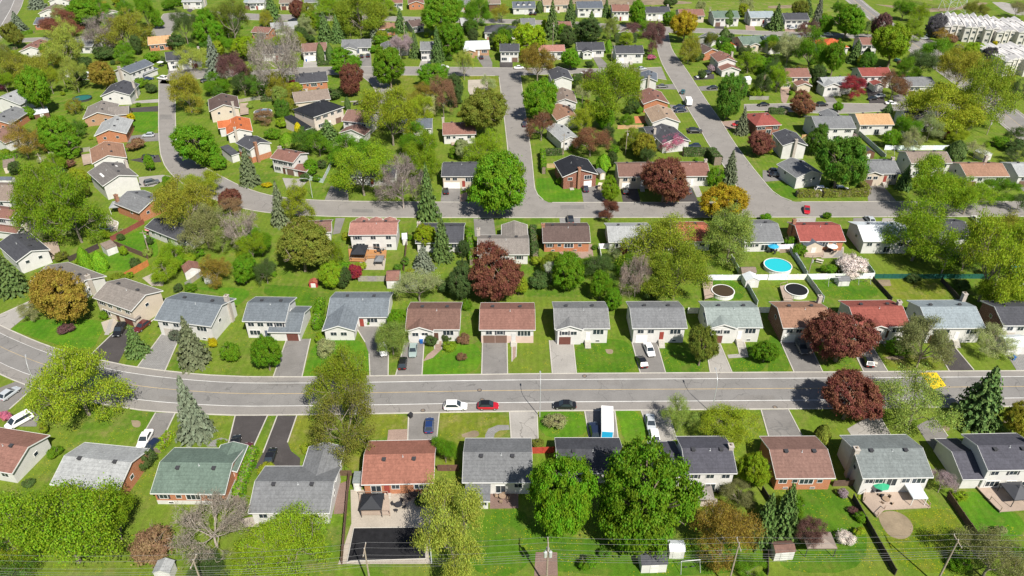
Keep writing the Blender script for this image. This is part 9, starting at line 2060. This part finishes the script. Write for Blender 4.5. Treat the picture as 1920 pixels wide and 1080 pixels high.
for (kd,cn,x,y,rz,lab) in CARS_:
    p=CP[kd]; e=tag(empty('parked_car',(x,y,.07),rz),lab,'car','cars in the streets and driveways'); c=CARC[cn]
    b=inst('body',p['body'],e,color=c); inst('cab',p['cab'],e,color=c if not(cn=='red' and kd=='hat') else (.01,.01,.012))
    for nm,me in p['glass'].items(): inst('side_window' if nm=='side_window_b' else nm,me,e)
    h,w=p['L']/2,p['W']/2
    for sx_ in(-1,1):
        for sy_ in(-1,1): add_wheel(e,p,sx_*(h-.85),sy_*(w-.13))
    for sy_ in(-1,1):
        inst('headlight',p['hl'],e,(h-.12,sy_*(w-.42),p['zl'])); inst('taillight',p['tl'],e,(-h+.08,sy_*(w-.36),p['belt']-.22))
# box trailers
for (x,y,rz,ln,w,h,lab,door) in BOXES:
    e=tag(empty('box_truck',(x,y,.07),rz),lab,'truck'); p=CP['suv']
    mb=MB(); mb.box(-ln/2,ln/2-1.9,-w/2,w/2,.75,h); mb.build('cargo_box',M['paint'],e,(.8,.8,.8))
    mb=MB(); mb.box(-ln/2-.03,-ln/2,-w/2+.12,w/2-.12,.9,h-.2); mb.build('rear_door',M['paint'],e,door)
    mb=MB(); loft(mb,[[(ln/2-1.88,-w/2+.1,.4),(ln/2-1.88,w/2-.1,.4),(ln/2-1.88,w/2-.15,2.2),(ln/2-1.88,-w/2+.15,2.2)],[(ln/2-.75,-w/2+.1,.4),(ln/2-.75,w/2-.1,.4),(ln/2-.95,w/2-.2,2.2),(ln/2-.95,-w/2+.2,2.2)],[(ln/2-.6,-w/2+.1,.4),(ln/2-.6,w/2-.1,.4),(ln/2-.6,w/2-.14,1.2),(ln/2-.6,-w/2+.14,1.2)],[(ln/2,-w/2+.15,.4),(ln/2,w/2-.15,.4),(ln/2,w/2-.2,1.1),(ln/2,-w/2+.2,1.1)]]); mb.build('cab',M['car_paint'],e,(.78,.78,.78))
    mb=MB(); mb.box(-ln/2+.1,ln/2-.2,-.4,.4,.4,.74); mb.build('chassis',M['dark_metal'],e)
    for sx_ in(-ln/2+1.0,ln/2-.8):
        for sy_ in(-1,1): add_wheel(e,p,sx_,sy_*(w/2-.15),1.15)
# golf cart
(x,y,rz,lab)=CART; e=tag(empty('golf_cart',(x,y,.06),rz),lab,'golf cart'); mb=MB(); mb.box(-1.1,1.1,-.55,.55,.25,.6); mb.box(-1.1,-.4,-.55,.55,.6,.95); mb.box(.7,1.1,-.5,.5,.6,.9); mb.build('body',M['car_paint'],e,(.5,.42,.3))
mb=MB(); mb.box(-1.0,.8,-.6,.6,1.75,1.83); mb.build('canopy',M['paint'],e,(.62,.53,.42))
for a in(-.9,.7):
    for b_ in(-.5,.5): mb=MB(); mb.box(a-.03,a+.03,b_-.03,b_+.03,.6,1.75); mb.build('post',M['dark_metal'],e)
for a in(-.75,.75):
    for b_ in(-.5,.5): add_wheel(e,CP['suv'],a,b_,.65)

# ------------------------------------------------------------------ poles, lamps, wires
for (x,y,h,lab) in POLES_:
    e=tag(empty('utility_pole',(x,y,0)),lab,'pole','utility poles between the gardens'); mb=MB(); mb.tube((0,0,0),(0,0,h),.15,.10,8); mb.build('pole',M['pole_wood'],e)
    mb=MB(); mb.box(-.9,.9,-.05,.05,h-.7,h-.58); mb.build('crossarm',M['pole_wood'],e); mb=MB(); mb.tube((.25,0,h-2.2),(.25,0,h-1.4),.2,.2,8); mb.build('transformer',M['galv'],e)
for (x,y,h,rz,lab) in LAMPS_:
    e=tag(empty('street_lamp',(x,y,0),rz),lab,'street lamp','street lamps'); mb=MB(); mb.tube((0,0,0),(0,0,h*.8),.09,.065,8); mb.build('pole',M['galv'],e)
    arm=MB(); prev=Vector((0,0,h*.8))
    for k in range(1,7):
        a=k/6*math.pi/2; q=Vector((0,2.4*(1-math.cos(a)),h*.8+h*.2*math.sin(a))); arm.tube(prev,q,.05,.045,6); prev=q
    arm.build('arm',M['galv'],e); hd_=MB(); hd_.box(-.14,.14,2.3,2.95,h-.06,h+.08); hd_.build('lamp_head',M['grey_metal'],e)
ARM=[(-1.1,0),(0,.35),(1.1,0)]
for (x,y,h,lab,tf) in WPOLES:
    e=tag(empty('power_pole',(x,y,0)),lab,'pole','power poles along the back lane'); mb=MB(); mb.tube((0,0,0),(0,0,h+.3),.17,.11,8); mb.build('pole',M['pole_wood'] if not tf else M['pole_wood'],e)
    mb=MB(); mb.box(-.06,.06,-1.25,1.25,h-.1,h+.02); mb.build('crossarm',M['pole_wood'],e)
    for a,dz in ARM: mb=MB(); mb.tube((0,a,h),(0,a,h+.25+dz*.5),.05,.035,6); mb.build('insulator',M['white'],e)
    if tf:
        for a in range(3):
            ang=a*2.1-.5; mb=MB(); cx_,cy_=.45*math.cos(ang),.45*math.sin(ang); mb.tube((cx_,cy_,h-2.6),(cx_,cy_,h-1.5),.26,.26,12); mb.tube((cx_,cy_,h-1.5),(cx_,cy_,h-1.35),.18,.1,12); mb.build('transformer',M['galv'],e)
def wire(pts,lab,r):
    mb=MB()
    for p,q in zip(pts[:-1],pts[1:]):
        p=Vector(p); q=Vector(q); prev=p
        for k in range(1,13):
            t=k/12; c=p.lerp(q,t); c.z-=4*t*(1-t)*.55; mb.tube(prev,c,r,r,4,cap=False); prev=c
    o=mb.build('overhead_wire',M['wire']); tag(o,lab,'wire','overhead wires along the back lane')
for (pts,lab,r) in WIRES: wire(pts,lab,r)
# lattice tower
(x,y,h,lab)=TOWER; e=tag(empty('transmission_tower',(x,y,0)),lab,'tower')
def tw(z): return 4.5*(1-z/h)+.7
for sx_ in(-1,1):
    for sy_ in(-1,1):
        mb=MB(); mb.tube((sx_*tw(0),sy_*tw(0),0),(sx_*tw(h),sy_*tw(h),h),.16,.1,4); mb.build('leg',M['galv'],e)
mb=MB(); nseg=8
for k in range(nseg):
    z0,z1=h*k/nseg,h*(k+1)/nseg; a,b_=tw(z0),tw(z1)
    for s in(-1,1):
        mb.tube((-a,s*a,z0),(b_,s*b_,z1),.07,.07,4); mb.tube((a,s*a,z0),(-b_,s*b_,z1),.07,.07,4); mb.tube((s*a,-a,z0),(s*b_,b_,z1),.07,.07,4); mb.tube((s*a,a,z0),(s*b_,-b_,z1),.07,.07,4); mb.tube((-b_,s*b_,z1),(b_,s*b_,z1),.06,.06,4)
mb.build('bracing',M['galv'],e)
for zz in (h*.7,h*.85,h): mb=MB(); mb.tube((-6,0,zz),(6,0,zz),.12,.12,4); mb.build('crossarm',M['galv'],e)

# ------------------------------------------------------------------ garden things
for (x,y,c,lab) in BINS_:
    e=tag(empty('wheeled_bin',(x,y,.06),x%1*3),lab,'bin','wheeled bins'); cc=(.01,.10,.35) if c=='blue' else (.03,.03,.035)
    mb=MB(); mb.add([(-.25,-.3,.05),(.25,-.3,.05),(.25,.3,.05),(-.25,.3,.05),(-.33,-.38,.98),(.33,-.38,.98),(.33,.38,.98),(-.33,.38,.98)],[(0,1,5,4),(1,2,6,5),(2,3,7,6),(3,0,4,7),(0,3,2,1)]); mb.build('body',M['paint'],e,cc)
    mb=MB(); mb.box(-.36,.36,-.4,.42,.98,1.06); mb.build('lid',M['paint'],e,cc)
UMB=dict(pink=(.6,.25,.27),green=(.03,.30,.16),white=(.65,.65,.62),blue=(.03,.3,.5))
for (x,y,c,u,lab) in SETS_:
    e=tag(empty('patio_set',(x,y,.4 if u=='green' else .05),x%1*3),lab,'patio set','patio furniture'); cc=(.035,.035,.04) if c=='dark' else (.28,.2,.14)
    mb=MB(); mb.tube((0,0,.70),(0,0,.75),.65,.65,14); mb.build('table_top',M['paint'],e,cc); mb=MB(); mb.tube((0,0,0),(0,0,.7),.06,.05,6); mb.build('table_leg',M['paint'],e,cc)
    for k in range(4):
        a=k*math.pi/2+.4; mb=MB(); mb.box(-.25,.25,-.25,.25,.38,.45); mb.box(-.25,.25,.2,.27,.45,.9)
        for p_ in(-.22,.18):
            for q_ in(-.22,.18): mb.box(p_,p_+.04,q_,q_+.04,0,.38)
        o=mb.build('chair',M['paint'],e,cc); o.location=(1.05*math.cos(a),1.05*math.sin(a),0); o.rotation_euler=(0,0,a-math.pi/2)
    if u!='none':
        n=8; mb=MB(); mb.add([(1.5*math.cos(2*math.pi*i/n),1.5*math.sin(2*math.pi*i/n),2.0) for i in range(n)]+[(0,0,2.55)],[(i,(i+1)%n,n) for i in range(n)]); mb.build('parasol',M['paint'],e,UMB[u]); mb=MB(); mb.tube((0,0,.75),(0,0,2.5),.03,.03,6); mb.build('parasol_pole',M['white'],e)
for (x,y,lab) in SWINGS_:
    e=tag(empty('swing_frame',(x,y,.02),.1),lab,'swing','garden swings'); 
    for s in(-1,1):
        for t_ in(-1,1): mb=MB(); mb.tube((s*1.6,t_*.9,0),(s*1.5,0,2.1),.05,.05,6); mb.build('leg',M['grey_metal'],e)
    mb=MB(); mb.tube((-1.6,0,2.1),(1.6,0,2.1),.06,.06,6); mb.build('beam',M['grey_metal'],e)
    for s in(-.6,.6):
        mb=MB(); mb.box(s-.25,s+.25,-.1,.1,.5,.54); mb.tube((s-.22,0,.52),(s-.22,0,2.1),.012,.012,4); mb.tube((s+.22,0,.52),(s+.22,0,2.1),.012,.012,4); mb.build('swing_seat',M['dark_metal'],e)
for (x,y,lab) in PICNIC_:
    e=tag(empty('picnic_table',(x,y,.02),-.5),lab,'picnic table','picnic tables'); c=(.5,.46,.4)
    mb=MB(); mb.box(-.9,.9,-.38,.38,.72,.77); mb.build('table_top',M['wood'],e,c)
    for s in(-1,1):
        mb=MB(); mb.box(-.9,.9,s*.75-.14,s*.75+.14,.42,.46); mb.build('bench',M['wood'],e,c); mb=MB(); mb.tube((s*.65,-.75,0),(s*.65,.2,.72),.04,.04,4); mb.tube((s*.65,.75,0),(s*.65,-.2,.72),.04,.04,4); mb.build('leg',M['wood'],e,c)
